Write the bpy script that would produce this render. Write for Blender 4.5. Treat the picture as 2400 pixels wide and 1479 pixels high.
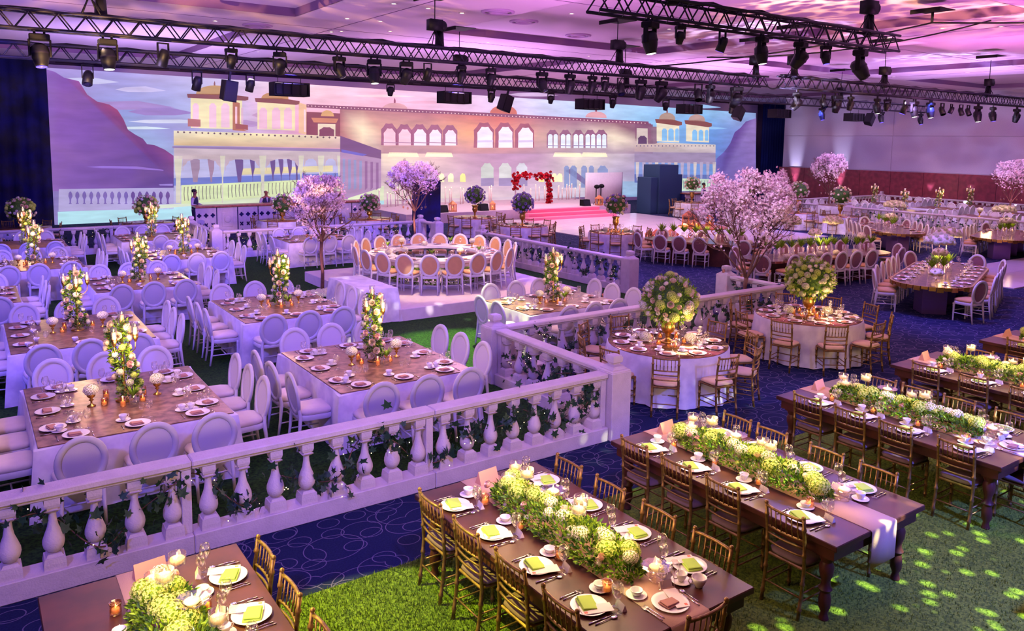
import bpy, bmesh, math, random
from math import sin, cos, pi, radians as RD
from mathutils import Vector, Matrix
for o in list(bpy.data.objects): bpy.data.objects.remove(o)
S = bpy.context.scene
COL = S.collection
rnd = random.Random(7)

# ------------------------------------------------------------------ camera, view, world, lights
cam = bpy.data.cameras.new('camera'); camo = bpy.data.objects.new('camera', cam); COL.objects.link(camo)
cam.sensor_width = 36; cam.lens = 27.68; cam.shift_y = -0.0834; cam.clip_end = 300
X, Y, Z = (0.82098, -0.570786, 0.013973), (0.053124, 0.100731, 0.993494), (-0.56848, -0.814897, 0.11302)
camo.matrix_world = Matrix(((X[0], Y[0], Z[0], 0), (X[1], Y[1], Z[1], 0), (X[2], Y[2], Z[2], 3.994), (0, 0, 0, 1)))
S.camera = camo
S.view_settings.view_transform = 'Standard'; S.view_settings.look = 'None'
S.view_settings.gamma = 1; S.view_settings.use_curve_mapping = False
S.view_settings.exposure = 0.0
S.cycles.use_denoising = True
S.cycles.max_bounces = 6; S.cycles.diffuse_bounces = 3; S.cycles.glossy_bounces = 3
S.cycles.transmission_bounces = 4; S.cycles.transparent_max_bounces = 12
S.cycles.caustics_reflective = False; S.cycles.caustics_refractive = False
S.cycles.sample_clamp_indirect = 4
W = bpy.data.worlds.new('world'); S.world = W; W.use_nodes = True
W.node_tree.nodes['Background'].inputs[0].default_value = (.30, .16, .60, 1)
W.node_tree.nodes['Background'].inputs[1].default_value = 0.35

def srgb(r, g, b):
    f = lambda c: ((c/255+.055)/1.055)**2.4 if c > 10 else c/255/12.92
    return (f(r), f(g), f(b), 1)

def gobo(li, scale, lo, hi, power=1.0, kind='caustic'):
    """a glass pattern wheel in the lamp: light texture by direction"""
    li.use_nodes = True; nt = li.node_tree; em = nt.nodes['Emission']
    tc = nt.nodes.new('ShaderNodeTexCoord'); mp = nt.nodes.new('ShaderNodeMapping')
    sx = nt.nodes.new('ShaderNodeSeparateXYZ'); nt.links.new(tc.outputs['Normal'], sx.inputs[0])
    dx = nt.nodes.new('ShaderNodeMath'); dx.operation = 'DIVIDE'; dy = nt.nodes.new('ShaderNodeMath'); dy.operation = 'DIVIDE'
    nt.links.new(sx.outputs[0], dx.inputs[0]); nt.links.new(sx.outputs[2], dx.inputs[1])
    nt.links.new(sx.outputs[1], dy.inputs[0]); nt.links.new(sx.outputs[2], dy.inputs[1])
    cb = nt.nodes.new('ShaderNodeCombineXYZ'); nt.links.new(dx.outputs[0], cb.inputs[0]); nt.links.new(dy.outputs[0], cb.inputs[1])
    vo = nt.nodes.new('ShaderNodeTexVoronoi'); vo.inputs['Scale'].default_value = 1
    mp.inputs['Scale'].default_value = (scale[0], scale[1], 1) if isinstance(scale, tuple) else (scale, scale, 1)
    nt.links.new(cb.outputs[0], mp.inputs[0]); src = mp.outputs[0]
    if kind == 'caustic':
        no = nt.nodes.new('ShaderNodeTexNoise'); no.inputs['Scale'].default_value = .6
        mx = nt.nodes.new('ShaderNodeMixRGB'); mx.inputs[0].default_value = .45
        nt.links.new(src, no.inputs['Vector']); nt.links.new(src, mx.inputs[1]); nt.links.new(no.outputs['Color'], mx.inputs[2]); src = mx.outputs[0]
    nt.links.new(src, vo.inputs['Vector'])
    mr = nt.nodes.new('ShaderNodeMapRange')
    mr.inputs['From Min'].default_value = lo; mr.inputs['From Max'].default_value = hi
    mr.inputs['To Min'].default_value = 0 if kind == 'caustic' else 1; mr.inputs['To Max'].default_value = 1 if kind == 'caustic' else 0.0
    nt.links.new(vo.outputs['Distance'], mr.inputs['Value'])
    mu = nt.nodes.new('ShaderNodeMath'); mu.operation = 'MULTIPLY'; mu.inputs[1].default_value = power
    nt.links.new(mr.outputs[0], mu.inputs[0]); nt.links.new(mu.outputs[0], em.inputs['Strength'])

def light(kind, name, loc, to, col, e, size=.2, angle=60, blend=.6, g=None):
    li = bpy.data.lights.new(name, kind); li.energy = e; li.color = col
    if kind == 'SPOT': li.spot_size = RD(angle); li.spot_blend = blend; li.shadow_soft_size = size
    elif kind == 'AREA': li.shape = 'RECTANGLE'; li.size, li.size_y = size
    else: li.shadow_soft_size = size
    o = bpy.data.objects.new(name, li); COL.objects.link(o); o.location = loc
    if to is not None: o.rotation_euler = (Vector(to)-Vector(loc)).to_track_quat('-Z', 'Y').to_euler()
    if g: gobo(li, *g)
    return o
VIO, BLU, MAG, PNK, WRM, LAV = (.17, .12, 1), (.10, .14, 1), (1, .25, .75), (1, .40, .70), (1, .66, .36), (.72, .45, 1)
# added soft fill panels at ceiling height, no fixtures: violet over the lounge, rose over the hall
light('AREA', 'lounge_fill_light', (4, 16, 7.0), (4, 16, 0), (.34, .22, 1), 470, (12, 20))
light('AREA', 'hall_fill_light', (20, 16, 7.0), (20, 16, 0), (.92, .42, .90), 900, (16, 26))
light('AREA', 'far_hall_fill_light', (38, 22, 7.0), (38, 22, 0), (.70, .40, 1), 1300, (14, 20))
light('AREA', 'front_table_fill_light', (6, 3, 6.8), (6, 4.6, 0), (1, .40, .66), 190, (14, 4))
# strong blue violet lamps of the rig, and lilac ones from the far side
for i, (x, y, tx, ty, e) in enumerate([(-3, 2.5, 2, 9.5, 900), (2.5, 2.0, 5.5, 10, 750), (9.2, 8.8, 4.5, 14, 700), (-3, 10, 3, 16, 1200), (-3, 16, 3, 22, 1300), (6.5, 16, 3, 26, 1500), (7, 20, 9, 27, 1500), (12, 20, 12.5, 27, 1300), (15, 13.6, 14.2, 19, 1100)]):
    light('SPOT', 'violet_beam', (x, y, 5.6), (tx, ty, .6), VIO, e*2.0, .15, 66, .7)
for (x, y, tx, ty, e) in [(2.2, 16, 2.5, 10, 500), (6.6, 16, 6, 10, 500), (6, 20, 5, 14, 600), (12, 20, 10.5, 15, 1000), (12, 16, 9, 10, 500), (20, 20, 16, 12, 600)]:
    light('SPOT', 'lilac_beam', (x, y, 5.5), (tx, ty, .8), (.95, .50, 1), e*1.3, .15, 60, .7)
for (x, y, tx, ty, e) in [(17, 9, 19, 8, 1500), (22, 13.5, 23, 8.5, 1500), (26, 13.5, 28, 14, 1500), (14.2, 8.8, 12.5, 6, 500), (20, 16, 17, 17, 800), (29.5, 20, 33, 22, 1500), (7.9, -1.5, 8.8, 2.2, 7500), (13, 8.8, 9.6, 4.6, 900)]:
    light('SPOT', 'blue_beam', (x, y, 5.4), (tx, ty, 0), BLU, e, .15, 66, .8)
for (x, y, tx, ty, z, c, e, a) in [(9.3, 8.8, 14.3, 11.4, 2.3, (.80, .62, 1), 900, 26), (3.18, 16, 7.45, 19.2, 2.3, (1, .55, .85), 800, 26), (10.5, 16, 13.6, 25.8, 2.4, (.85, .6, 1), 1100, 24), (4.4, 9, 10.1, 17.9, .6, (1, .6, .8), 900, 34), (-1, 16, 1, 39.8, 4, (.05, .06, 1), 2500, 60), (36, 13.6, 39.4, 25.4, 2.3, (.8, .5, 1), 1500, 20), (36, 13.6, 43.9, 18.4, 2.3, (.8, .5, 1), 900, 24), (24.6, 13.6, 32, 14, 1, (.7, .45, 1), 900, 50)]:
    light('SPOT', 'accent_beam', (x, y, 5.4), (tx, ty, z), c, e, .1, a, .5)  # spots added to brighten trees, ring platform, curtain and runway
# warm table specials
for (x, y, z, tx, ty, e, a) in [(3, 8.8, 5.9, 1.0, 4.6, 260, 34), (8.6, 8.8, 5.6, 3.95, 4.7, 420, 34), (9.3, 8.8, 5.6, 6.3, 4.6, 420, 32), (13, 8.8, 5.6, 9.2, 4.7, 160, 34), (14.2, 8.8, 5.6, 12.3, 4.7, 260, 38), (11.3, 8.8, 5.6, 9.25, 8.8, 330, 34), (14.2, 8.8, 5.6, 13.05, 8.8, 330, 34),
                    (9, 16, 5.8, 10, 17.6, 1500, 62), (16.2, 16, 5.8, 20.2, 17.6, 420, 50), (19, 13.6, 5.3, 21.5, 13.4, 480, 55), (23, 13.6, 5.3, 20.6, 10, 520, 44), (27, 13.6, 5.3, 30, 16.8, 420, 44), (30, 13.6, 5.3, 32, 13.6, 420, 44),
                    (10, 12, 5.8, 9.6, 12.4, 260, 40), (2, 16, 5.8, 4.8, 14.7, 160, 40), (6, 16, 5.8, 4.9, 10.3, 200, 36), (1, 5, 6, 1.5, 10.2, 200, 34)]:
    light('SPOT', 'warm_beam', (x, y, z), (tx, ty, .76), WRM, e, .12, a, .6)
# lime tinted key on the artificial grass in front
light('SPOT', 'grass_key_light', (-.5, 8.0, 6.2), (2.6, 5.2, 0), (1, 1, .10), 5200, .03, 19, .10)
light('SPOT', 'grass_back_light', (9, 14, 5.9), (7.6, 12.6, 0), (.8, 1, .20), 6000, .05, 34, .5)
# stage
light('SPOT', 'red_stage_light', (25.5, 28, 5.5), (25.8, 33, .3), (1, .02, .12), 1500, .1, 34, .5)
light('SPOT', 'red_stage_light', (24, 30, 5.5), (25.6, 35.6, 1.4), (1, .05, .10), 500, .1, 26, .5)
light('AREA', 'stage_wash_light', (24, 33, 6.5), (24, 33.5, 0), (1, .82, .80), 900, (14, 5))
light('SPOT', 'floor_wash_light', (24, 22, 5.6), (25.5, 26, 0), (1, .62, .8), 3600, .2, 60, .7)
# unseen upward spots added to tint the ceiling, then lamps with rippled glass wheels
for (x, y, tx, ty, c, e) in [(1, 9, 2, 12, (.58, .38, 1), 1100), (1, 17, 2, 19, (.60, .42, 1), 2200), (5, 29, 6, 31, (.60, .46, 1), 2600), (11, 12, 12, 14, (.92, .38, .95), 1700), (19, 6, 19, 8, (1, .26, .92), 1500), (27, 11, 27, 13, (1, .32, .86), 1800), (15, 24, 15, 25, (.85, .46, 1), 2300), (34, 16, 35, 18, (.75, .44, 1), 2300), (26, 22, 26, 24, (.85, .45, 1), 2300)]:
    light('SPOT', 'ceiling_fill_spot', (x, y, 2.7), (tx, ty, 7.3), c, e, .4, 150, 1)
for (x, y, tx, ty, c, e) in [(14.5, 9.6, 21, 13, (1, .55, .22), 5500), (19, 6, 27, 13, (1, .50, .30), 5500), (17, 13, 25, 19, (.8, .7, 1), 4500), (1, 12, 5, 20, (1, .58, .18), 9000), (28, 14, 37, 19, (.6, .6, 1), 3500)]:
    light('SPOT', 'ripple_projector', (x, y, 4.6 if x != 1 else 3.6), (tx, ty, 7.3), c, e, .01, 84, .5, ((22, 34), .40, .80, 1))
# breakup wheels on the floors
light('SPOT', 'dot_projector', (7.9, -.5, 5.9), (8.2, 3.0, 0), (.85, 1, .45), 9500, .01, 56, .4, (34, .14, .34, 1, 'dots'))
light('SPOT', 'dot_projector', (6.3, 8.8, 5.7), (7.9, 14.2, 0), (1, .95, .8), 5000, .01, 40, .4, (18, .10, .26, 1, 'dots'))
light('SPOT', 'dot_projector', (3.5, 8.8, 6), (5.3, 3.6, 0), (.4, 1, .2), 1500, .01, 60, .4, (9, .12, .26, 1, 'dots'))
# warm streaks grazing the projection cloth
for px, w in [(5.5, 1.2), (11.0, 1), (14.2, 1), (21.3, .8), (37.2, .9), (43.2, .8), (48.7, .9)]:
    light('SPOT', 'screen_streak_light', (px, 39.66, 7.5), (px+.03, 40.0, 4.2), (1, .50, .20), 22000*w, .03, 12, 1)
# uplights along the wall on the far side
for y in (34.1, 30.6, 24.6, 22.3, 19.6, 17.3):
    light('SPOT', 'wall_uplight', (47.5, y, .2), (48.05, y, 3.4), (.72, .76, 1), 2600, .05, 26, 1)
# ------------------------------------------------------------------ materials
MATS = {}
def mat(name, c, rough=.5, metal=0, noise=0, nscale=8, bump=0, bscale=40, spec=.5, sheen=0, emit=None, es=0, trans=0, c2=None, sub=0):
    if name in MATS: return MATS[name]
    m = bpy.data.materials.new(name); m.use_nodes = True; nt = m.node_tree; b = nt.nodes['Principled BSDF']
    col = srgb(*c) if max(c) > 1 else (*c, 1)
    b.inputs['Base Color'].default_value = col; b.inputs['Roughness'].default_value = rough; b.inputs['Metallic'].default_value = metal
    b.inputs['Specular IOR Level'].default_value = spec
    if sheen: b.inputs['Sheen Weight'].default_value = sheen
    if emit: b.inputs['Emission Color'].default_value = srgb(*emit); b.inputs['Emission Strength'].default_value = es
    if noise or c2:
        tc = nt.nodes.new('ShaderNodeTexCoord'); n = nt.nodes.new('ShaderNodeTexNoise'); n.inputs['Scale'].default_value = nscale; n.inputs['Detail'].default_value = 4
        mx = nt.nodes.new('ShaderNodeMixRGB'); d = srgb(*c2) if c2 else tuple(x*(1-noise) for x in col[:3])+(1,)
        mx.inputs[1].default_value = col; mx.inputs[2].default_value = d
        rp = nt.nodes.new('ShaderNodeMapRange'); rp.inputs['From Min'].default_value = .35; rp.inputs['From Max'].default_value = .65
        nt.links.new(tc.outputs['Object'], n.inputs['Vector']); nt.links.new(n.outputs['Fac'], rp.inputs['Value']); nt.links.new(rp.outputs[0], mx.inputs[0]); nt.links.new(mx.outputs[0], b.inputs['Base Color'])
    if bump:
        tc = nt.nodes.new('ShaderNodeTexCoord'); n = nt.nodes.new('ShaderNodeTexNoise'); n.inputs['Scale'].default_value = bscale
        bp = nt.nodes.new('ShaderNodeBump'); bp.inputs['Strength'].default_value = bump; bp.inputs['Distance'].default_value = .02
        nt.links.new(tc.outputs['Object'], n.inputs['Vector']); nt.links.new(n.outputs['Fac'], bp.inputs['Height']); nt.links.new(bp.outputs[0], b.inputs['Normal'])
    MATS[name] = m
    return m
def glass(name, tint=(1, 1, 1), base=.04):
    if name in MATS: return MATS[name]
    m = bpy.data.materials.new(name); m.use_nodes = True; nt = m.node_tree; nt.nodes.remove(nt.nodes['Principled BSDF'])
    t = nt.nodes.new('ShaderNodeBsdfTransparent'); t.inputs[0].default_value = (*tint, 1)
    g = nt.nodes.new('ShaderNodeBsdfGlossy'); g.inputs['Roughness'].default_value = .04; g.inputs[0].default_value = (1, 1, 1, 1)
    lw = nt.nodes.new('ShaderNodeLayerWeight'); lw.inputs[0].default_value = .35
    ad = nt.nodes.new('ShaderNodeMath'); ad.inputs[1].default_value = base; nt.links.new(lw.outputs['Facing'], ad.inputs[0])
    pw = nt.nodes.new('ShaderNodeMath'); pw.operation = 'MULTIPLY'; pw.inputs[1].default_value = .6; nt.links.new(ad.outputs[0], pw.inputs[0])
    mx = nt.nodes.new('ShaderNodeMixShader'); nt.links.new(pw.outputs[0], mx.inputs[0]); nt.links.new(t.outputs[0], mx.inputs[1]); nt.links.new(g.outputs[0], mx.inputs[2])
    nt.links.new(mx.outputs[0], nt.nodes['Material Output'].inputs[0]); MATS[name] = m; return m
def emis(name, c, s):
    if name in MATS: return MATS[name]
    m = bpy.data.materials.new(name); m.use_nodes = True; nt = m.node_tree; b = nt.nodes['Principled BSDF']
    b.inputs['Base Color'].default_value = (0, 0, 0, 1); b.inputs['Emission Color'].default_value = srgb(*c); b.inputs['Emission Strength'].default_value = s
    MATS[name] = m; return m
M_stone = mat('painted_plaster', (204, 188, 198), .7, noise=.12, nscale=6, bump=.25, bscale=60)
M_white = mat('white_lacquer', (206, 198, 206), .45, noise=.06, nscale=9)
M_pad = mat('white_padding', (196, 186, 200), .85, sheen=.3, bump=.2, bscale=300)
M_cush = mat('ivory_cushion', (226, 208, 196), .8, sheen=.3, noise=.08)
M_tan = mat('tan_padding', (190, 140, 100), .75, sheen=.3, noise=.1)
M_mauve = mat('mauve_padding', (120, 72, 84), .8, sheen=.3, noise=.15, nscale=20)
M_gcush = mat('gold_cushion', (212, 160, 100), .6, sheen=.3, noise=.12)
M_gold = mat('gold_metal', (205, 160, 85), .3, 1, noise=.25, nscale=30)
M_cane = mat('gilt_bamboo', (150, 112, 62), .38, .55, noise=.45, nscale=25)
M_ccush = mat('chair_pad_beige', (206, 172, 140), .8, noise=.1)
M_dcush = mat('chair_pad_dark', (120, 92, 96), .8, noise=.15)
M_cloth = mat('white_linen', (222, 214, 224), .75, sheen=.2, noise=.10, nscale=5, c2=(196, 186, 204))
M_runner = mat('dusty_pink_linen', (206, 164, 138), .85, bump=.2, bscale=200)
M_wood = mat('dark_walnut', (84, 42, 36), .42, c2=(58, 28, 28), nscale=3, spec=.3)
M_china = mat('white_china', (238, 230, 226), .18, spec=.6)
M_lime = mat('lime_napkin', (176, 214, 84), .85, noise=.08)
M_taupe = mat('mauve_napkin', (176, 124, 112), .85, noise=.1)
M_card = mat('menu_card', (240, 222, 212), .7)
M_kraft = mat('blush_card', (212, 156, 134), .8)
M_silver = mat('silver', (220, 214, 218), .18, 1)
M_leafg = mat('fresh_leaf', (150, 186, 44), .6, c2=(92, 138, 30), nscale=60, spec=.3)
M_leafd = mat('deep_leaf', (78, 116, 44), .6, c2=(44, 78, 32), nscale=60, spec=.3)
M_ivy = mat('ivy_leaf', (40, 76, 50), .5, c2=(24, 50, 36), nscale=30, spec=.4)
M_rose = mat('cream_rose', (248, 232, 200), .6, c2=(240, 206, 180), nscale=12)
M_blush = mat('blush_rose', (246, 204, 190), .6)
M_violet_lit = mat('violet_lit_rose', (200, 180, 232), .6, c2=(170, 150, 215))  # violet light on these roses is painted into their colour
M_hydL = mat('lime_hydrangea', (218, 226, 120), .7, c2=(190, 208, 90), nscale=40)
M_hydW = mat('white_hydrangea', (244, 236, 216), .7, c2=(226, 214, 186), nscale=40)
M_bloss = mat('pink_blossom', (255, 240, 248), .6, c2=(252, 208, 234), nscale=14)
M_bark = mat('bark', (112, 74, 62), .8, noise=.4, nscale=12, bump=.5)
M_wax = mat('candle_wax', (255, 226, 180), .5, emit=(255, 190, 110), es=.55)
M_flame = emis('flame', (255, 205, 120), 7)
M_bulb = emis('fairy_bulb', (255, 220, 160), 7)
M_glass = glass('clear_glass', (1, 1, 1), .05); M_crystal = glass('cut_crystal', (1, .96, .92), .22); M_amber = glass('amber_votive_glass', (1, .72, .52), .15)
M_black = mat('rig_black', (13, 11, 19), .6, spec=.15); M_truss = mat('truss_metal', (20, 15, 34), .55, spec=.2)
M_fix = mat('lamp_housing', (12, 11, 20), .5, spec=.25)
M_lensW = emis('lamp_lens_white', (235, 245, 225), 5); M_lensB = emis('lamp_lens_blue', (90, 70, 255), 4); M_lensR = emis('lamp_lens_red', (255, 60, 60), 4); M_lensD = mat('dark_lens', (30, 30, 60), .1)
M_black_cloth = mat('black_drape', (16, 16, 46), .9, noise=.4, nscale=2)
M_mirror = mat('mirrored_gold_top', (190, 140, 104), .14, .75, c2=(140, 96, 70), nscale=7)
M_brocade = mat('brocade_top', (158, 118, 98), .34, .4, c2=(96, 64, 54), nscale=9)
M_red = mat('red_roses', (228, 50, 70), .6, c2=(190, 20, 50))
M_skin = mat('skin', (150, 96, 74), .6); M_hair = mat('hair', (20, 16, 20), .6); M_vest = mat('navy_vest', (30, 34, 74), .8); M_shirt = mat('pale_shirt', (190, 180, 215), .8)
M_lan = mat('copper_lantern', (216, 130, 84), .4, .3)

# ------------------------------------------------------------------ mesh builder
class MB:
    def __init__(s): s.v = []; s.f = []
    def add(s, v, f):
        n = len(s.v); s.v += [tuple(a) for a in v]; s.f += [tuple(i+n for i in q) for q in f]; return s
    def box(s, x0, x1, y0, y1, z0, z1):
        return s.add([(x0, y0, z0), (x1, y0, z0), (x1, y1, z0), (x0, y1, z0), (x0, y0, z1), (x1, y0, z1), (x1, y1, z1), (x0, y1, z1)],
                     [(3, 2, 1, 0), (4, 5, 6, 7), (0, 1, 5, 4), (1, 2, 6, 5), (2, 3, 7, 6), (3, 0, 4, 7)])
    def frus(s, cx, cy, z0, a0, b0, z1, a1, b1):
        return s.add([(cx-a0, cy-b0, z0), (cx+a0, cy-b0, z0), (cx+a0, cy+b0, z0), (cx-a0, cy+b0, z0), (cx-a1, cy-b1, z1), (cx+a1, cy-b1, z1), (cx+a1, cy+b1, z1), (cx-a1, cy+b1, z1)],
                     [(3, 2, 1, 0), (4, 5, 6, 7), (0, 1, 5, 4), (1, 2, 6, 5), (2, 3, 7, 6), (3, 0, 4, 7)])
    def lathe(s, prof, n=12, c=(0, 0, 0), cap=True, sx=1, sy=1, ph=0):
        v = []; f = []
        for r, z in prof:
            for k in range(n):
                a = 2*pi*k/n+ph; v.append((c[0]+r*cos(a)*sx, c[1]+r*sin(a)*sy, c[2]+z))
        for i in range(len(prof)-1):
            for k in range(n):
                a, b = i*n+k, i*n+(k+1) % n; f.append((a, b, b+n, a+n))
        if cap:
            if prof[0][0] > 1e-4: f.append(tuple(range(n-1, -1, -1)))
            if prof[-1][0] > 1e-4: f.append(tuple(range((len(prof)-1)*n, len(prof)*n)))
        return s.add(v, f)
    def tube(s, pts, r, n=6, cap=True):
        pts = [Vector(p) for p in pts]; m = len(pts); v = []; f = []
        rs = r if isinstance(r, (list, tuple)) else [r]*m
        up = None
        for i, p in enumerate(pts):
            d = (pts[min(i+1, m-1)]-pts[max(i-1, 0)])
            d = d.normalized() if d.length > 1e-9 else Vector((0, 0, 1))
            if up is None: up = d.orthogonal().normalized()
            else:
                up = up-d*up.dot(d); up = up.normalized() if up.length > 1e-6 else d.orthogonal().normalized()
            w = d.cross(up)
            for k in range(n):
                a = 2*pi*k/n+pi/4; v.append(p+(up*cos(a)+w*sin(a))*rs[i])
        for i in range(m-1):
            for k in range(n): a, b = i*n+k, i*n+(k+1) % n; f.append((a, b, b+n, a+n))
        if cap: f.append(tuple(range(n-1, -1, -1))); f.append(tuple(range((m-1)*n, m*n)))
        return s.add(v, f)
    def ball(s, c, rx, ry=None, rz=None, n=10, m=7, noise=0):
        ry = ry or rx; rz = rz or rx; v = []; f = []
        for j in range(m+1):
            t = pi*j/m
            for k in range(n):
                a = 2*pi*k/n; q = 1+noise*(rnd.random()-.5) if 0 < j < m else 1
                v.append((c[0]+rx*sin(t)*cos(a)*q, c[1]+ry*sin(t)*sin(a)*q, c[2]+rz*cos(t)*q))
        for j in range(m):
            for k in range(n): a, b = j*n+k, j*n+(k+1) % n; f.append((a, a+n, b+n, b))
        return s.add(v, f)
    def leaf(s, p, d, up, L, w, fold=.25):
        d = Vector(d).normalized(); side = d.cross(Vector(up)); side = side.normalized() if side.length > 1e-5 else d.orthogonal().normalized()
        n = side.cross(d); p = Vector(p)
        return s.add([p, p+d*L*.5+side*w*.5+n*w*fold, p+d*L, p+d*L*.5-side*w*.5+n*w*fold, p+d*L*.52], [(0, 1, 4), (1, 2, 4), (2, 3, 4), (3, 0, 4)])
    def xf(s, M, start=0):
        s.v[start:] = [tuple(M @ Vector(p)) for p in s.v[start:]]; return s
    def me(s, name, m, smooth=True, bevel=0):
        me = bpy.data.meshes.new(name); me.from_pydata(s.v, [], s.f)
        if bevel:
            bm = bmesh.new(); bm.from_mesh(me); bmesh.ops.remove_doubles(bm, verts=bm.verts, dist=1e-5)
            ed = [e for e in bm.edges if len(e.link_faces) == 2 and e.calc_face_angle(0) > .6]
            bmesh.ops.bevel(bm, geom=ed, offset=bevel, segments=1, affect='EDGES', profile=.5); bm.to_mesh(me); bm.free(); smooth = False
        if smooth: me.polygons.foreach_set('use_smooth', [True]*len(me.polygons))
        me.materials.append(m); me.update(); return me
def smooth_sharp(me, ang=40):
    me.polygons.foreach_set('use_smooth', [True]*len(me.polygons))
    try: me.set_sharp_from_angle(angle=RD(ang))
    except Exception: pass
    return me

# a thing is a tree (name, mesh, [children], loc, rot, label)
def N(name, me=None, ch=(), loc=(0, 0, 0), rot=(0, 0, 0), sc=1, label=None): return (name, me, ch, loc, rot, sc, label)
COUNT = {}
def place(node, loc=(0, 0, 0), rz=0, label=None, cat=None, group=None, parent=None, sc=None, kind=None):
    name, me, ch, l, r, s, lab = node
    o = bpy.data.objects.new(name, me); COL.objects.link(o)
    if parent is None:
        o.location = Vector(loc)+Vector(l); o.rotation_euler = (r[0], r[1], r[2]+rz)
        if label: o['label'] = label
        if cat: o['category'] = cat
        if group: o['group'] = group
        if kind: o['kind'] = kind
        COUNT[name] = COUNT.get(name, 0)+1
    else: o.parent = parent; o.location = l; o.rotation_euler = r
    if lab: o['label'] = lab
    k = sc if (sc is not None and parent is None) else s
    if k != 1: o.scale = (k, k, k) if not isinstance(k, tuple) else k
    if name in ('foliage', 'blossom', 'grass') or name.endswith('_foliage'): o['kind'] = 'stuff'
    for c in ch: place(c, parent=o)
    return o
def struct(name, me, loc=(0, 0, 0), parent=None):
    o = bpy.data.objects.new(name, me); COL.objects.link(o); o.location = loc
    if parent: o.parent = parent
    else: o['kind'] = 'structure'
    return o

def ordn(n):
    u = ['', 'first', 'second', 'third', 'fourth', 'fifth', 'sixth', 'seventh', 'eighth', 'ninth', 'tenth', 'eleventh', 'twelfth', 'thirteenth', 'fourteenth', 'fifteenth', 'sixteenth', 'seventeenth', 'eighteenth', 'nineteenth']
    t = ['', '', 'twent', 'thirt', 'fort', 'fift', 'sixt', 'sevent']
    if n < 20: return u[n] or 'nearest'
    return t[n//10]+('ieth' if n % 10 == 0 else 'y-'+u[n % 10])
# ------------------------------------------------------------------ the room
def node_mat(name):
    m = bpy.data.materials.new(name); m.use_nodes = True; return m, m.node_tree, m.node_tree.nodes['Principled BSDF']
def carpet():
    m, nt, b = node_mat('loop_pattern_carpet'); b.inputs['Roughness'].default_value = .95; b.inputs['Specular IOR Level'].default_value = .1
    g = nt.nodes.new('ShaderNodeNewGeometry'); acc = None
    for i, (sc, r) in enumerate([(1.15, .34), (1.7, .36), (2.6, .3)]):
        mp = nt.nodes.new('ShaderNodeMapping'); mp.inputs['Location'].default_value = (i*3.7, i*1.9, 0); mp.inputs['Rotation'].default_value = (0, 0, i*.7); mp.inputs['Scale'].default_value = (1, 1.25, 0)
        v = nt.nodes.new('ShaderNodeTexVoronoi'); v.voronoi_dimensions = '2D'; v.inputs['Scale'].default_value = sc; v.inputs['Randomness'].default_value = .7
        su = nt.nodes.new('ShaderNodeMath'); su.operation = 'SUBTRACT'; su.inputs[1].default_value = r
        ab = nt.nodes.new('ShaderNodeMath'); ab.operation = 'ABSOLUTE'
        ls = nt.nodes.new('ShaderNodeMath'); ls.operation = 'LESS_THAN'; ls.inputs[1].default_value = .005*sc
        nt.links.new(g.outputs['Position'], mp.inputs[0]); nt.links.new(mp.outputs[0], v.inputs['Vector']); nt.links.new(v.outputs['Distance'], su.inputs[0]); nt.links.new(su.outputs[0], ab.inputs[0]); nt.links.new(ab.outputs[0], ls.inputs[0])
        if acc is None: acc = ls.outputs[0]
        else:
            mx = nt.nodes.new('ShaderNodeMath'); mx.operation = 'MAXIMUM'; nt.links.new(acc, mx.inputs[0]); nt.links.new(ls.outputs[0], mx.inputs[1]); acc = mx.outputs[0]
    n = nt.nodes.new('ShaderNodeTexNoise'); n.inputs['Scale'].default_value = 60; nt.links.new(g.outputs['Position'], n.inputs['Vector'])
    c = nt.nodes.new('ShaderNodeMixRGB'); c.inputs[1].default_value = srgb(14, 20, 50); c.inputs[2].default_value = srgb(34, 42, 84); nt.links.new(n.outputs['Fac'], c.inputs[0])
    d = nt.nodes.new('ShaderNodeMixRGB'); d.inputs[2].default_value = srgb(190, 170, 210); nt.links.new(c.outputs[0], d.inputs[1])
    h = nt.nodes.new('ShaderNodeMath'); h.operation = 'MULTIPLY'; h.inputs[1].default_value = .22; nt.links.new(acc, h.inputs[0]); nt.links.new(h.outputs[0], d.inputs[0])
    nt.links.new(d.outputs[0], b.inputs['Base Color']); return m
def quad(x0, x1, y0, y1, z, name, m):
    return MB().add([(x0, y0, z), (x1, y0, z), (x1, y1, z), (x0, y1, z)], [(0, 1, 2, 3)]).me(name, m, False)
struct('floor', MB().box(-30, 60, -12, 44, -.1, 0).me('floor', carpet(), False))
M_turf = mat('artificial_grass', (132, 156, 52), .9, c2=(72, 96, 34), nscale=45, bump=.6, bscale=260, spec=.1)
M_turf2 = mat('lounge_grass', (46, 84, 34), .9, c2=(22, 44, 26), nscale=30, bump=.6, bscale=260, spec=.1)
def turf(x0, x1, y0, y1, label, m=M_turf):
    o = bpy.data.objects.new('grass_rug', MB().box(x0, x1, y0, y1, 0, .012).me('grass_rug', m, False)); COL.objects.link(o)
    o['label'] = label; o['category'] = 'artificial grass'
    return o
lo = turf(-14, 14.3, 10.75, 29.4, 'green artificial grass laid wall to wall inside the balustraded lounge', M_turf2)
lo2 = bpy.data.objects.new('grass_strip', MB().box(-14, 6.95, 7.85, 10.75, 0, .012).me('grass_strip', M_turf2, False)); COL.objects.link(lo2); lo2.parent = lo
tf = turf(1.9, 24, -6, 6.32, 'bright green artificial grass rug under the dark wooden tables')
bl = MB()
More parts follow.
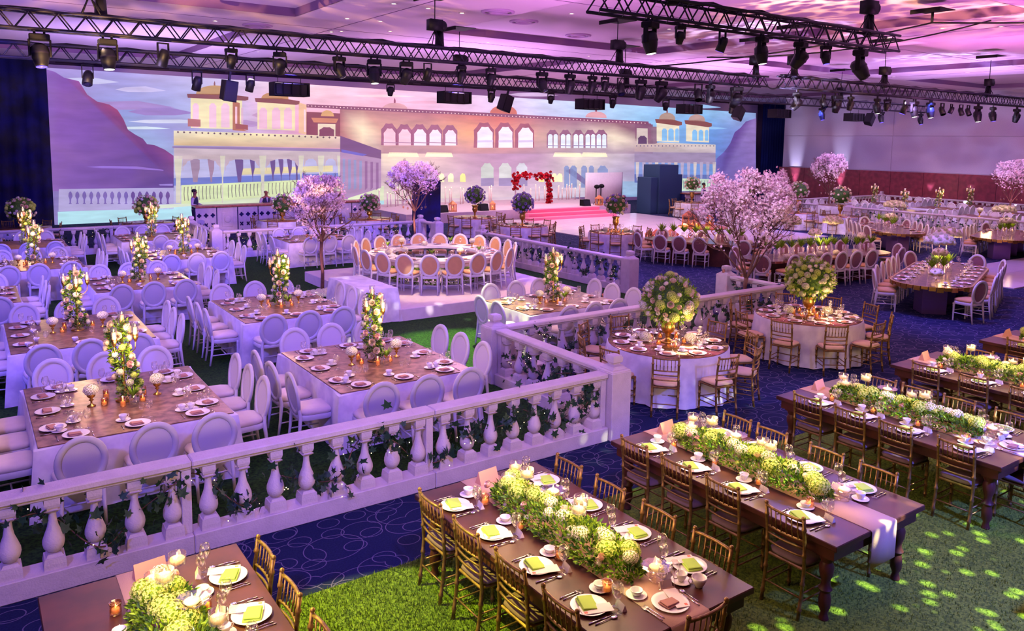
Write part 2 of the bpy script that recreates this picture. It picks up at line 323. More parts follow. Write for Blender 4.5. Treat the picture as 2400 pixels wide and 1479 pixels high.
for i in range(42000):
    x = 1.92+rnd.random()*2.2 if i < 26000 else 5+rnd.random()*5; y = 4.3+rnd.random()*2.02 if i < 26000 else 1.6+rnd.random()*3.4
    a = rnd.random()*6.28; h = .018+rnd.random()*.02; w = .0035; dx, dy = rnd.uniform(-.012, .012), rnd.uniform(-.012, .012)
    n = len(bl.v); bl.v += [(x-w*cos(a), y-w*sin(a), .012), (x+w*cos(a), y+w*sin(a), .012), (x+dx, y+dy, .012+h)]; bl.f.append((n, n+1, n+2))
g_ = bpy.data.objects.new('grass_blades', bl.me('grass_blades', M_turf, False)); COL.objects.link(g_); g_.parent = tf; g_['kind'] = 'stuff'
turf(36.6, 47.4, 14, 27, 'grass carpet of the distant second lounge by the red wall')
# polished dance floor and the runway
M_dance = mat('polished_white_floor', (232, 212, 226), .16, c2=(214, 196, 220), nscale=.6, spec=.6)
def tiles(name, x0, x1, y0, y1, nx, ny, label, cat, z=.03):
    root = bpy.data.objects.new(name, None); COL.objects.link(root); root.location = (x0, y0, 0); root['label'] = label; root['category'] = cat
    w, d = (x1-x0)/nx, (y1-y0)/ny; me = MB().box(0, w-.012, 0, d-.012, 0, z).me('floor_panel', M_dance, False)
    for i in range(nx):
        for j in range(ny):
            o = bpy.data.objects.new('floor_panel', me); COL.objects.link(o); o.parent = root; o.location = (i*w, j*d, 0)
tiles('dance_floor', 21.3, 31, 20.2, 32.4, 8, 10, 'glossy white dance floor before the stage, pink in the light', 'dance floor')
tiles('runway_floor', 24.3, 45, 9.9, 12.6, 17, 2, 'glossy lilac-lit runway floor crossing the blue carpet', 'runway')

M_wgrey = mat('fabric_wall_panel', (176, 160, 186), .9, noise=.08, nscale=30)
M_wred = mat('red_wood_wall', (130, 40, 60), .45, c2=(104, 28, 48), nscale=4)
M_dark = mat('navy_drape', (12, 16, 96), .9, c2=(10, 12, 46), nscale=1.5)
wr = struct('wall_right', MB().box(48, 48.2, -12, 35.2, 0, 7.6).me('wall_right', M_wgrey, False))
me1 = MB().box(-.05, 0, 0, 2.06, 0, 2.4).me('wood_panel', M_wred, False, .01)
for k in range(16):
    o = struct('wood_panel', me1, (48, 2.2+k*2.08, 0), None); o.parent = wr; del o['kind']
for z0, z1 in ((2.44, 4.6), (4.62, 7.0)):
    m2 = MB().box(-.03, 0, 0, 7.96, z0, z1).me('fabric_panel', M_wgrey, False, .01)
    for k in range(5): o = struct('fabric_panel', m2, (48, -4.8+k*8, 0), None); o.parent = wr; del o['kind']
struct('wall_back', MB().box(-30, 60, 42, 42.2, 0, 7.8).me('wall_back', mat('back_wall_paint', (110, 88, 130), .9, noise=.1), False))
wt = struct('trim_1', MB().box(3, 52, 40.6, 40.7, 7.05, 7.6).me('trim_1', mat('valance_beam', (100, 84, 120), .9), False))
mk = MB().box(0, 2.1, -.04, 0, 7.12, 7.5).me('vent_panel', mat('valance_dark', (56, 44, 76), .9), False)
for k in range(18): o = struct('vent_panel', mk, (3.6+k*2.6, 40.6, 0), None); o.parent = wt; del o['kind']
struct('wall_left', MB().box(-30, -29.8, -12, 42, 0, 7.8).me('wall_left', M_dark, False))
struct('wall_camera', MB().box(-30, 60, -12.2, -12, 0, 7.8).me('wall_camera', mat('rear_wall', (120, 96, 130), .9), False))
# recess beside the screen
struct('wall_recess', MB().box(48.2, 60, 35.0, 35.2, 0, 7.6).me('wall_recess', M_wgrey, False))
def drape(name, x0, x1, y, z0, z1, m, pleat=.3, amp=.06, label=None):
    n = int((x1-x0)/pleat*4); v = []; f = []
    for i in range(n+1):
        x = x0+(x1-x0)*i/n; dy = amp*sin(i*pi/2)
        v += [(x, y+dy, z0), (x, y+dy, z1)]
    f = [(2*i, 2*i+2, 2*i+3, 2*i+1) for i in range(n)]
    me = MB().add(v, f).me(name, m); o = bpy.data.objects.new(name, me); COL.objects.link(o); o['label'] = label; o['category'] = 'curtain'; return o
drape('stage_curtain', -29, 3.2, 39.9, 0, 7.3, M_dark, .5, .08, 'tall navy pleated curtain beside the projection screen')
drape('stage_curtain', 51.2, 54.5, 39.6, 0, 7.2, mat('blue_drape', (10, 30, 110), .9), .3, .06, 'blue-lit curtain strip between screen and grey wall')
# ceiling with coffers
M_ceil = mat('ceiling_paint', (205, 178, 205), .85, noise=.05, nscale=.6)
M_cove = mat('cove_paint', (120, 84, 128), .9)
CZ = 7.2
cof = [(-6, 7.5, 8.6, 21.0), (11.9, 21.0, 8.6, 21.2), (25, 34, 8.6, 21.2), (38.2, 46.5, 8.6, 21.2), (-6, 7.5, 25, 36), (11.9, 21, 25, 36), (25, 34, 25, 36), (38.2, 46.5, 25, 36), (20.4, 30, -8, 9.3-3.5)]
xs = sorted({-30, 60, *[a for c_ in cof for a in c_[:2]]}); ys = sorted({-12, 42, *[a for c_ in cof for a in c_[2:]]})
mb = MB()
for i in range(len(xs)-1):
    for j in range(len(ys)-1):
        cx, cy = (xs[i]+xs[i+1])/2, (ys[j]+ys[j+1])/2
        if any(a < cx < b and c_ < cy < d for a, b, c_, d in cof): continue
        mb.add([(xs[i], ys[j], CZ), (xs[i], ys[j+1], CZ), (xs[i+1], ys[j+1], CZ), (xs[i+1], ys[j], CZ)], [(0, 1, 2, 3)])
ceil_o = struct('ceiling', mb.me('ceiling', M_ceil, False))
for a, b, c_, d in cof:
    k = .22
    m2 = MB().box(a, b, c_, d, CZ+k, CZ+k+.02)
    o = struct('ceiling_coffer', m2.me('ceiling_coffer', M_ceil, False)); o.parent = ceil_o; del o['kind']
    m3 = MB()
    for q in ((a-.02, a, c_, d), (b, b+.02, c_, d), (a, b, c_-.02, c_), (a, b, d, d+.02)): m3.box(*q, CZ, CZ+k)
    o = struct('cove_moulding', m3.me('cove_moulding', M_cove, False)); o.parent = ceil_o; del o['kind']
tl = MB()
for y in (22.6, 24.0, 3.4, 14.6): tl.box(-30, 48, y, y+.025, CZ-.006, CZ)
for x in (9.2, 23, 36): tl.box(x, x+.025, -12, 42, CZ-.006, CZ)
o = struct('ceiling_joint', tl.me('ceiling_joint', mat('joint_dark', (90, 50, 100), .9), False)); o.parent = ceil_o; del o['kind']
# round air diffusers, hatches, downlights
dif = N('air_diffuser', None, [N('ring', MB().lathe([(.42, 0), (.42, -.03), (.36, -.05), (.34, -.02)], 24, cap=False).me('ring', mat('diffuser_rim', (170, 130, 180), .6))), N('inner_ring', MB().lathe([(.24, 0), (.24, -.04), (.18, -.05), (.16, 0)], 20, cap=False).me('inner_ring', MATS['diffuser_rim']))])
for (x, y, w) in [(7.2, 23.3, 'near the first coffer corner'), (13.5, 14.9+4, 'inside the second coffer'), (16.6, 20.2, 'just before the second coffer edge'), (20.3, 18.0, 'beside the coffer corner'), (11.2, 16.8, 'above the long truss')]:
    z = CZ+.22 if any(a < x < b and c_ < y < d for a, b, c_, d in cof) else CZ
    place(dif, (x, y, z-.002), 0, 'round slotted air diffuser in the ceiling '+w, 'vent')
dl = N('downlight', None, [N('trim_ring', MB().lathe([(.085, 0), (.085, -.012), (.06, -.014), (.058, 0)], 12, cap=False).me('trim_ring', M_white)), N('lamp_disc', MB().lathe([(.058, -.004), (.0001, -.004)], 12).me('lamp_disc', emis('downlight_glow', (255, 232, 190), 6)))])
nd = 0
for (x, y) in [(8.64, 17.44), (8.71, 20.38), (10.73, 21.9), (10.62, 17.58), (14.42, 22.2), (13.69, 16.96), (13.57, 13.64), (17.78, 17.32), (16.85, 11.25), (22.11, 11.33), (23.28, 13.46), (24.4, 9.53), (27.31, 24.67)]+[(6+3.4*i, y) for i in range(12) for y in (23.2, 7.4, 30.4, 38.2)]+[(35.9, 4+3.3*j) for j in range(8)]+[(22.9, 4+3.1*j) for j in range(8)]+[(9.6, 4+2.7*j) for j in range(8)]:
    if x > 47: continue
    z = CZ+.22 if any(a < x < b and c_ < y < d for a, b, c_, d in cof) else CZ
    if any(abs(y-j) < .4 and a-.5 < x < b+.5 for a, b, c_, d in cof for j in (c_, d)): continue
    nd += 1; place(dl, (x, y, z-.001), 0, 'small warm recessed ceiling downlight, %s, %s' % (ordn(int(x*1.2)+8)+' toward the red wall', ordn(int(y*1.3)+1)+' toward the screen'), 'downlight', 'recessed ceiling downlights')
SCREEN = [(0,(3.06,6.85,6.42,6.82,6.36,5.13,2.99,5.15),(178,160,215,175,170,222,150,165,215,150,140,200)),
(0,(6.42,6.82,10.17,6.78,10.13,5.12,6.36,5.13),(175,170,222,208,200,232,190,195,228,150,165,215)),
(0,(10.17,6.78,14.41,6.74,14.38,5.1,10.13,5.12),(208,200,232,250,222,232,245,190,215,190,195,228)),
(0,(14.41,6.74,19.21,6.69,19.2,5.08,14.38,5.1),(250,222,232,250,205,228,240,180,205,245,190,215)),
(0,(19.21,6.69,24.71,6.64,24.72,5.06,19.2,5.08),(250,205,228,240,210,238,230,195,225,240,180,205)),
(0,(24.71,6.64,31.06,6.58,31.1,5.03,24.72,5.06),(240,210,238,215,222,245,200,205,240,230,195,225)),
(0,(31.06,6.58,38.5,6.5,38.57,5,31.1,5.03),(215,222,245,180,215,245,160,205,240,200,205,240)),
(0,(38.5,6.5,44.96,6.44,45.05,4.97,38.57,5),(180,215,245,160,205,240,125,175,230,160,205,240)),
(0,(44.96,6.44,50.9,6.38,51.01,4.95,45.05,4.97),(160,205,240,160,180,220,150,150,210,125,175,230)),
(0,(2.99,5.15,6.36,5.13,6.29,3.43,2.91,3.43),(150,140,200,150,165,215,160,190,220,150,130,195)),
(0,(6.36,5.13,10.13,5.12,10.08,3.44,6.29,3.43),(150,165,215,190,195,228,175,165,210,160,190,220)),
(0,(10.13,5.12,14.38,5.1,14.35,3.45,10.08,3.44),(190,195,228,245,190,215,225,170,200,175,165,210)),
(0,(14.38,5.1,19.2,5.08,19.19,3.45,14.35,3.45),(245,190,215,240,180,205,225,170,200,225,170,200)),
(0,(19.2,5.08,24.72,5.06,24.74,3.46,19.19,3.45),(240,180,205,230,195,225,220,180,215,225,170,200)),
(0,(24.72,5.06,31.1,5.03,31.14,3.47,24.74,3.46),(230,195,225,200,205,240,190,190,225,220,180,215)),
(0,(31.1,5.03,38.57,5,38.63,3.48,31.14,3.47),(200,205,240,160,205,240,140,190,235,190,190,225)),
(0,(38.57,5,45.05,4.97,45.14,3.49,38.63,3.48),(160,205,240,125,175,230,110,160,220,140,190,235)),
(0,(45.05,4.97,51.01,4.95,51.12,3.5,45.14,3.49),(125,175,230,150,150,210,140,130,200,110,160,220)),
(0,(2.91,3.43,6.29,3.43,6.23,1.72,2.83,1.7),(150,130,195,160,190,220,145,140,190,140,120,185)),
(0,(6.29,3.43,10.08,3.44,10.03,1.75,6.23,1.72),(160,190,220,175,165,210,165,160,205,145,140,190)),
(0,(10.08,3.44,14.35,3.45,14.32,1.78,10.03,1.75),(175,165,210,225,170,200,190,180,205,165,160,205)),
(0,(14.35,3.45,19.19,3.45,19.18,1.81,14.32,1.78),(225,170,200,225,170,200,205,180,200,190,180,205)),
(0,(19.19,3.45,24.74,3.46,24.75,1.85,19.18,1.81),(225,170,200,220,180,215,200,175,205,205,180,200)),
(0,(24.74,3.46,31.14,3.47,31.18,1.9,24.75,1.85),(220,180,215,190,190,225,180,180,215,200,175,205)),
(0,(31.14,3.47,38.63,3.48,38.7,1.95,31.18,1.9),(190,190,225,140,190,235,150,180,215,180,180,215)),
(0,(38.63,3.48,45.14,3.49,45.23,2,38.7,1.95),(140,190,235,110,160,220,130,150,205,150,180,215)),
(0,(45.14,3.49,51.12,3.5,51.23,2.04,45.23,2),(110,160,220,140,130,200,150,130,195,130,150,205)),
(0,(2.83,1.7,6.23,1.72,6.16,-0.01,2.75,-0.05),(140,120,185,145,140,190,175,200,215,150,135,195)),
(0,(6.23,1.72,10.03,1.75,9.99,0.04,6.16,-0.01),(145,140,190,165,160,205,190,210,215,175,200,215)),
(0,(10.03,1.75,14.32,1.78,14.29,0.1,9.99,0.04),(165,160,205,190,180,205,205,215,205,190,210,215)),
(0,(14.32,1.78,19.18,1.81,19.18,0.16,14.29,0.1),(190,180,205,205,180,200,225,205,205,205,215,205)),
(0,(19.18,1.81,24.75,1.85,24.77,0.23,19.18,0.16),(205,180,200,200,175,205,225,200,210,225,205,205)),
(0,(24.75,1.85,31.18,1.9,31.22,0.31,24.77,0.23),(200,175,205,180,180,215,215,205,220,225,200,210)),
(0,(31.18,1.9,38.7,1.95,38.77,0.41,31.22,0.31),(180,180,215,150,180,215,180,195,215,215,205,220)),
(0,(38.7,1.95,45.23,2,45.32,0.49,38.77,0.41),(150,180,215,130,150,205,150,160,205,180,195,215)),
(0,(45.23,2,51.23,2.04,51.34,0.57,45.32,0.49),(130,150,205,150,130,195,150,130,195,150,160,205)),
(1,(3.36,6.28,3.88,6.44,4.95,6.54,6.05,6.38,5.21,6.25,4,6.19),(205,205,235)),
(1,(5.86,6.04,6.29,6.17,7.15,6.25,8.03,6.09,7.36,5.99,6.39,5.95),(205,200,235)),
(1,(4.46,5.26,5.22,5.46,6.77,5.57,8.38,5.33,7.15,5.18,5.39,5.12),(170,150,205)),
(1,(6.35,5.06,6.93,5.23,8.12,5.32,9.34,5.09,8.41,4.96,7.07,4.92),(160,140,200)),
(1,(6.34,4.61,7.06,4.71,8.56,4.77,10.12,4.67,8.93,4.6,7.24,4.56),(210,215,235)),
(1,(5.62,4.31,6.11,4.37,7.12,4.41,8.16,4.33,7.38,4.28,6.23,4.26),(215,230,240)),
(1,(11.57,5.79,11.99,5.91,12.85,5.98,13.72,5.83,13.06,5.74,12.1,5.7),(225,200,225)),
(1,(9.72,4.59,10.36,4.75,11.68,4.83,13.04,4.61,12,4.5,10.51,4.47),(190,160,205)),
(1,(11.97,5.07,12.23,5.2,12.75,5.26,13.26,5.06,12.87,4.97,12.29,4.95),(205,170,205)),
(1,(17.33,6.25,18.07,6.35,19.59,6.43,21.18,6.38,19.98,6.29,18.25,6.22),(255,220,230)),
(1,(27.45,6.76,28.21,6.9,29.77,7,31.4,6.89,30.18,6.77,28.4,6.7),(215,190,225)),
(1,(20.38,6.02,20.96,6.12,22.17,6.19,23.4,6.11,22.47,6.03,21.11,5.98),(240,190,215)),
(1,(42.27,6.57,43.14,6.72,44.94,6.82,46.82,6.68,45.41,6.56,43.37,6.49),(170,205,240)),
(1,(43.45,5.08,44.26,5.19,45.92,5.25,47.64,5.13,46.35,5.04,44.47,5.01),(160,200,240)),
(2,(3.06,6.81,3.51,6.69,3.85,6.46,4.42,6.34,4.73,5.76,5.11,5.47,5.59,5.36,5.93,5.12,6.16,4.7,6.32,4.24,6.64,4.01,6.94,3.84,7.11,3.59,7.42,3.55,7.85,3.35,8.25,3.05,8.23,1.74,8.26,1.37,3.08,1.5),(150,115,190,150,110,185,145,100,180,160,95,165,150,75,140,150,75,135,160,70,125,160,70,120,150,70,125,125,60,130,120,65,135,120,70,140,125,70,140,125,72,140,140,80,140,150,80,140,105,80,150,110,90,160,150,115,185)),
(3,(4.52,2.55,5.2,2.59,6.62,2.56,7.78,2.39,7.78,2.35,6.26,2.46,5.2,2.49),(160,130,210)),
(3,(7.55,1.71,8.17,1.72,8.17,1.62,7.6,1.65),(170,150,215)),
(3,(3.35,0.58,6.19,0.57,9.21,0.66,14.3,0.59,19.18,0.57,19.18,0.17,9.19,0.08,3.34,-0.02),(185,225,232)),
(3,(3.44,1.58,8.2,1.53,8.17,0.51,3.38,0.6),(185,178,215)),
(4,(3.86,1.46,3.9,1.46,3.94,1.38,3.96,1.25,3.9,1.12,3.88,0.96,3.92,0.91,3.79,0.91,3.83,0.97,3.83,1.12,3.79,1.25,3.81,1.39),(135,120,185)),
(4,(4.14,1.45,4.17,1.45,4.22,1.37,4.23,1.24,4.17,1.11,4.16,0.95,4.2,0.9,4.06,0.9,4.11,0.96,4.11,1.11,4.06,1.24,4.08,1.38),(135,120,185)),
(4,(4.41,1.45,4.45,1.45,4.49,1.37,4.51,1.23,4.45,1.1,4.43,0.95,4.47,0.89,4.34,0.89,4.38,0.95,4.38,1.1,4.34,1.24,4.36,1.37),(135,120,185)),
(4,(4.69,1.44,4.72,1.44,4.77,1.36,4.78,1.22,4.73,1.09,4.71,0.94,4.75,0.88,4.62,0.88,4.66,0.94,4.66,1.09,4.61,1.23,4.64,1.36),(135,120,185)),
(4,(4.97,1.43,5,1.43,5.05,1.35,5.07,1.22,5.01,1.08,4.99,0.93,5.03,0.87,4.9,0.87,4.94,0.93,4.94,1.08,4.89,1.22,4.92,1.36),(135,120,185)),
(4,(5.25,1.42,5.29,1.42,5.34,1.34,5.35,1.21,5.29,1.07,5.28,0.92,5.32,0.86,5.18,0.86,5.22,0.92,5.22,1.08,5.17,1.21,5.2,1.35),(135,120,185)),
(4,(5.54,1.42,5.57,1.42,5.62,1.34,5.64,1.2,5.58,1.06,5.56,0.91,5.6,0.85,5.46,0.85,5.51,0.91,5.51,1.07,5.46,1.2,5.48,1.34),(135,120,185)),
(4,(5.83,1.41,5.86,1.41,5.91,1.33,5.92,1.19,5.87,1.06,5.85,0.9,5.89,0.84,5.75,0.84,5.8,0.9,5.79,1.06,5.75,1.2,5.77,1.33),(135,120,185)),
(4,(6.12,1.4,6.15,1.4,6.2,1.32,6.22,1.18,6.16,1.05,6.14,0.89,6.18,0.83,6.04,0.83,6.09,0.89,6.08,1.05,6.04,1.19,6.06,1.33),(135,120,185)),
(4,(6.41,1.4,6.45,1.39,6.5,1.31,6.51,1.17,6.45,1.04,6.44,0.88,6.48,0.82,6.33,0.82,6.38,0.88,6.38,1.04,6.33,1.18,6.35,1.32),(120,95,160)),
(4,(6.7,1.39,6.74,1.39,6.79,1.31,6.81,1.17,6.75,1.03,6.73,0.87,6.78,0.81,6.63,0.81,6.68,0.87,6.67,1.03,6.62,1.17,6.65,1.31),(120,95,160)),
(4,(7,1.38,7.04,1.38,7.09,1.3,7.11,1.16,7.05,1.02,7.03,0.86,7.08,0.8,6.93,0.8,6.98,0.86,6.97,1.02,6.92,1.16,6.95,1.3),(120,95,160)),
(4,(7.3,1.37,7.34,1.37,7.4,1.29,7.41,1.15,7.35,1.01,7.33,0.85,7.38,0.79,7.23,0.79,7.28,0.85,7.27,1.01,7.22,1.15,7.25,1.29),(120,95,160)),
(4,(7.61,1.37,7.65,1.36,7.7,1.28,7.71,1.14,7.65,1,7.64,0.84,7.68,0.78,7.53,0.78,7.58,0.84,7.58,1,7.53,1.15,7.55,1.29),(120,95,160)),
(4,(7.92,1.36,7.95,1.36,8.01,1.27,8.02,1.13,7.96,0.99,7.95,0.83,7.99,0.77,7.84,0.77,7.89,0.83,7.88,0.99,7.83,1.14,7.86,1.28),(120,95,160)),
(4,(7.48,0.74,9.21,0.77,9.2,0.64,7.47,0.56),(215,225,205)),
(2,(8.26,3.36,19.19,3.41,19.18,0.33,8.18,0.72),(190,190,222)),
(3,(8.22,1.98,16.68,2.14,21.87,2.21,21.87,1.72,16.67,1.62,8.21,1.63),(120,140,205)),
(3,(11.28,2.42,16.2,2.54,16.2,2.22,11.27,2.1),(225,215,170)),
(4,(8.55,1.65,11.26,1.72,16.92,1.87,16.96,1.34,11.24,0.87,8.52,0.75),(216,228,180)),
(5,(8.67,1.56,8.71,1.56,8.68,1.23,8.7,0.89,8.66,0.89,8.64,1.23),(150,150,130)),
(5,(8.83,1.57,8.88,1.57,8.85,1.23,8.87,0.89,8.83,0.89,8.81,1.23),(150,150,130)),
(5,(9,1.57,9.05,1.57,9.02,1.24,9.04,0.9,9,0.9,8.98,1.24),(150,150,130)),
(5,(9.17,1.58,9.21,1.58,9.18,1.24,9.21,0.91,9.17,0.91,9.15,1.24),(150,150,130)),
(5,(9.34,1.58,9.38,1.58,9.35,1.25,9.38,0.92,9.34,0.92,9.32,1.25),(150,150,130)),
(5,(9.51,1.59,9.56,1.58,9.53,1.26,9.55,0.93,9.51,0.93,9.49,1.26),(150,150,130)),
(5,(9.68,1.59,9.73,1.59,9.7,1.26,9.72,0.93,9.68,0.93,9.66,1.26),(150,150,130)),
(5,(9.85,1.59,9.9,1.59,9.87,1.27,9.89,0.94,9.85,0.94,9.83,1.27),(150,150,130)),
(5,(10.03,1.6,10.07,1.6,10.04,1.27,10.07,0.95,10.03,0.95,10,1.28),(150,150,130)),
(5,(10.2,1.6,10.25,1.6,10.22,1.28,10.24,0.96,10.2,0.96,10.18,1.28),(150,150,130)),
(5,(10.37,1.61,10.42,1.61,10.39,1.29,10.42,0.97,10.38,0.97,10.35,1.29),(150,150,130)),
(5,(10.73,1.62,10.77,1.62,10.75,1.3,10.77,0.98,10.73,0.98,10.71,1.3),(150,150,130)),
(5,(10.9,1.62,10.95,1.62,10.92,1.31,10.95,0.99,10.91,0.99,10.88,1.31),(150,150,130)),
(5,(11.08,1.63,11.13,1.62,11.1,1.31,11.13,1,11.09,1,11.06,1.31),(150,150,130)),
(5,(11.26,1.63,11.31,1.63,11.28,1.32,11.31,1.01,11.27,1.01,11.24,1.32),(150,150,130)),
(5,(11.44,1.64,11.49,1.63,11.46,1.33,11.49,1.02,11.45,1.02,11.42,1.33),(150,150,130)),
(5,(11.62,1.64,11.67,1.64,11.64,1.33,11.67,1.03,11.63,1.03,11.6,1.33),(150,150,130)),
(5,(11.81,1.64,11.86,1.64,11.83,1.34,11.86,1.03,11.81,1.04,11.79,1.34),(150,150,130)),
(5,(11.99,1.65,12.04,1.65,12.01,1.35,12.04,1.04,12,1.04,11.97,1.35),(150,150,130)),
(5,(12.17,1.65,12.22,1.65,12.19,1.35,12.22,1.05,12.18,1.05,12.15,1.35),(150,150,130)),
(5,(12.36,1.66,12.41,1.66,12.38,1.36,12.41,1.06,12.37,1.06,12.34,1.36),(150,150,130)),
(5,(12.73,1.67,12.78,1.67,12.75,1.37,12.78,1.08,12.74,1.08,12.71,1.37),(150,150,130)),
(5,(12.92,1.67,12.97,1.67,12.94,1.38,12.97,1.09,12.93,1.09,12.9,1.38),(150,150,130)),
(5,(13.11,1.68,13.16,1.68,13.13,1.39,13.16,1.1,13.12,1.1,13.09,1.39),(150,150,130)),
(5,(13.3,1.68,13.35,1.68,13.32,1.39,13.35,1.1,13.31,1.11,13.28,1.4),(150,150,130)),
(5,(13.49,1.69,13.54,1.69,13.51,1.4,13.55,1.11,13.5,1.11,13.47,1.4),(150,150,130)),
(5,(13.68,1.69,13.73,1.69,13.71,1.41,13.74,1.12,13.69,1.12,13.66,1.41),(150,150,130)),
(5,(13.88,1.7,13.93,1.7,13.9,1.42,13.93,1.13,13.89,1.13,13.86,1.42),(150,150,130)),
(5,(14.07,1.7,14.12,1.7,14.09,1.42,14.13,1.14,14.08,1.14,14.05,1.42),(150,150,130)),
(5,(14.26,1.71,14.32,1.71,14.29,1.43,14.32,1.15,14.28,1.15,14.25,1.43),(150,150,130)),
(5,(14.46,1.71,14.51,1.71,14.49,1.44,14.52,1.16,14.47,1.16,14.44,1.44),(150,150,130)),
(5,(14.66,1.72,14.71,1.72,14.68,1.44,14.72,1.17,14.67,1.17,14.64,1.44),(150,150,130)),
(5,(14.86,1.72,14.91,1.72,14.88,1.45,14.92,1.18,14.87,1.18,14.84,1.45),(150,150,130)),
(5,(15.06,1.73,15.11,1.73,15.08,1.46,15.12,1.19,15.07,1.19,15.04,1.46),(150,150,130)),
(5,(15.26,1.73,15.31,1.73,15.28,1.47,15.32,1.2,15.27,1.2,15.24,1.47),(150,150,130)),
(5,(15.46,1.74,15.51,1.74,15.49,1.47,15.52,1.21,15.47,1.21,15.44,1.47),(150,150,130)),
(5,(15.66,1.74,15.72,1.74,15.69,1.48,15.72,1.22,15.68,1.22,15.64,1.48),(150,150,130)),
(5,(15.87,1.75,15.92,1.75,15.89,1.49,15.93,1.23,15.88,1.23,15.85,1.49),(150,150,130)),
(5,(16.07,1.75,16.13,1.75,16.1,1.5,16.14,1.24,16.09,1.24,16.05,1.5),(150,150,130)),
(5,(16.28,1.76,16.33,1.76,16.3,1.5,16.34,1.25,16.29,1.25,16.26,1.5),(150,150,130)),
(5,(16.48,1.76,16.54,1.76,16.51,1.51,16.55,1.26,16.5,1.26,16.47,1.51),(150,150,130)),
(5,(16.69,1.77,16.75,1.77,16.72,1.52,16.76,1.27,16.71,1.27,16.67,1.52),(150,150,130)),
(4,(8.52,0.75,11.24,0.87,16.96,1.34,19.18,1.38,19.18,0.57,14.3,0.55,9.2,0.6),(215,225,195)),
(5,(8.28,3.44,16.62,3.4,16.61,2.9,14.34,2.9,12.14,2.86,8.27,2.91),(205,190,195)),
(5,(8.27,3.05,8.65,3.05,8.57,2.34,8.53,2.04,8.49,0.79,8.28,0.8,8.32,2.04,8.29,2.34),(215,212,195)),
(5,(10.39,3.05,10.64,3.05,10.56,2.32,10.51,2.01,10.47,0.72,10.41,0.72,10.45,2.01,10.41,2.32),(215,212,195)),
(5,(12.31,3.05,12.66,3.06,12.58,2.3,12.53,1.98,12.5,0.65,12.35,0.66,12.37,1.98,12.34,2.3),(215,212,195)),
(5,(14.34,3.06,14.62,3.06,14.53,2.28,14.48,1.95,14.46,0.59,14.39,0.59,14.41,1.95,14.37,2.28),(215,212,195)),
(5,(15.38,3.06,15.73,3.06,15.65,2.27,15.6,1.93,15.58,0.55,15.44,0.56,15.46,1.93,15.41,2.27),(215,212,195)),
(5,(16.45,3.06,16.69,3.06,16.61,2.26,16.55,1.92,16.54,0.52,16.51,0.52,16.53,1.92,16.48,2.26),(215,212,195)),
(5,(8.66,3.11,8.63,2.34,8.66,2.34,8.63,2.51,8.78,2.64,8.87,2.79,9.09,2.85,9.27,2.96,9.51,2.93,9.75,2.96,9.93,2.85,10.16,2.79,10.24,2.63,10.39,2.49,10.35,2.32,10.4,3.12),(198,180,190)),
(5,(10.64,3.12,10.62,2.32,10.64,2.32,10.61,2.49,10.76,2.63,10.84,2.79,11.06,2.85,11.24,2.96,11.46,2.93,11.69,2.96,11.87,2.85,12.09,2.78,12.17,2.62,12.31,2.48,12.27,2.3,12.31,3.12),(198,180,190)),
(5,(12.66,3.12,12.64,2.3,12.67,2.3,12.63,2.48,12.78,2.61,12.86,2.78,13.08,2.84,13.26,2.96,13.49,2.93,13.72,2.96,13.9,2.84,14.12,2.78,14.2,2.61,14.34,2.46,14.3,2.28,14.34,3.12),(198,180,190)),
(5,(14.62,3.12,14.6,2.28,14.61,2.28,14.6,2.46,14.67,2.6,14.71,2.77,14.81,2.84,14.89,2.95,14.99,2.93,15.1,2.95,15.18,2.84,15.28,2.77,15.31,2.6,15.38,2.46,15.36,2.27,15.38,3.12),(198,180,190)),
(5,(15.73,3.12,15.72,2.27,15.73,2.27,15.72,2.45,15.78,2.6,15.82,2.77,15.91,2.84,15.99,2.95,16.08,2.92,16.18,2.95,16.26,2.84,16.35,2.77,16.38,2.59,16.44,2.45,16.43,2.26,16.45,3.13),(198,180,190)),
(4,(8.98,2.91,9.1,2.99,9.43,2.85,9.42,2.44,9.33,2.09,9.3,1.78,9.1,1.78,9.06,2.23),(170,150,170)),
(4,(9.79,2.91,9.91,2.99,10.11,2.85,10.09,2.43,10,2.08,9.97,1.76,9.91,1.77,9.87,2.22),(170,145,165)),
(4,(11.09,2.91,11.21,2.99,11.5,2.84,11.49,2.42,11.4,2.06,11.37,1.74,11.22,1.74,11.17,2.21),(120,100,150)),
(4,(11.82,2.91,11.95,2.99,12.07,2.84,12.06,2.41,11.97,2.05,11.94,1.73,11.96,1.73,11.91,2.2),(115,95,150)),
(4,(12.83,2.9,12.96,2.99,13.11,2.84,13.1,2.4,13.01,2.04,12.98,1.71,12.98,1.71,12.92,2.19),(110,90,150)),
(4,(13.27,2.9,13.4,2.99,13.53,2.84,13.52,2.4,13.43,2.03,13.4,1.7,13.42,1.7,13.36,2.18),(110,90,150)),
(4,(13.71,2.9,13.84,2.99,13.98,2.84,13.97,2.4,13.87,2.02,13.84,1.69,13.87,1.69,13.81,2.18),(110,90,150)),
(4,(14.11,2.9,14.25,2.99,14.29,2.84,14.29,2.39,14.19,2.02,14.16,1.69,14.27,1.69,14.21,2.17),(115,95,150)),
(6,(8.21,3.5,12.15,3.48,16.62,3.42,16.62,3.26,8.21,3.42),(160,140,180)),
(6,(8.29,4.24,12.17,4.18,14.77,4.14,16.63,4.08,16.62,3.44,14.76,3.48,8.27,3.54),(235,228,205,240,230,190,240,225,195,235,215,200,205,170,175,215,185,165,215,190,150)),
(7,(8.48,4.23,8.53,4.17,8.48,4.12,8.43,4.17),(110,80,100)),
(7,(8.75,4.22,8.81,4.17,8.75,4.11,8.7,4.17),(110,80,100)),
(7,(9.03,4.21,9.08,4.16,9.02,4.11,8.97,4.16),(110,80,100)),
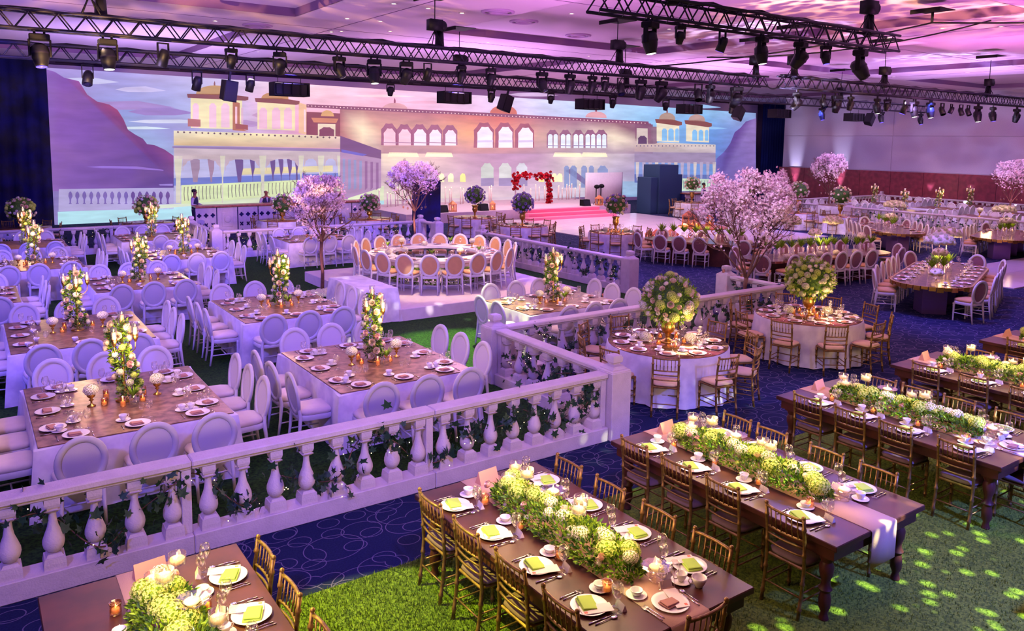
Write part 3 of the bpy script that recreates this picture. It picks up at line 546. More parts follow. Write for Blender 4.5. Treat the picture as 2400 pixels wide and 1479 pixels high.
(7,(9.3,4.21,9.36,4.16,9.3,4.1,9.25,4.16),(110,80,100)),
(7,(9.58,4.2,9.64,4.15,9.58,4.1,9.53,4.15),(110,80,100)),
(7,(9.86,4.2,9.92,4.15,9.86,4.09,9.81,4.14),(110,80,100)),
(7,(10.15,4.19,10.2,4.14,10.14,4.09,10.09,4.14),(110,80,100)),
(7,(10.43,4.19,10.49,4.13,10.43,4.08,10.37,4.13),(110,80,100)),
(7,(10.72,4.18,10.78,4.13,10.72,4.07,10.66,4.13),(110,80,100)),
(7,(11.01,4.18,11.07,4.12,11.01,4.07,10.95,4.12),(110,80,100)),
(7,(11.3,4.17,11.36,4.12,11.3,4.06,11.25,4.11),(110,80,100)),
(7,(11.6,4.16,11.66,4.11,11.6,4.05,11.54,4.11),(110,80,100)),
(7,(11.9,4.16,11.96,4.1,11.9,4.05,11.84,4.1),(110,80,100)),
(7,(12.2,4.15,12.26,4.1,12.2,4.04,12.14,4.1),(110,80,100)),
(7,(12.5,4.15,12.56,4.09,12.5,4.04,12.44,4.09),(110,80,100)),
(7,(12.81,4.14,12.87,4.09,12.81,4.03,12.75,4.08),(110,80,100)),
(7,(13.12,4.13,13.18,4.08,13.12,4.02,13.06,4.08),(110,80,100)),
(7,(13.43,4.13,13.49,4.07,13.43,4.02,13.37,4.07),(110,80,100)),
(7,(13.75,4.12,13.81,4.07,13.74,4.01,13.68,4.06),(110,80,100)),
(7,(14.06,4.12,14.12,4.06,14.06,4,14,4.06),(110,80,100)),
(7,(14.38,4.11,14.45,4.05,14.38,4,14.32,4.05),(110,80,100)),
(7,(14.71,4.1,14.77,4.05,14.7,3.99,14.64,4.04),(110,80,100)),
(7,(15.03,4.1,15.1,4.04,15.03,3.98,14.97,4.04),(110,80,100)),
(7,(15.36,4.09,15.43,4.03,15.36,3.97,15.3,4.03),(110,80,100)),
(7,(15.69,4.08,15.76,4.03,15.69,3.97,15.63,4.02),(110,80,100)),
(7,(16.03,4.08,16.09,4.02,16.03,3.96,15.96,4.02),(110,80,100)),
(7,(16.37,4.07,16.43,4.01,16.37,3.95,16.3,4.01),(110,80,100)),
(6,(14.79,5.33,16.64,5.3,16.63,4.08,14.77,4.14),(150,80,100)),
(7,(15.04,5.03,16.54,5.02,16.42,4.8,15.17,4.79),(215,150,120)),
(7,(15.4,4.73,16.37,4.73,16.36,4.1,15.39,4.11),(230,215,195)),
(8,(15.46,4.08,15.48,4.27,15.47,4.41,15.6,4.48,15.71,4.56,15.88,4.55,16.05,4.56,16.16,4.49,16.29,4.43,16.28,4.28,16.29,4.1),(140,75,105)),
(7,(15.57,5.17,15.65,5.35,15.88,5.45,16.12,5.41,16.26,5.28,16.3,5.13,15.57,5.13),(225,180,130)),
(6,(9.1,5.83,11.52,5.85,11.49,4.36,9.06,4.38),(238,228,190)),
(7,(8.94,5.98,8.97,5.8,11.66,5.77,11.82,5.82,11.83,5.97,10.64,6.06),(150,95,90)),
(7,(9.36,5.98,9.36,6.06,9.47,6.21,9.69,6.34,9.99,6.42,10.22,6.45,10.5,6.44,10.8,6.38,11,6.26,11.08,6.14,11.08,6.02),(200,165,120)),
(7,(10.19,6.41,10.18,6.53,10.23,6.67,10.26,6.53,10.25,6.41),(150,100,110)),
(7,(9.14,4.4,9.18,5.32,9.17,5.44,9.22,5.49,9.26,5.56,9.32,5.55,9.38,5.56,9.42,5.5,9.46,5.45,9.46,5.33,9.43,4.4),(240,205,225)),
(7,(9.91,4.41,9.94,5.32,9.94,5.45,9.99,5.51,10.04,5.59,10.11,5.58,10.18,5.59,10.22,5.52,10.28,5.46,10.27,5.33,10.25,4.42),(240,205,225)),
(7,(10.47,4.43,10.5,5.29,10.5,5.45,10.57,5.52,10.62,5.61,10.71,5.6,10.79,5.61,10.84,5.53,10.9,5.46,10.89,5.31,10.88,4.43),(240,205,225)),
(7,(11.06,5.75,11.4,5.64,11.37,4.42,11.79,4.26,11.02,4.31),(190,130,100)),
(8,(11.17,5.46,11.27,5.46,11.25,4.63,11.15,4.63),(240,200,215)),
(8,(11.46,5.43,11.56,5.41,11.54,4.59,11.44,4.63),(220,190,210)),
(8,(8.94,4.82,9.52,4.79,9.51,4.45,8.93,4.45),(190,130,130)),
(8,(11.17,4.63,11.77,4.58,11.77,4.33,11.16,4.38),(170,100,95)),
(6,(12.27,5.75,14.2,5.74,14.17,4.35,12.24,4.38),(240,226,190)),
(7,(12.14,5.92,12.18,5.73,14.25,5.66,14.43,5.71,14.44,5.86,13.5,5.97),(150,95,90)),
(7,(12.48,5.91,12.48,5.98,12.56,6.09,12.74,6.18,12.98,6.24,13.16,6.26,13.39,6.25,13.62,6.21,13.79,6.13,13.85,6.03,13.85,5.92),(200,155,110)),
(7,(13.13,6.21,13.12,6.34,13.17,6.49,13.21,6.34,13.19,6.22),(150,100,110)),
(7,(12.32,4.4,12.35,5.16,12.34,5.31,12.41,5.38,12.46,5.47,12.55,5.46,12.63,5.47,12.68,5.39,12.75,5.32,12.74,5.17,12.73,4.41),(240,200,220)),
(7,(12.97,4.41,12.99,5.16,12.99,5.32,13.06,5.4,13.12,5.49,13.21,5.48,13.3,5.5,13.35,5.41,13.42,5.34,13.41,5.18,13.41,4.42),(240,200,220)),
(7,(13.58,4.42,13.61,5.2,13.6,5.35,13.67,5.42,13.73,5.51,13.81,5.5,13.9,5.52,13.96,5.43,14.02,5.36,14.01,5.21,14.01,4.43),(240,200,220)),
(7,(14.39,5.79,14.8,5.68,14.77,4.16,14.36,4.22),(240,200,170)),
(8,(14.65,5.45,14.75,5.44,14.73,4.27,14.64,4.29),(250,215,225)),
(6,(16.63,4.12,19.01,3.36,19.01,2.89,16.62,3.28),(125,85,140)),
(7,(16.69,3.4,18.17,3.13,17.92,3.04,16.69,3.24),(110,110,200)),
(6,(16.62,3.26,19.01,2.89,19,1.29,16.59,0.65),(180,150,185)),
(7,(16.76,2.9,16.9,2.9,16.89,1.34,16.74,1.2),(150,160,200)),
(7,(17.07,2.86,17.22,2.86,17.21,1.33,17.06,1.2),(150,160,200)),
(7,(17.39,2.83,17.54,2.83,17.53,1.32,17.38,1.19),(150,160,200)),
(7,(17.72,2.79,17.87,2.79,17.85,1.32,17.7,1.18),(150,160,200)),
(7,(18.04,2.76,18.19,2.76,18.18,1.31,18.03,1.17),(150,110,160)),
(7,(18.37,2.72,18.52,2.72,18.51,1.3,18.36,1.16),(150,110,160)),
(7,(18.7,2.68,18.85,2.68,18.85,1.29,18.69,1.16),(150,110,160)),
(5,(16.64,5.63,17.94,5.61,17.93,4.39,16.63,4.4),(175,115,130,200,150,150,250,235,205,190,130,130)),
(5,(17.94,5.61,19.2,5.58,19.2,4.38,17.93,4.39),(200,150,150,195,140,150,225,180,165,250,235,205)),
(5,(19.2,5.58,21.86,5.54,21.87,4.37,19.2,4.38),(195,140,150,195,130,145,215,170,155,225,180,165)),
(5,(21.86,5.54,24.72,5.5,24.73,4.35,21.87,4.37),(195,130,145,215,130,130,245,185,145,215,170,155)),
(5,(24.72,5.5,27.15,5.46,27.17,4.33,24.73,4.35),(215,130,130,215,120,115,235,165,145,245,185,145)),
(5,(27.15,5.46,29.74,5.42,29.76,4.31,27.17,4.33),(215,120,115,190,130,145,220,180,170,235,165,145)),
(5,(29.74,5.42,32.85,5.37,32.88,4.29,29.76,4.31),(190,130,145,175,130,155,205,185,185,220,180,170)),
(5,(32.85,5.37,36.19,5.31,36.23,4.26,32.88,4.29),(175,130,155,170,125,140,250,235,215,205,185,185)),
(5,(36.19,5.31,39.78,5.25,39.83,4.24,36.23,4.26),(170,125,140,145,110,140,150,115,140,250,235,215)),
(5,(16.63,4.4,17.93,4.39,17.92,3.17,16.62,3.17),(190,130,130,250,235,205,215,180,170,170,120,145)),
(5,(17.93,4.39,19.2,4.38,19.19,3.18,17.92,3.17),(250,235,205,225,180,165,190,150,160,215,180,170)),
(5,(19.2,4.38,21.87,4.37,21.87,3.18,19.19,3.18),(225,180,165,215,170,155,190,150,165,190,150,160)),
(5,(21.87,4.37,24.73,4.35,24.74,3.19,21.87,3.18),(215,170,155,245,185,145,205,155,165,190,150,165)),
(5,(24.73,4.35,27.17,4.33,27.19,3.19,24.74,3.19),(245,185,145,235,165,145,195,150,165,205,155,165)),
(5,(27.17,4.33,29.76,4.31,29.79,3.2,27.19,3.19),(235,165,145,220,180,170,190,155,175,195,150,165)),
(5,(29.76,4.31,32.88,4.29,32.91,3.21,29.79,3.2),(220,180,170,205,185,185,185,165,180,190,155,175)),
(5,(32.88,4.29,36.23,4.26,36.27,3.21,32.91,3.21),(205,185,185,250,235,215,190,170,185,185,165,180)),
(5,(36.23,4.26,39.83,4.24,39.88,3.22,36.27,3.21),(250,235,215,150,115,140,150,120,155,190,170,185)),
(4,(16.62,3.19,17.92,3.2,17.91,1.92,16.6,1.93),(160,120,160,190,150,175,200,170,190,170,140,175)),
(4,(17.92,3.2,19.19,3.2,19.18,1.91,17.91,1.92),(190,150,175,250,235,210,205,180,190,200,170,190)),
(4,(19.19,3.2,21.87,3.21,21.87,1.9,19.18,1.91),(250,235,210,235,205,200,220,195,200,205,180,190)),
(4,(21.87,3.21,24.74,3.21,24.75,1.89,21.87,1.9),(235,205,200,200,160,185,205,175,195,220,195,200)),
(4,(24.74,3.21,27.19,3.22,27.21,1.87,24.75,1.89),(200,160,185,195,155,190,200,165,195,205,175,195)),
(4,(27.19,3.22,29.79,3.23,29.82,1.86,27.21,1.87),(195,155,190,195,160,190,205,175,200,200,165,195)),
(4,(29.79,3.23,32.91,3.23,32.95,1.84,29.82,1.86),(195,160,190,240,225,215,215,205,205,205,175,200)),
(4,(32.91,3.23,36.27,3.24,36.32,1.83,32.95,1.84),(240,225,215,215,200,210,190,180,205,215,205,205)),
(4,(36.27,3.24,39.88,3.25,39.95,1.81,36.32,1.83),(215,200,210,160,140,180,165,150,190,190,180,205)),
(4,(16.6,1.93,17.91,1.92,17.9,0.64,16.59,0.65),(170,140,175,200,170,190,225,225,205,215,220,205)),
(4,(17.91,1.92,19.18,1.91,19.18,0.62,17.9,0.64),(200,170,190,205,180,190,225,215,205,225,225,205)),
(4,(19.18,1.91,21.87,1.9,21.87,0.59,19.18,0.62),(205,180,190,220,195,200,225,215,205,225,215,205)),
(4,(21.87,1.9,24.75,1.89,24.76,0.55,21.87,0.59),(220,195,200,205,175,195,230,210,210,225,215,205)),
(4,(24.75,1.89,27.21,1.87,27.23,0.52,24.76,0.55),(205,175,195,200,165,195,225,205,215,230,210,210)),
(4,(27.21,1.87,29.82,1.86,29.85,0.48,27.23,0.52),(200,165,195,205,175,200,225,205,220,225,205,215)),
(4,(29.82,1.86,32.95,1.84,32.99,0.44,29.85,0.48),(205,175,200,215,205,205,215,205,220,225,205,220)),
(4,(32.95,1.84,36.32,1.83,36.38,0.4,32.99,0.44),(215,205,205,190,180,205,190,200,220,215,205,220)),
(4,(36.32,1.83,39.95,1.81,40.02,0.35,36.38,0.4),(190,180,205,165,150,190,180,190,215,190,200,220)),
(6,(14.8,5.72,24.72,5.64,39.36,5.44,39.37,5.23,24.72,5.45,16.64,5.52,14.79,5.55),(150,90,125)),
(7,(14.89,5.67,14.92,5.64,14.89,5.6,14.85,5.64),(255,225,225)),
(7,(15.08,5.67,15.12,5.64,15.08,5.6,15.04,5.63),(255,225,225)),
(7,(15.27,5.67,15.31,5.63,15.27,5.6,15.24,5.63),(255,225,225)),
(7,(15.47,5.66,15.5,5.63,15.47,5.6,15.43,5.63),(255,225,225)),
(7,(15.66,5.66,15.7,5.63,15.66,5.59,15.63,5.63),(255,225,225)),
(7,(15.86,5.66,15.9,5.63,15.86,5.59,15.82,5.62),(255,225,225)),
(7,(16.06,5.66,16.1,5.62,16.06,5.59,16.02,5.62),(255,225,225)),
(7,(16.26,5.65,16.29,5.62,16.26,5.59,16.22,5.62),(255,225,225)),
(7,(16.46,5.65,16.49,5.62,16.46,5.58,16.42,5.62),(255,225,225)),
(7,(16.66,5.65,16.7,5.62,16.66,5.58,16.62,5.61),(255,225,225)),
(7,(16.86,5.65,16.9,5.61,16.86,5.58,16.82,5.61),(255,225,225)),
(7,(17.06,5.64,17.1,5.61,17.06,5.57,17.02,5.61),(255,225,225)),
(7,(17.27,5.64,17.31,5.61,17.27,5.57,17.23,5.6),(255,225,225)),
(7,(17.47,5.64,17.51,5.6,17.47,5.57,17.43,5.6),(255,225,225)),
(7,(17.68,5.63,17.72,5.6,17.68,5.57,17.64,5.6),(255,225,225)),
(7,(17.89,5.63,17.93,5.6,17.89,5.56,17.85,5.6),(255,225,225)),
(7,(18.1,5.63,18.14,5.6,18.1,5.56,18.06,5.59),(255,225,225)),
(7,(18.31,5.63,18.35,5.59,18.31,5.56,18.27,5.59),(255,225,225)),
(7,(18.52,5.62,18.56,5.59,18.52,5.56,18.48,5.59),(255,225,225)),
(7,(18.73,5.62,18.77,5.59,18.73,5.55,18.69,5.59),(255,225,225)),
(7,(18.95,5.62,18.99,5.59,18.95,5.55,18.91,5.58),(255,225,225)),
(7,(19.16,5.62,19.2,5.58,19.16,5.55,19.12,5.58),(255,225,225)),
(7,(19.38,5.61,19.42,5.58,19.38,5.54,19.34,5.58),(255,225,225)),
(7,(19.6,5.61,19.64,5.58,19.59,5.54,19.55,5.57),(255,225,225)),
(7,(19.81,5.61,19.86,5.57,19.81,5.54,19.77,5.57),(255,225,225)),
(7,(20.03,5.6,20.08,5.57,20.03,5.53,19.99,5.57),(255,225,225)),
(7,(20.26,5.6,20.3,5.57,20.25,5.53,20.21,5.57),(255,225,225)),
(7,(20.48,5.6,20.52,5.57,20.48,5.53,20.44,5.56),(255,225,225)),
(7,(20.7,5.6,20.74,5.56,20.7,5.53,20.66,5.56),(255,225,225)),
(7,(20.93,5.59,20.97,5.56,20.93,5.52,20.88,5.56),(255,225,225)),
(7,(21.15,5.59,21.2,5.56,21.15,5.52,21.11,5.55),(255,225,225)),
(7,(21.38,5.59,21.42,5.55,21.38,5.52,21.34,5.55),(255,225,225)),
(7,(21.61,5.59,21.65,5.55,21.61,5.51,21.57,5.55),(255,225,225)),
(7,(21.84,5.58,21.88,5.55,21.84,5.51,21.8,5.54),(255,225,225)),
(7,(22.07,5.58,22.12,5.54,22.07,5.51,22.03,5.54),(255,225,225)),
(7,(22.31,5.58,22.35,5.54,22.31,5.5,22.26,5.54),(255,225,225)),
(7,(22.54,5.57,22.59,5.54,22.54,5.5,22.5,5.54),(255,225,225)),
(7,(22.78,5.57,22.82,5.54,22.78,5.5,22.73,5.53),(255,225,225)),
(7,(23.01,5.57,23.06,5.53,23.01,5.49,22.97,5.53),(255,225,225)),
(7,(23.25,5.56,23.3,5.53,23.25,5.49,23.21,5.53),(255,225,225)),
(7,(23.49,5.56,23.54,5.53,23.49,5.49,23.45,5.52),(255,225,225)),
(7,(23.73,5.56,23.78,5.52,23.74,5.48,23.69,5.52),(255,225,225)),
(7,(23.98,5.56,24.02,5.52,23.98,5.48,23.93,5.52),(255,225,225)),
(7,(24.22,5.55,24.27,5.52,24.22,5.48,24.18,5.51),(255,225,225)),
(7,(24.47,5.55,24.52,5.51,24.47,5.47,24.42,5.51),(255,225,225)),
(7,(24.72,5.55,24.76,5.51,24.72,5.47,24.67,5.51),(255,225,225)),
(7,(24.97,5.54,25.01,5.51,24.97,5.47,24.92,5.5),(255,225,225)),
(7,(25.22,5.54,25.26,5.5,25.22,5.46,25.17,5.5),(255,225,225)),
(7,(25.47,5.54,25.52,5.5,25.47,5.46,25.42,5.5),(255,225,225)),
(7,(25.72,5.53,25.77,5.5,25.72,5.46,25.67,5.49),(255,225,225)),
(7,(25.98,5.53,26.03,5.49,25.98,5.45,25.93,5.49),(255,225,225)),
(7,(26.23,5.53,26.28,5.49,26.24,5.45,26.19,5.49),(255,225,225)),
(7,(26.49,5.52,26.54,5.49,26.49,5.45,26.44,5.48),(255,225,225)),
(7,(26.75,5.52,26.8,5.48,26.75,5.44,26.7,5.48),(255,225,225)),
(7,(27.01,5.52,27.07,5.48,27.02,5.44,26.97,5.48),(255,225,225)),
(7,(27.28,5.51,27.33,5.48,27.28,5.44,27.23,5.47),(255,225,225)),
(7,(27.54,5.51,27.59,5.47,27.54,5.43,27.49,5.47),(255,225,225)),
(7,(27.81,5.51,27.86,5.47,27.81,5.43,27.76,5.47),(255,225,225)),
(7,(28.08,5.5,28.13,5.47,28.08,5.43,28.03,5.46),(255,225,225)),
(7,(28.35,5.5,28.4,5.46,28.35,5.42,28.3,5.46),(255,225,225)),
(7,(28.62,5.5,28.67,5.46,28.62,5.42,28.57,5.46),(255,225,225)),
(7,(28.89,5.49,28.95,5.46,28.9,5.41,28.84,5.45),(255,225,225)),
(7,(29.17,5.49,29.22,5.45,29.17,5.41,29.12,5.45),(255,225,225)),
(7,(29.45,5.49,29.5,5.45,29.45,5.41,29.39,5.44),(255,225,225)),
(7,(29.73,5.48,29.78,5.44,29.73,5.4,29.67,5.44),(255,225,225)),
(7,(30.01,5.48,30.06,5.44,30.01,5.4,29.95,5.44),(255,225,225)),
(7,(30.29,5.48,30.34,5.44,30.29,5.4,30.24,5.43),(255,225,225)),
(7,(30.57,5.47,30.63,5.43,30.57,5.39,30.52,5.43),(255,225,225)),
(7,(30.86,5.47,30.91,5.43,30.86,5.39,30.81,5.43),(255,225,225)),
(7,(31.15,5.46,31.2,5.43,31.15,5.38,31.09,5.42),(255,225,225)),
(7,(31.44,5.46,31.49,5.42,31.44,5.38,31.38,5.42),(255,225,225)),
(7,(31.73,5.46,31.79,5.42,31.73,5.38,31.67,5.41),(255,225,225)),
(7,(32.02,5.45,32.08,5.41,32.03,5.37,31.97,5.41),(255,225,225)),
(7,(32.32,5.45,32.38,5.41,32.32,5.37,32.26,5.41),(255,225,225)),
(7,(32.62,5.45,32.68,5.41,32.62,5.36,32.56,5.4),(255,225,225)),
(7,(32.92,5.44,32.98,5.4,32.92,5.36,32.86,5.4),(255,225,225)),
(7,(33.22,5.44,33.28,5.4,33.22,5.36,33.16,5.4),(255,225,225)),
(7,(33.52,5.43,33.58,5.39,33.53,5.35,33.47,5.39),(255,225,225)),
(7,(33.83,5.43,33.89,5.39,33.83,5.35,33.77,5.39),(255,225,225)),
(7,(34.14,5.43,34.2,5.39,34.14,5.34,34.08,5.38),(255,225,225)),
(7,(34.45,5.42,34.51,5.38,34.45,5.34,34.39,5.38),(255,225,225)),
(7,(34.76,5.42,34.82,5.38,34.76,5.33,34.7,5.38),(255,225,225)),
(7,(35.07,5.41,35.13,5.37,35.08,5.33,35.01,5.37),(255,225,225)),
(7,(35.39,5.41,35.45,5.37,35.39,5.33,35.33,5.37),(255,225,225)),
(7,(35.71,5.41,35.77,5.37,35.71,5.32,35.65,5.36),(255,225,225)),
(7,(36.03,5.4,36.09,5.36,36.03,5.32,35.97,5.36),(255,225,225)),
(7,(36.35,5.4,36.42,5.36,36.36,5.31,36.29,5.35),(255,225,225)),
(7,(36.68,5.39,36.74,5.35,36.68,5.31,36.62,5.35),(255,225,225)),
(7,(37.01,5.39,37.07,5.35,37.01,5.3,36.95,5.35),(255,225,225)),
(7,(37.34,5.39,37.4,5.34,37.34,5.3,37.27,5.34),(255,225,225)),
(7,(37.67,5.38,37.73,5.34,37.67,5.3,37.61,5.34),(255,225,225)),
(7,(38,5.38,38.07,5.34,38.01,5.29,37.94,5.33),(255,225,225)),
(7,(38.34,5.37,38.41,5.33,38.34,5.29,38.28,5.33),(255,225,225)),
(7,(38.68,5.37,38.75,5.33,38.68,5.28,38.62,5.32),(255,225,225)),
(7,(39.02,5.36,39.09,5.32,39.03,5.28,38.96,5.32),(255,225,225)),
(5,(19.07,5.6,19.11,5.71,19.26,5.83,19.5,5.93,19.85,5.98,20.18,5.96,20.43,5.89,20.6,5.77,20.64,5.61),(225,175,185)),
(5,(19.8,5.96,19.79,6.1,19.85,6.26,19.92,6.1,19.9,5.96),(170,100,130)),
(5,(26.16,5.59,26.2,5.74,26.39,5.92,26.69,6.06,27.14,6.13,27.56,6.1,27.89,5.99,28.1,5.82,28.17,5.6),(215,130,115)),
(5,(27.08,6.1,27.06,6.26,27.14,6.44,27.22,6.26,27.21,6.11),(170,100,130)),
(5,(33.63,5.57,33.67,5.69,33.84,5.83,34.12,5.93,34.54,5.99,34.93,5.96,35.23,5.88,35.43,5.75,35.49,5.57),(225,175,185)),
(5,(34.47,5.96,34.44,6.12,34.53,6.32,34.63,6.13,34.61,5.96),(170,100,130)),
(6,(19.01,3.64,19.03,4.19,19.02,4.51,19.17,4.66,19.3,4.84,19.5,4.82,19.69,4.85,19.82,4.68,19.97,4.53,19.96,4.2,19.98,3.65),(170,105,140)),
(7,(19.17,3.62,19.18,4.07,19.17,4.31,19.29,4.43,19.39,4.57,19.53,4.55,19.68,4.57,19.78,4.44,19.89,4.32,19.88,4.08,19.9,3.63),(250,205,220)),
(8,(19.12,3.81,19.98,3.8,19.98,3.75,19.12,3.76),(180,140,170)),
(6,(19.92,3.65,19.94,4.14,19.93,4.47,20.09,4.63,20.22,4.82,20.43,4.79,20.64,4.83,20.77,4.64,20.93,4.49,20.92,4.15,20.94,3.66),(170,105,140)),
(7,(20.08,3.63,20.1,4.02,20.09,4.27,20.21,4.39,20.31,4.54,20.47,4.52,20.63,4.54,20.73,4.4,20.85,4.28,20.84,4.03,20.86,3.64),(250,205,220)),
(8,(20.03,3.82,20.94,3.8,20.94,3.76,20.03,3.77),(180,140,170)),
(6,(20.88,3.66,20.9,4.15,20.89,4.49,21.05,4.65,21.19,4.84,21.4,4.82,21.61,4.85,21.75,4.66,21.91,4.51,21.9,4.17,21.92,3.67),(170,105,140)),
(7,(21.04,3.64,21.06,4.03,21.05,4.29,21.17,4.41,21.28,4.56,21.44,4.54,21.6,4.56,21.71,4.42,21.83,4.3,21.82,4.04,21.84,3.64),(250,230,245)),
(8,(20.99,3.83,21.92,3.81,21.92,3.77,20.99,3.78),(180,140,170)),
(6,(21.87,3.67,21.89,4.16,21.87,4.49,22.03,4.65,22.17,4.84,22.38,4.82,22.59,4.85,22.73,4.67,22.89,4.51,22.88,4.17,22.9,3.68),(170,105,140)),
(7,(22.03,3.65,22.05,4.03,22.04,4.29,22.16,4.41,22.26,4.55,22.42,4.53,22.58,4.56,22.69,4.42,22.81,4.3,22.8,4.04,22.82,3.65),(250,230,245)),
(8,(21.98,3.84,22.9,3.82,22.9,3.78,21.98,3.79),(180,140,170)),
(6,(22.9,3.68,22.92,4.19,22.91,4.51,23.06,4.66,23.19,4.84,23.4,4.82,23.6,4.85,23.74,4.67,23.9,4.52,23.89,4.2,23.91,3.69),(170,105,140)),
(7,(23.07,3.65,23.09,4.06,23.08,4.3,23.19,4.41,23.29,4.55,23.44,4.53,23.59,4.55,23.7,4.42,23.81,4.31,23.8,4.07,23.82,3.66),(250,230,245)),
(8,(23.02,3.85,23.91,3.83,23.91,3.78,23.02,3.8),(180,140,170)),
(6,(25.03,3.54,25.06,4.14,25.03,4.58,25.25,4.79,25.44,5.04,25.74,5.01,26.04,5.06,26.24,4.81,26.47,4.61,26.46,4.16,26.49,3.55),(175,100,125)),
(7,(25.27,3.54,25.29,4.08,25.27,4.43,25.44,4.6,25.59,4.79,25.82,4.77,26.05,4.8,26.2,4.61,26.38,4.45,26.37,4.1,26.4,3.55),(245,235,250)),
(8,(25.27,3.97,26.4,4.01,26.4,3.89,25.27,3.85),(220,205,235)),
(6,(26.56,3.55,26.57,4.22,26.55,4.64,26.76,4.84,26.94,5.08,27.22,5.05,27.51,5.09,27.7,4.86,27.92,4.67,27.91,4.24,27.95,3.56),(175,100,125)),
(7,(26.81,3.55,26.82,4.18,26.8,4.5,26.96,4.65,27.09,4.82,27.3,4.8,27.52,4.83,27.66,4.66,27.83,4.51,27.82,4.19,27.85,3.56),(245,235,250)),
(8,(26.8,3.99,27.84,4.03,27.84,3.9,26.8,3.86),(220,205,235)),
(6,(28.01,3.56,28.03,4.16,28,4.6,28.23,4.81,28.42,5.06,28.73,5.03,29.03,5.08,29.24,4.83,29.48,4.63,29.47,4.18,29.51,3.57),(175,100,125)),
(7,(28.27,3.56,28.28,4.11,28.26,4.45,28.43,4.61,28.58,4.8,28.81,4.78,29.05,4.81,29.21,4.62,29.39,4.47,29.38,4.12,29.41,3.57),(245,235,250)),
(8,(28.26,4.01,29.4,4.05,29.41,3.92,28.26,3.88),(220,205,235)),
(6,(30.49,3.58,30.49,4.14,30.47,4.42,30.62,4.56,30.74,4.71,30.94,4.69,31.14,4.72,31.27,4.57,31.42,4.44,31.42,4.15,31.45,3.58),(165,115,145)),
(7,(30.59,3.55,30.58,4.22,30.58,4.33,30.63,4.38,30.68,4.44,30.76,4.43,30.83,4.44,30.89,4.38,30.95,4.33,30.94,4.22,30.97,3.55),(235,240,250)),
(7,(31.04,3.55,31.03,4.24,31.02,4.34,31.07,4.39,31.12,4.45,31.19,4.44,31.26,4.45,31.31,4.4,31.36,4.35,31.36,4.25,31.38,3.56),(235,240,250)),
(8,(30.52,3.74,31.45,3.72,31.45,3.67,30.52,3.69),(160,150,185)),
(6,(31.52,3.58,31.53,4.16,31.5,4.44,31.65,4.57,31.78,4.73,31.98,4.71,32.18,4.74,32.32,4.59,32.48,4.45,32.47,4.17,32.51,3.59),(165,115,145)),
(7,(31.63,3.56,31.62,4.23,31.61,4.34,31.67,4.4,31.72,4.46,31.79,4.45,31.87,4.46,31.93,4.4,31.99,4.35,31.99,4.24,32.01,3.56),(235,240,250)),
(7,(32.08,3.56,32.07,4.26,32.06,4.36,32.12,4.41,32.16,4.47,32.23,4.46,32.31,4.47,32.36,4.41,32.41,4.37,32.41,4.26,32.44,3.56),(235,240,250)),
(8,(31.55,3.75,32.5,3.73,32.5,3.67,31.55,3.69),(160,150,185)),
(6,(32.58,3.59,32.58,4.17,32.56,4.46,32.71,4.59,32.84,4.75,33.05,4.73,33.25,4.76,33.39,4.6,33.55,4.47,33.55,4.18,33.59,3.6),(165,115,145)),
(7,(32.69,3.56,32.67,4.25,32.67,4.36,32.72,4.41,32.78,4.48,32.86,4.47,32.94,4.48,32.99,4.42,33.05,4.36,33.05,4.25,33.08,3.57),(235,240,250)),
(7,(33.15,3.57,33.14,4.27,33.13,4.38,33.19,4.43,33.23,4.48,33.31,4.48,33.38,4.49,33.43,4.43,33.49,4.38,33.49,4.28,33.52,3.57),(235,240,250)),
(8,(32.61,3.76,33.58,3.74,33.59,3.68,32.61,3.7),(160,150,185)),
(6,(33.59,3.6,33.59,4.18,33.57,4.47,33.72,4.61,33.85,4.77,34.06,4.75,34.27,4.78,34.42,4.62,34.58,4.49,34.58,4.2,34.62,3.6),(165,115,145)),
(7,(33.7,3.57,33.68,4.26,33.67,4.37,33.74,4.43,33.79,4.49,33.87,4.48,33.95,4.5,34.01,4.43,34.07,4.38,34.07,4.27,34.1,3.57),(235,240,250)),
(7,(34.18,3.57,34.16,4.29,34.15,4.39,34.21,4.44,34.25,4.5,34.33,4.49,34.41,4.5,34.46,4.45,34.52,4.4,34.51,4.29,34.55,3.58),(235,240,250)),
(8,(33.62,3.77,34.62,3.75,34.62,3.69,33.62,3.71),(160,150,185)),
(6,(34.55,3.6,34.55,4.19,34.52,4.49,34.68,4.63,34.81,4.79,35.03,4.77,35.24,4.8,35.39,4.64,35.56,4.5,35.56,4.21,35.6,3.61),(165,115,145)),
(7,(34.66,3.58,34.64,4.27,34.63,4.39,34.69,4.44,34.75,4.51,34.83,4.5,34.92,4.51,34.97,4.45,35.04,4.39,35.04,4.28,35.07,3.58),(235,240,250)),
(7,(35.15,3.58,35.13,4.3,35.12,4.41,35.18,4.46,35.22,4.52,35.3,4.51,35.38,4.52,35.43,4.46,35.49,4.41,35.49,4.31,35.52,3.58),(235,240,250)),
(8,(34.58,3.77,35.59,3.75,35.6,3.7,34.58,3.72),(160,150,185)),
(5,(19.5,3.25,21.26,3.23,21.37,2.99,19.4,3.01),(255,245,215)),
(5,(21.87,3.26,23.51,3.24,23.62,2.99,21.76,3.01),(255,245,215)),
(5,(31.15,3.28,33.27,3.26,33.43,2.98,31.02,3.01),(255,245,215)),
(5,(33.49,3.29,35.5,3.27,35.66,2.98,33.35,3.01),(255,245,215)),
(5,(25.57,1.4,25.58,2.05,25.56,2.34,25.7,2.47,25.83,2.63,26.01,2.6,26.2,2.63,26.33,2.47,26.48,2.33,26.47,2.04,26.49,1.38),(205,210,205)),
(6,(25.57,1.71,26.49,1.72,26.5,1.23,25.57,1.24),(165,150,190)),
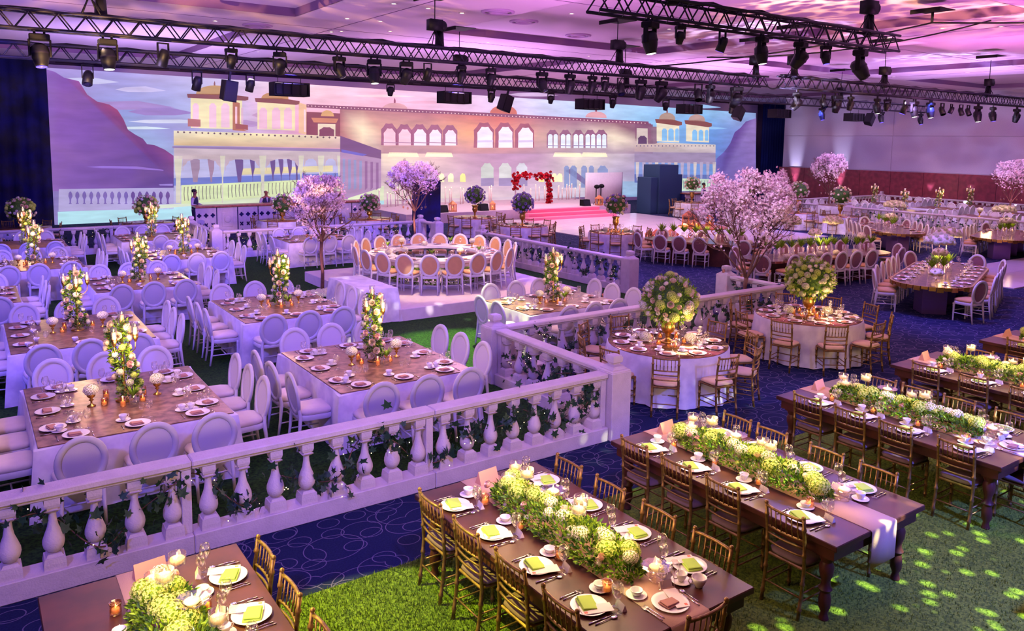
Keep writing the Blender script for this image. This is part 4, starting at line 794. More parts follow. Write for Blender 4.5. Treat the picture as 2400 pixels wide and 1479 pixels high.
(5,(26.87,1.37,26.88,2.04,26.86,2.33,27,2.46,27.13,2.62,27.32,2.6,27.52,2.62,27.65,2.46,27.8,2.32,27.79,2.03,27.82,1.36),(215,215,215)),
(6,(26.86,1.69,27.82,1.7,27.83,1.2,26.87,1.22),(165,150,190)),
(5,(28.18,1.35,28.18,2.1,28.16,2.36,28.29,2.48,28.4,2.62,28.58,2.59,28.75,2.62,28.87,2.47,29,2.35,29,2.09,29.03,1.33),(215,215,225)),
(6,(28.17,1.67,29.02,1.68,29.03,1.17,28.18,1.19),(165,150,190)),
(5,(31.98,1,31.95,2.19,31.94,2.31,32.01,2.37,32.06,2.43,32.15,2.42,32.24,2.43,32.3,2.36,32.36,2.31,32.36,2.18,32.4,0.99),(150,165,205)),
(5,(32.48,0.99,32.45,2.1,32.44,2.26,32.53,2.34,32.6,2.43,32.72,2.42,32.84,2.43,32.92,2.34,33.01,2.26,33.01,2.09,33.05,0.97),(150,165,205)),
(5,(33.41,0.97,33.39,2.13,33.38,2.28,33.45,2.34,33.52,2.43,33.63,2.41,33.73,2.42,33.8,2.34,33.88,2.27,33.88,2.13,33.93,0.95),(150,165,205)),
(5,(34.08,0.95,34.05,2.17,34.04,2.29,34.1,2.35,34.16,2.42,34.25,2.41,34.34,2.42,34.4,2.35,34.48,2.29,34.47,2.16,34.52,0.94),(150,165,205)),
(5,(34.82,0.93,34.81,1.88,34.79,2.15,34.93,2.27,35.05,2.42,35.25,2.39,35.44,2.41,35.57,2.26,35.72,2.14,35.72,1.87,35.78,0.91),(150,165,205)),
(6,(22.66,1.9,22.8,2.05,22.97,2.02,23.03,1.87,23.03,1.52,22.66,1.55),(250,245,205)),
(6,(23.28,1.89,23.43,2.04,23.6,2.01,23.66,1.86,23.66,1.51,23.29,1.54),(250,245,205)),
(6,(24.1,1.88,24.24,2.03,24.42,2,24.48,1.85,24.49,1.5,24.1,1.53),(255,240,160)),
(6,(29.89,1.8,30.05,1.96,30.26,1.93,30.33,1.77,30.34,1.39,29.9,1.42),(255,240,160)),
(6,(30.91,1.79,31.08,1.95,31.29,1.92,31.36,1.75,31.37,1.37,30.92,1.4),(250,245,205)),
(6,(31.36,1.78,31.53,1.94,31.74,1.91,31.82,1.75,31.83,1.36,31.37,1.4),(250,245,205)),
(5,(32.05,2.1,32.58,2.24,34.25,1.23,34.08,0.95),(140,120,165)),
(5,(39.38,5.11,40.21,5.1,40.28,3.67,39.44,3.66),(160,130,150)),
(5,(38.1,3.66,46.4,3.55,46.47,2.44,38.15,2.63),(170,155,185)),
(6,(38.09,3.86,40.06,3.91,40.47,4,46.38,3.9,46.42,3.3,40.51,3.31,38.11,3.36),(215,195,190,215,195,190,225,215,200,225,215,210,200,185,195,190,175,180,195,170,175)),
(7,(38.3,3.8,38.36,3.75,38.3,3.69,38.23,3.74),(120,110,150)),
(7,(38.64,3.81,38.71,3.75,38.65,3.69,38.58,3.75),(120,110,150)),
(7,(38.99,3.81,39.06,3.75,39,3.69,38.93,3.75),(120,110,150)),
(7,(39.35,3.81,39.42,3.75,39.35,3.69,39.28,3.75),(120,110,150)),
(7,(39.7,3.82,39.77,3.76,39.71,3.7,39.64,3.76),(120,110,150)),
(7,(40.06,3.82,40.13,3.76,40.07,3.7,40,3.76),(120,110,150)),
(7,(40.42,3.82,40.49,3.76,40.43,3.7,40.36,3.76),(120,110,150)),
(7,(40.79,3.82,40.86,3.76,40.79,3.7,40.72,3.76),(120,110,150)),
(7,(41.15,3.83,41.22,3.77,41.16,3.71,41.09,3.77),(120,110,150)),
(7,(41.52,3.83,41.59,3.77,41.53,3.71,41.45,3.77),(120,110,150)),
(7,(41.89,3.83,41.96,3.77,41.9,3.71,41.83,3.77),(120,110,150)),
(7,(42.27,3.84,42.34,3.78,42.27,3.71,42.2,3.77),(120,110,150)),
(7,(42.64,3.84,42.72,3.78,42.65,3.72,42.58,3.78),(120,110,150)),
(7,(43.02,3.84,43.1,3.78,43.03,3.72,42.96,3.78),(120,110,150)),
(7,(43.41,3.85,43.48,3.78,43.41,3.72,43.34,3.78),(120,110,150)),
(7,(43.79,3.85,43.87,3.79,43.8,3.73,43.72,3.79),(120,110,150)),
(7,(44.18,3.85,44.26,3.79,44.19,3.73,44.11,3.79),(120,110,150)),
(7,(44.57,3.86,44.65,3.79,44.58,3.73,44.51,3.79),(120,110,150)),
(7,(44.97,3.86,45.05,3.8,44.98,3.73,44.9,3.8),(120,110,150)),
(7,(45.37,3.86,45.45,3.8,45.38,3.74,45.3,3.8),(120,110,150)),
(7,(45.77,3.87,45.85,3.8,45.78,3.74,45.7,3.8),(120,110,150)),
(7,(46.17,3.87,46.25,3.81,46.18,3.74,46.1,3.8),(120,110,150)),
(6,(38.25,4.97,39.3,4.96,39.35,3.87,38.29,3.89),(215,200,195)),
(7,(38.41,3.89,38.42,4.12,38.4,4.28,38.53,4.36,38.64,4.45,38.81,4.44,38.99,4.46,39.11,4.37,39.25,4.29,39.24,4.13,39.27,3.9),(110,80,120)),
(5,(38.06,5.46,39.62,5.3,39.68,3.96,38.12,4.09),(155,110,140)),
(6,(40.14,5.4,42.41,5.33,42.48,4.02,40.21,4.09),(235,225,205)),
(7,(39.97,5.63,40.07,5.37,42.34,5.21,42.69,5.28,42.68,5.49,41.57,5.67),(150,95,90)),
(7,(40.37,5.61,40.37,5.71,40.45,5.87,40.65,6,40.93,6.09,41.14,6.11,41.41,6.1,41.69,6.02,41.89,5.89,41.97,5.75,41.98,5.59),(190,165,155)),
(7,(41.08,6.05,41.05,6.23,41.13,6.44,41.22,6.23,41.21,6.05),(150,100,110)),
(7,(40.72,4.12,40.7,4.72,40.69,4.86,40.76,4.92,40.83,5,40.93,4.99,41.03,5,41.11,4.93,41.19,4.87,41.19,4.73,41.23,4.13),(150,200,240)),
(7,(41.36,4.13,41.34,4.71,41.32,4.86,41.41,4.93,41.48,5.01,41.59,5,41.71,5.01,41.79,4.93,41.88,4.87,41.88,4.72,41.92,4.14),(150,200,240)),
(7,(42.05,4.14,42.02,4.81,42.01,4.92,42.07,4.96,42.12,5.02,42.2,5.01,42.28,5.03,42.33,4.97,42.4,4.92,42.4,4.82,42.44,4.14),(150,200,240)),
(6,(43.12,5.38,45.57,5.31,45.64,4.05,43.19,4.12),(235,225,205)),
(7,(42.93,5.62,43.04,5.35,45.5,5.18,45.87,5.25,45.86,5.47,44.66,5.66),(150,95,90)),
(7,(43.36,5.6,43.36,5.7,43.45,5.85,43.66,5.98,43.97,6.06,44.2,6.08,44.48,6.07,44.78,6,45,5.88,45.09,5.74,45.1,5.58),(195,165,160)),
(7,(43.82,4.16,43.8,4.68,43.79,4.82,43.87,4.89,43.93,4.97,44.05,4.96,44.16,4.97,44.23,4.89,44.32,4.83,44.32,4.69,44.36,4.17),(150,200,240)),
(7,(44.5,4.17,44.48,4.72,44.46,4.85,44.54,4.91,44.6,4.98,44.7,4.97,44.81,4.98,44.88,4.91,44.96,4.85,44.96,4.73,45.01,4.17),(150,200,240)),
(7,(45.19,4.17,45.16,4.8,45.15,4.89,45.2,4.94,45.25,4.99,45.33,4.98,45.4,4.99,45.46,4.94,45.52,4.9,45.52,4.81,45.56,4.18),(150,200,240)),
(4,(38.15,2.63,46.47,2.47,46.56,1.15,38.2,1.3),(130,165,220)),
(5,(38.18,1.8,46.52,1.63,46.56,1.06,38.21,1.21),(110,130,190)),
(5,(38.27,2.63,38.59,2.63,38.55,1.59,38.53,1.3,38.41,1.3,38.35,1.59),(215,205,205)),
(5,(38.88,2.63,39.2,2.62,39.17,1.58,39.14,1.28,39.02,1.29,38.96,1.59),(190,180,205)),
(5,(39.49,2.62,39.83,2.62,39.79,1.57,39.76,1.27,39.64,1.28,39.58,1.58),(190,180,205)),
(5,(40.12,2.62,40.46,2.62,40.42,1.56,40.39,1.26,40.27,1.26,40.21,1.57),(215,205,205)),
(5,(40.75,2.62,41.09,2.62,41.06,1.55,41.03,1.25,40.91,1.25,40.85,1.56),(190,180,205)),
(5,(41.39,2.62,41.74,2.61,41.71,1.55,41.68,1.24,41.55,1.24,41.49,1.55),(190,180,205)),
(5,(42.04,2.61,42.39,2.61,42.36,1.54,42.34,1.23,42.2,1.23,42.14,1.54),(215,205,205)),
(5,(42.7,2.61,43.06,2.61,43.03,1.53,43,1.22,42.87,1.22,42.81,1.53),(190,180,205)),
(5,(43.37,2.61,43.73,2.61,43.7,1.52,43.67,1.2,43.54,1.21,43.48,1.52),(190,180,205)),
(5,(44.05,2.61,44.41,2.6,44.38,1.51,44.36,1.19,44.22,1.19,44.16,1.51),(215,205,205)),
(5,(44.73,2.6,45.1,2.6,45.08,1.5,45.05,1.18,44.91,1.18,44.84,1.5),(190,180,205)),
(5,(45.43,2.6,45.8,2.6,45.78,1.48,45.75,1.17,45.61,1.17,45.54,1.49),(190,180,205)),
(5,(46.13,2.6,46.51,2.6,46.49,1.47,46.46,1.15,46.32,1.16,46.25,1.48),(215,205,205)),
(6,(42.55,1.44,46.55,1.31,46.61,0.38,42.59,0.54),(205,225,205)),
(6,(46.7,1.18,47.67,1.13,47.71,0.51,46.74,0.47),(200,215,220)),
(7,(42.73,1.28,42.82,1.28,42.9,0.69,42.76,0.69),(160,180,180)),
(7,(43.04,1.28,43.13,1.28,43.21,0.68,43.07,0.69),(160,180,180)),
(7,(43.36,1.27,43.45,1.27,43.52,0.67,43.39,0.68),(160,180,180)),
(7,(43.67,1.27,43.76,1.26,43.84,0.67,43.7,0.67),(160,180,180)),
(7,(43.99,1.26,44.08,1.26,44.16,0.66,44.02,0.66),(160,180,180)),
(7,(44.31,1.26,44.4,1.25,44.48,0.65,44.34,0.66),(160,180,180)),
(7,(44.63,1.25,44.72,1.25,44.8,0.65,44.66,0.65),(160,180,180)),
(7,(44.95,1.24,45.04,1.24,45.13,0.64,44.99,0.64),(160,180,180)),
(7,(45.28,1.24,45.37,1.24,45.45,0.63,45.31,0.63),(160,180,180)),
(7,(45.6,1.23,45.7,1.23,45.78,0.62,45.64,0.63),(160,180,180)),
(7,(45.93,1.23,46.03,1.23,46.11,0.61,45.97,0.62),(160,180,180)),
(7,(46.27,1.22,46.36,1.22,46.45,0.61,46.3,0.61),(160,180,180)),
(4,(34.06,1.38,42.56,1.22,42.62,0.14,34.1,0.32),(150,185,215)),
(4,(46.54,2.85,47.28,3.3,47.6,3.56,48.06,4.05,48.49,4.86,49.11,5.19,49.73,5.7,50.93,5.99,51.14,0.53,46.69,0.47),(120,115,190,120,110,185,115,100,175,110,90,165,115,90,165,120,90,165,125,95,170,165,140,200,150,125,190,120,110,180))]
# ------------------------------------------------------------------ projection screen
def screen_picture():
    verts, faces, cols = [], [], []
    for l, xz, rgb in SCREEN:
        pts = list(zip(xz[0::2], xz[1::2])); cs = [srgb(*rgb[i:i+3]) for i in range(0, len(rgb), 3)]
        if len(cs) < len(pts): cs = cs+[cs[-1]]*(len(pts)-len(cs))
        n = len(verts); verts += [(x, -.004*(l+1), z) for x, z in pts]; faces.append(tuple(range(n, n+len(pts)))); cols += cs[:len(pts)]
    me = bpy.data.meshes.new('projected_picture'); me.from_pydata(verts, [], faces)
    at = me.color_attributes.new('Col', 'FLOAT_COLOR', 'POINT')
    for i, c in enumerate(cols): at.data[i].color = c
    m, nt, b = node_mat('projected_image'); a = nt.nodes.new('ShaderNodeVertexColor'); a.layer_name = 'Col'
    g = nt.nodes.new('ShaderNodeNewGeometry'); n = nt.nodes.new('ShaderNodeTexNoise'); n.inputs['Scale'].default_value = 1.2; n.inputs['Detail'].default_value = 5
    mp = nt.nodes.new('ShaderNodeMapping'); mp.inputs['Scale'].default_value = (.5, 1, 2.4); nt.links.new(g.outputs['Position'], mp.inputs[0]); nt.links.new(mp.outputs[0], n.inputs['Vector'])
    mr = nt.nodes.new('ShaderNodeMapRange'); mr.inputs['To Min'].default_value = .86; mr.inputs['To Max'].default_value = 1.1; mr.inputs['From Min'].default_value = .3; mr.inputs['From Max'].default_value = .7; nt.links.new(n.outputs['Fac'], mr.inputs['Value'])
    mu = nt.nodes.new('ShaderNodeVectorMath'); mu.operation = 'SCALE'; nt.links.new(a.outputs[0], mu.inputs[0]); nt.links.new(mr.outputs[0], mu.inputs['Scale'])
    gm = nt.nodes.new('ShaderNodeGamma'); gm.inputs[1].default_value = 1.3; nt.links.new(mu.outputs[0], gm.inputs[0]); nt.links.new(gm.outputs[0], b.inputs['Emission Color']); b.inputs['Emission Strength'].default_value = 1.08; b.inputs['Base Color'].default_value = (.14, .12, .13, 1); b.inputs['Roughness'].default_value = .9
    me.materials.append(m); return me
root = bpy.data.objects.new('projection_screen', MB().box(2.9, 51.1, 0, .02, -.0, 7.0).me('projection_screen', mat('screen_cloth', (170, 150, 190), .9), False)); COL.objects.link(root)
root.location = (0, 40.02, 0); root['label'] = 'huge wide projection screen showing a domed palace, sunset sky and mountains'; root['category'] = 'screen'
pp = bpy.data.objects.new('projected_picture', screen_picture()); COL.objects.link(pp); pp.parent = root; pp.location = (0, 0, 0)

# ------------------------------------------------------------------ seats
def leg_prof(h, r0=.014, r1=.02):
    # ringed bamboo turning
    p = [(r0, 0)]
    nodes = [.12, .36, .62, .86]
    for q in nodes: z = h*q; p += [(r0+(r1-r0)*q, z-.012), (r0+(r1-r0)*q+.006, z-.005), (r0+(r1-r0)*q+.006, z+.005), (r0+(r1-r0)*q, z+.012)]
    return p+[(r1, h)]
def chiavari(name, cush, simple=False):
    n = 6
    def post(sx):
        mb = MB(); pts = []; rs = []
        key = [(0, -.235), (.20, -.205), (.44, -.185), (.70, -.20), (.905, -.228)]
        for i in range(len(key)-1):
            (z0, y0), (z1, y1) = key[i], key[i+1]
            pts += [(sx*.185, y0, z0)]; rs += [.0165]
            zm = z0+(z1-z0)*.5; ym = y0+(y1-y0)*.5
            for dz, r in ((-.018, .015), (-.008, .022), (.008, .022), (.018, .015)): pts.append((sx*.185, ym, zm+dz)); rs.append(r)
        pts.append((sx*.185, -.228, .905)); rs.append(.016)
        mb.tube(pts, rs, 7); mb.ball((sx*.185, -.229, .912), .019, n=7, m=5); return mb
    def arc(z, y, w=.185, r=.011, bow=.022):
        pts = [(w*t, y-bow*(1-t*t), z) for t in (-1, -.6, -.2, .2, .6, 1)]
        rs = [r]*6; return MB().tube(pts, rs, 6)
    ch = []
    for sx in (-1, 1):
        ch.append(N('rear_leg', post(sx).me('rear_leg', M_cane)))
        ch.append(N('leg', MB().lathe([(r, z) for r, z in leg_prof(.44)], 7, c=(sx*.19, .165, 0)).me('leg', M_cane)))
    ch.append(N('top_rail', arc(.885, -.226, r=.014).me('top_rail', M_cane)))
    ch.append(N('back_rail', arc(.70, -.200).me('back_rail', M_cane)))
    ch.append(N('back_rail', arc(.635, -.195).me('back_rail', M_cane)))
    ch.append(N('back_rail', arc(.56, -.190).me('back_rail', M_cane)))
    sp = []
    for k in range(6):
        x = -.185+.37*(k+1)/7; b = .022*(1-(x/.185)**2)
        sp.append(N('spindle', MB().tube([(x, -.200-b, .70), (x, -.21-b, .765), (x, -.212-b, .775), (x, -.214-b, .785), (x, -.226-b, .885)], [.006, .006, .011, .006, .006], 5).me('spindle', M_cane)))
    if simple:
        mb = MB()
        for s_ in sp:
            n0 = len(mb.v); mb.v += [tuple(v.co) for v in s_[1].vertices]; mb.f += [tuple(i+n0 for i in p.vertices) for p in s_[1].polygons]
        ch.append(N('spindles', mb.me('spindles', M_cane)))
    else: ch += sp
    fr = MB()
    fr.add([(-.175, -.19, .425), (.175, -.19, .425), (.205, .19, .425), (-.205, .19, .425), (-.175, -.19, .455), (.175, -.19, .455), (.205, .19, .455), (-.205, .19, .455)], [(3, 2, 1, 0), (4, 5, 6, 7), (0, 1, 5, 4), (1, 2, 6, 5), (2, 3, 7, 6), (3, 0, 4, 7)])
    ch.append(N('seat_frame', fr.me('seat_frame', M_cane, False, .01)))
    st = MB()
    for z in (.17, .24):
        for sx in (-1, 1): st.tube([(sx*.187, -.205, z), (sx*.19, .165, z)], .008, 5)
    st.tube([(-.187, .165, .22), (.187, .165, .22)], .008, 5); st.tube([(-.185, -.208, .20), (.185, -.208, .20)], .008, 5)
    ch.append(N('stretcher', st.me('stretcher', M_cane)))
    cu = MB(); pr = [(.0001, 0), (.86, 0), (1.0, .012), (1.02, .028), (.97, .044), (.8, .054), (.0001, .060)]
    v = []; f = []; m = 20
    for r, z in pr:
        for k in range(m):
            a = 2*pi*k/m; q = (abs(cos(a))**5+abs(sin(a))**5)**(-1/5); v.append((.195*r*cos(a)*q*(1+.05*sin(a)), .19*r*sin(a)*q, .455+z))
    for i in range(len(pr)-1):
        for k in range(m): a, b = i*m+k, i*m+(k+1) % m; f.append((a, b, b+m, a+m))
    ch.append(N('seat', cu.add(v, f).me('seat', cush)))
    return N(name, None, ch)
def louis(name, fm, pad, cush, stretch=True):
    ch = []; cz, ax, az = .72, .215, .255
    def back_pt(x, z, y0=0): return (x, -.215-(z-.45)*.14+y0, z)
    # ring
    v = []; f = []; n = 28; sec = [(-.03, -.018), (.026, -.020), (.032, 0), (.026, .020), (-.03, .018), (-.036, 0)]
    for k in range(n):
        a = 2*pi*k/n
        for dr, dy in sec: v.append(back_pt((ax+dr)*cos(a)*(1+.03*sin(a)), cz+(az+dr)*sin(a), dy))
    m = len(sec)
    for k in range(n):
        for j in range(m): f.append((k*m+j, k*m+(j+1) % m, ((k+1) % n)*m+(j+1) % m, ((k+1) % n)*m+j))
    ch.append(N('back_frame', MB().add(v, f).me('back_frame', fm)))
    v = []; f = []
    for side in (1, -1):
        n0 = len(v); rings = [(0, .020), (.45, .017), (.8, .010), (.97, .002)]
        v.append(back_pt(0, cz, side*.020))
        for r, b in rings[1:]:
            for k in range(n): a = 2*pi*k/n; v.append(back_pt((ax-.02)*r*cos(a), cz+(az-.02)*r*sin(a), side*b))
        for k in range(n):
            k2 = (k+1) % n; f.append((n0, n0+1+k, n0+1+k2) if side < 0 else (n0, n0+1+k2, n0+1+k))
            for j in range(len(rings)-2): a, b = n0+1+j*n+k, n0+1+j*n+k2; f.append((a, a+n, b+n, b) if side < 0 else (a, b, b+n, a+n))
    ch.append(N('backrest_pad', MB().add(v, f).me('backrest_pad', pad)))
    for sx in (-1, 1):
        mb = MB().tube([(sx*.195, -.27, 0), (sx*.195, -.235, .22), (sx*.19, -.215, .42), (sx*.185, -.215, .47), (sx*.175, -.225, .54), (sx*.182, -.238, .62)], [.016, .020, .026, .024, .020, .014], 7)
        ch.append(N('rear_leg', mb.me('rear_leg', fm)))
        pr = [(.014, 0), (.018, .01), (.015, .03), (.024, .33), (.028, .35), (.020, .362), (.030, .375), (.030, .42)]
        ch.append(N('leg', MB().lathe(pr, 8, c=(sx*.205, .205, 0)).me('leg', fm)))
    pr = [(.0001, .40), (.97, .40), (1.0, .415), (1.0, .455), (.97, .468), (.0001, .468)]
    v = []; f = []; q_ = 22
    def sq(a, e=5): return (abs(cos(a))**e+abs(sin(a))**e)**(-1/e)
    for r, z in pr:
        for k in range(q_): a = 2*pi*k/q_; q = sq(a); v.append((.235*r*cos(a)*q*(1+.06*sin(a)), .235*r*sin(a)*q, z))
    for i in range(len(pr)-1):
        for k in range(q_): a, b = i*q_+k, i*q_+(k+1) % q_; f.append((a, b, b+q_, a+q_))
    ch.append(N('seat_frame', smooth_sharp(MB().add(v, f).me('seat_frame', fm))))
    pr = [(.0001, .466), (.9, .466), (.98, .48), (1.0, .505), (.95, .528), (.75, .545), (.4, .555), (.0001, .556)]; v = []; f = []
    for r, z in pr:
        for k in range(q_): a = 2*pi*k/q_; q = sq(a); v.append((.228*r*cos(a)*q*(1+.06*sin(a)), .01+.225*r*sin(a)*q, z))
    for i in range(len(pr)-1):
        for k in range(q_): a, b = i*q_+k, i*q_+(k+1) % q_; f.append((a, b, b+q_, a+q_))
    ch.append(N('seat', MB().add(v, f).me('seat', cush)))
    if stretch:
        st = MB()
        for sx in (-1, 1): st.tube([(sx*.197, -.235, .19), (sx*.205, .205, .19)], .011, 5)
        st.tube([(-.2, 0, .19), (.2, 0, .19)], .011, 5); st.tube([(-.2, .205, .25), (.2, .205, .25)], .009, 5)
        ch.append(N('stretcher', st.me('stretcher', fm)))
    return N(name, None, ch)
CH_D = chiavari('bamboo_chair', M_dcush); CH_B = chiavari('bamboo_chair', M_ccush, True)
OV_W = louis('oval_back_chair', M_white, M_pad, M_cush, True)
OV_G = louis('oval_back_chair', M_white, M_mauve, M_gcush); OV_T = louis('oval_back_chair', M_white, M_tan, M_gcush)

# ------------------------------------------------------------------ tableware
def disc_prof(r, h=.018): return [(.0001, 0), (r*.55, 0), (r*.62, .004), (r*.98, h), (r, h+.002), (r*.97, h+.003), (r*.60, .008), (.0001, .007)]
PLATE = N('dinner_plate', MB().lathe(disc_prof(.135), 28, cap=False).me('dinner_plate', M_china))
PLATE_S = N('dinner_plate', MB().lathe(disc_prof(.135), 18, cap=False).me('dinner_plate', M_china))
def napkin(m, w=.165, d=.125, t=.018):
    lo = MB().add([(-w/2, -d/2, 0), (w/2, -d/2-.01, 0), (w/2, d/2-.01, 0), (-w/2, d/2, 0), (-w/2, -d/2, t), (w/2, -d/2-.01, t*.7), (w/2, d/2-.01, t*.5), (-w/2, d/2, t*.8)], [(3, 2, 1, 0), (4, 5, 6, 7), (0, 1, 5, 4), (1, 2, 6, 5), (2, 3, 7, 6), (3, 0, 4, 7)])
    hi = MB().add([(-w*.5, -d*.42, t), (w*.42, -d*.5, t*.7), (w*.5, d*.28, t*.5), (-w*.42, d*.46, t*.9), (-w*.5, -d*.42, t*1.7), (w*.42, -d*.5, t*1.3), (w*.5, d*.28, t*1.0), (-w*.42, d*.46, t*1.5)], [(3, 2, 1, 0), (4, 5, 6, 7), (0, 1, 5, 4), (1, 2, 6, 5), (2, 3, 7, 6), (3, 0, 4, 7)])
    return N('napkin', lo.me('napkin', m, False, .004), [N('folded_flap', hi.me('folded_flap', m, False, .004))])
NAP_L = napkin(M_lime); NAP_T = napkin(M_taupe, .13, .10, .014)
CARD = N('menu_card', MB().box(-.05, .05, -.115, .115, 0, .002).me('menu_card', M_card, False), [N('printed_flower', MB().box(.02, .042, -.10, -.075, .002, .0028).me('printed_flower', mat('pink_print', (226, 120, 100), .7), False))])
PCARD = N('place_card', MB().add([(-.05, -.02, 0), (.05, -.02, 0), (.05, 0, .05), (-.05, 0, .05), (-.05, .02, 0), (.05, .02, 0)], [(0, 1, 2, 3), (3, 2, 5, 4), (0, 3, 4), (1, 5, 2)]).me('place_card', M_card, False))
TENT = N('table_card', MB().add([(-.11, -.045, 0), (.11, -.045, 0), (.11, 0, .12), (-.11, 0, .12), (-.11, .045, 0), (.11, .045, 0)], [(0, 1, 2, 3), (3, 2, 5, 4), (0, 3, 4), (1, 5, 2)]).me('table_card', M_kraft, False))
def fork():
    mb = MB().tube([(0, -.10, .004), (0, -.04, .007), (0, .02, .004), (0, .045, .006)], [.005, .0035, .0035, .007], 5)
    for x in (-.009, -.003, .003, .009): mb.tube([(x*.8, .045, .006), (x, .06, .003), (x, .09, .006)], .0017, 4)
    return N('fork', mb.me('fork', M_silver))
def knife(): return N('knife', MB().tube([(0, -.11, .004), (0, 0, .005)], [.006, .005], 6).add([(-.004, 0, .002), (.005, 0, .002), (.008, .05, .002), (.001, .105, .002), (-.004, .1, .002), (-.004, 0, .004), (.005, 0, .004), (.008, .05, .004), (.001, .105, .004), (-.004, .1, .004)], [(0, 1, 2, 3, 4), (9, 8, 7, 6, 5), (0, 5, 6, 1), (1, 6, 7, 2), (2, 7, 8, 3), (3, 8, 9, 4), (4, 9, 5, 0)]).me('knife', M_silver))
def spoon():
    mb = MB().tube([(0, -.10, .004), (0, -.03, .007), (0, .04, .004)], [.005, .0035, .0035], 5); mb.ball((0, .066, .006), .020, .028, .006, 8, 5); return N('spoon', mb.me('spoon', M_silver))
FORK, KNIFE, SPOON = fork(), knife(), spoon()
SAUCER = N('saucer', MB().lathe(disc_prof(.078, .012), 20, cap=False).me('saucer', M_china))
cup = MB().lathe([(.020, 0), (.022, .006), (.030, .018), (.042, .045), (.045, .062), (.043, .062), (.040, .045), (.028, .02), (.0001, .012)], 18)
CUP = N('teacup', cup.me('teacup', M_china), [N('handle', MB().tube([(.043, 0, .052), (.060, 0, .054), (.066, 0, .040), (.056, 0, .024), (.034, 0, .022)], .004, 6).me('handle', M_china))])
BOWL = N('butter_dish', MB().lathe([(.022, 0), (.03, .004), (.045, .03), (.047, .04), (.044, .04), (.03, .012), (.0001, .008)], 16).me('butter_dish', M_china))
def wine(h, r): return MB().lathe([(.032, 0), (.030, .003), (.004, .008), (.004, h*.45), (r*.55, h*.52), (r, h*.70), (r*.95, h*.85), (r*.74, h), (r*.72, h), (r*.92, h*.85), (r*.96, h*.70), (r*.5, h*.54), (.0001, h*.5)], 14)
GL_A = N('wine_glass', wine(.215, .042).me('wine_glass', M_glass)); GL_B = N('wine_glass', wine(.175, .036).me('wine_glass', M_glass))
VOT = N('votive_candle', MB().lathe([(.026, 0), (.038, .004), (.040, .03), (.034, .055), (.042, .085), (.039, .085), (.031, .055), (.036, .02), (.0001, .010)], 14).me('votive_candle', M_amber),
        [N('wax', MB().lathe([(.026, .012), (.026, .040), (.0001, .040)], 10).me('wax', M_wax)), N('flame', MB().lathe([(.0001, .042), (.006, .052), (.003, .064), (.0001, .072)], 6).me('flame', M_flame))])
def floater(h, r=.062, bowl=.085):
    g = MB().lathe([(r*.75, 0), (r*.7, .004), (.006, .012), (.006, h-.01), (r*.5, h), (r, h+.012), (r, h+bowl), (r*.96, h+bowl), (r*.95, h+.016), (.0001, h+.008)], 18)
    return N('stemmed_candle_glass', g.me('stemmed_candle_glass', M_glass), [N('floating_candle', MB().lathe([(r*.62, h+.014), (r*.86, h+.035), (r*.84, h+.048), (r*.5, h+.052), (.0001, h+.05)], 16).me('floating_candle', M_wax)), N('flame', MB().lathe([(.0001, h+.052), (.009, h+.064), (.004, h+.085), (.0001, h+.098)], 6).me('flame', M_flame))])
FL_T, FL_S = floater(.17), floater(.035, .066, .075)
def crystal():
    v = []; f = []; pr = [(.03, 0), (.05, .006), (.046, .05), (.055, .085), (.10, .105), (.115, .115), (.105, .120), (.05, .095), (.04, .06), (.0001, .05)]; n = 24
    for i, (r, z) in enumerate(pr):
        for k in range(n): q = r*(1+(.05 if k % 2 else -.03)*(1 if r > .04 else .3)); a = 2*pi*k/n; v.append((q*cos(a), q*sin(a), z))
    for i in range(len(pr)-1):
        for k in range(n): a, b = i*n+k, i*n+(k+1) % n; f.append((a, b, b+n, a+n))
    return N('crystal_candle_bowl', MB().add(v, f).me('crystal_candle_bowl', M_crystal, False), [N('floating_candle', MB().lathe([(.04, .09), (.055, .108), (.04, .118), (.0001, .118)], 14).me('floating_candle', M_wax)), N('flame', MB().lathe([(.0001, .12), (.009, .132), (.004, .15), (.0001, .165)], 6).me('flame', M_flame))])
CRY = crystal()

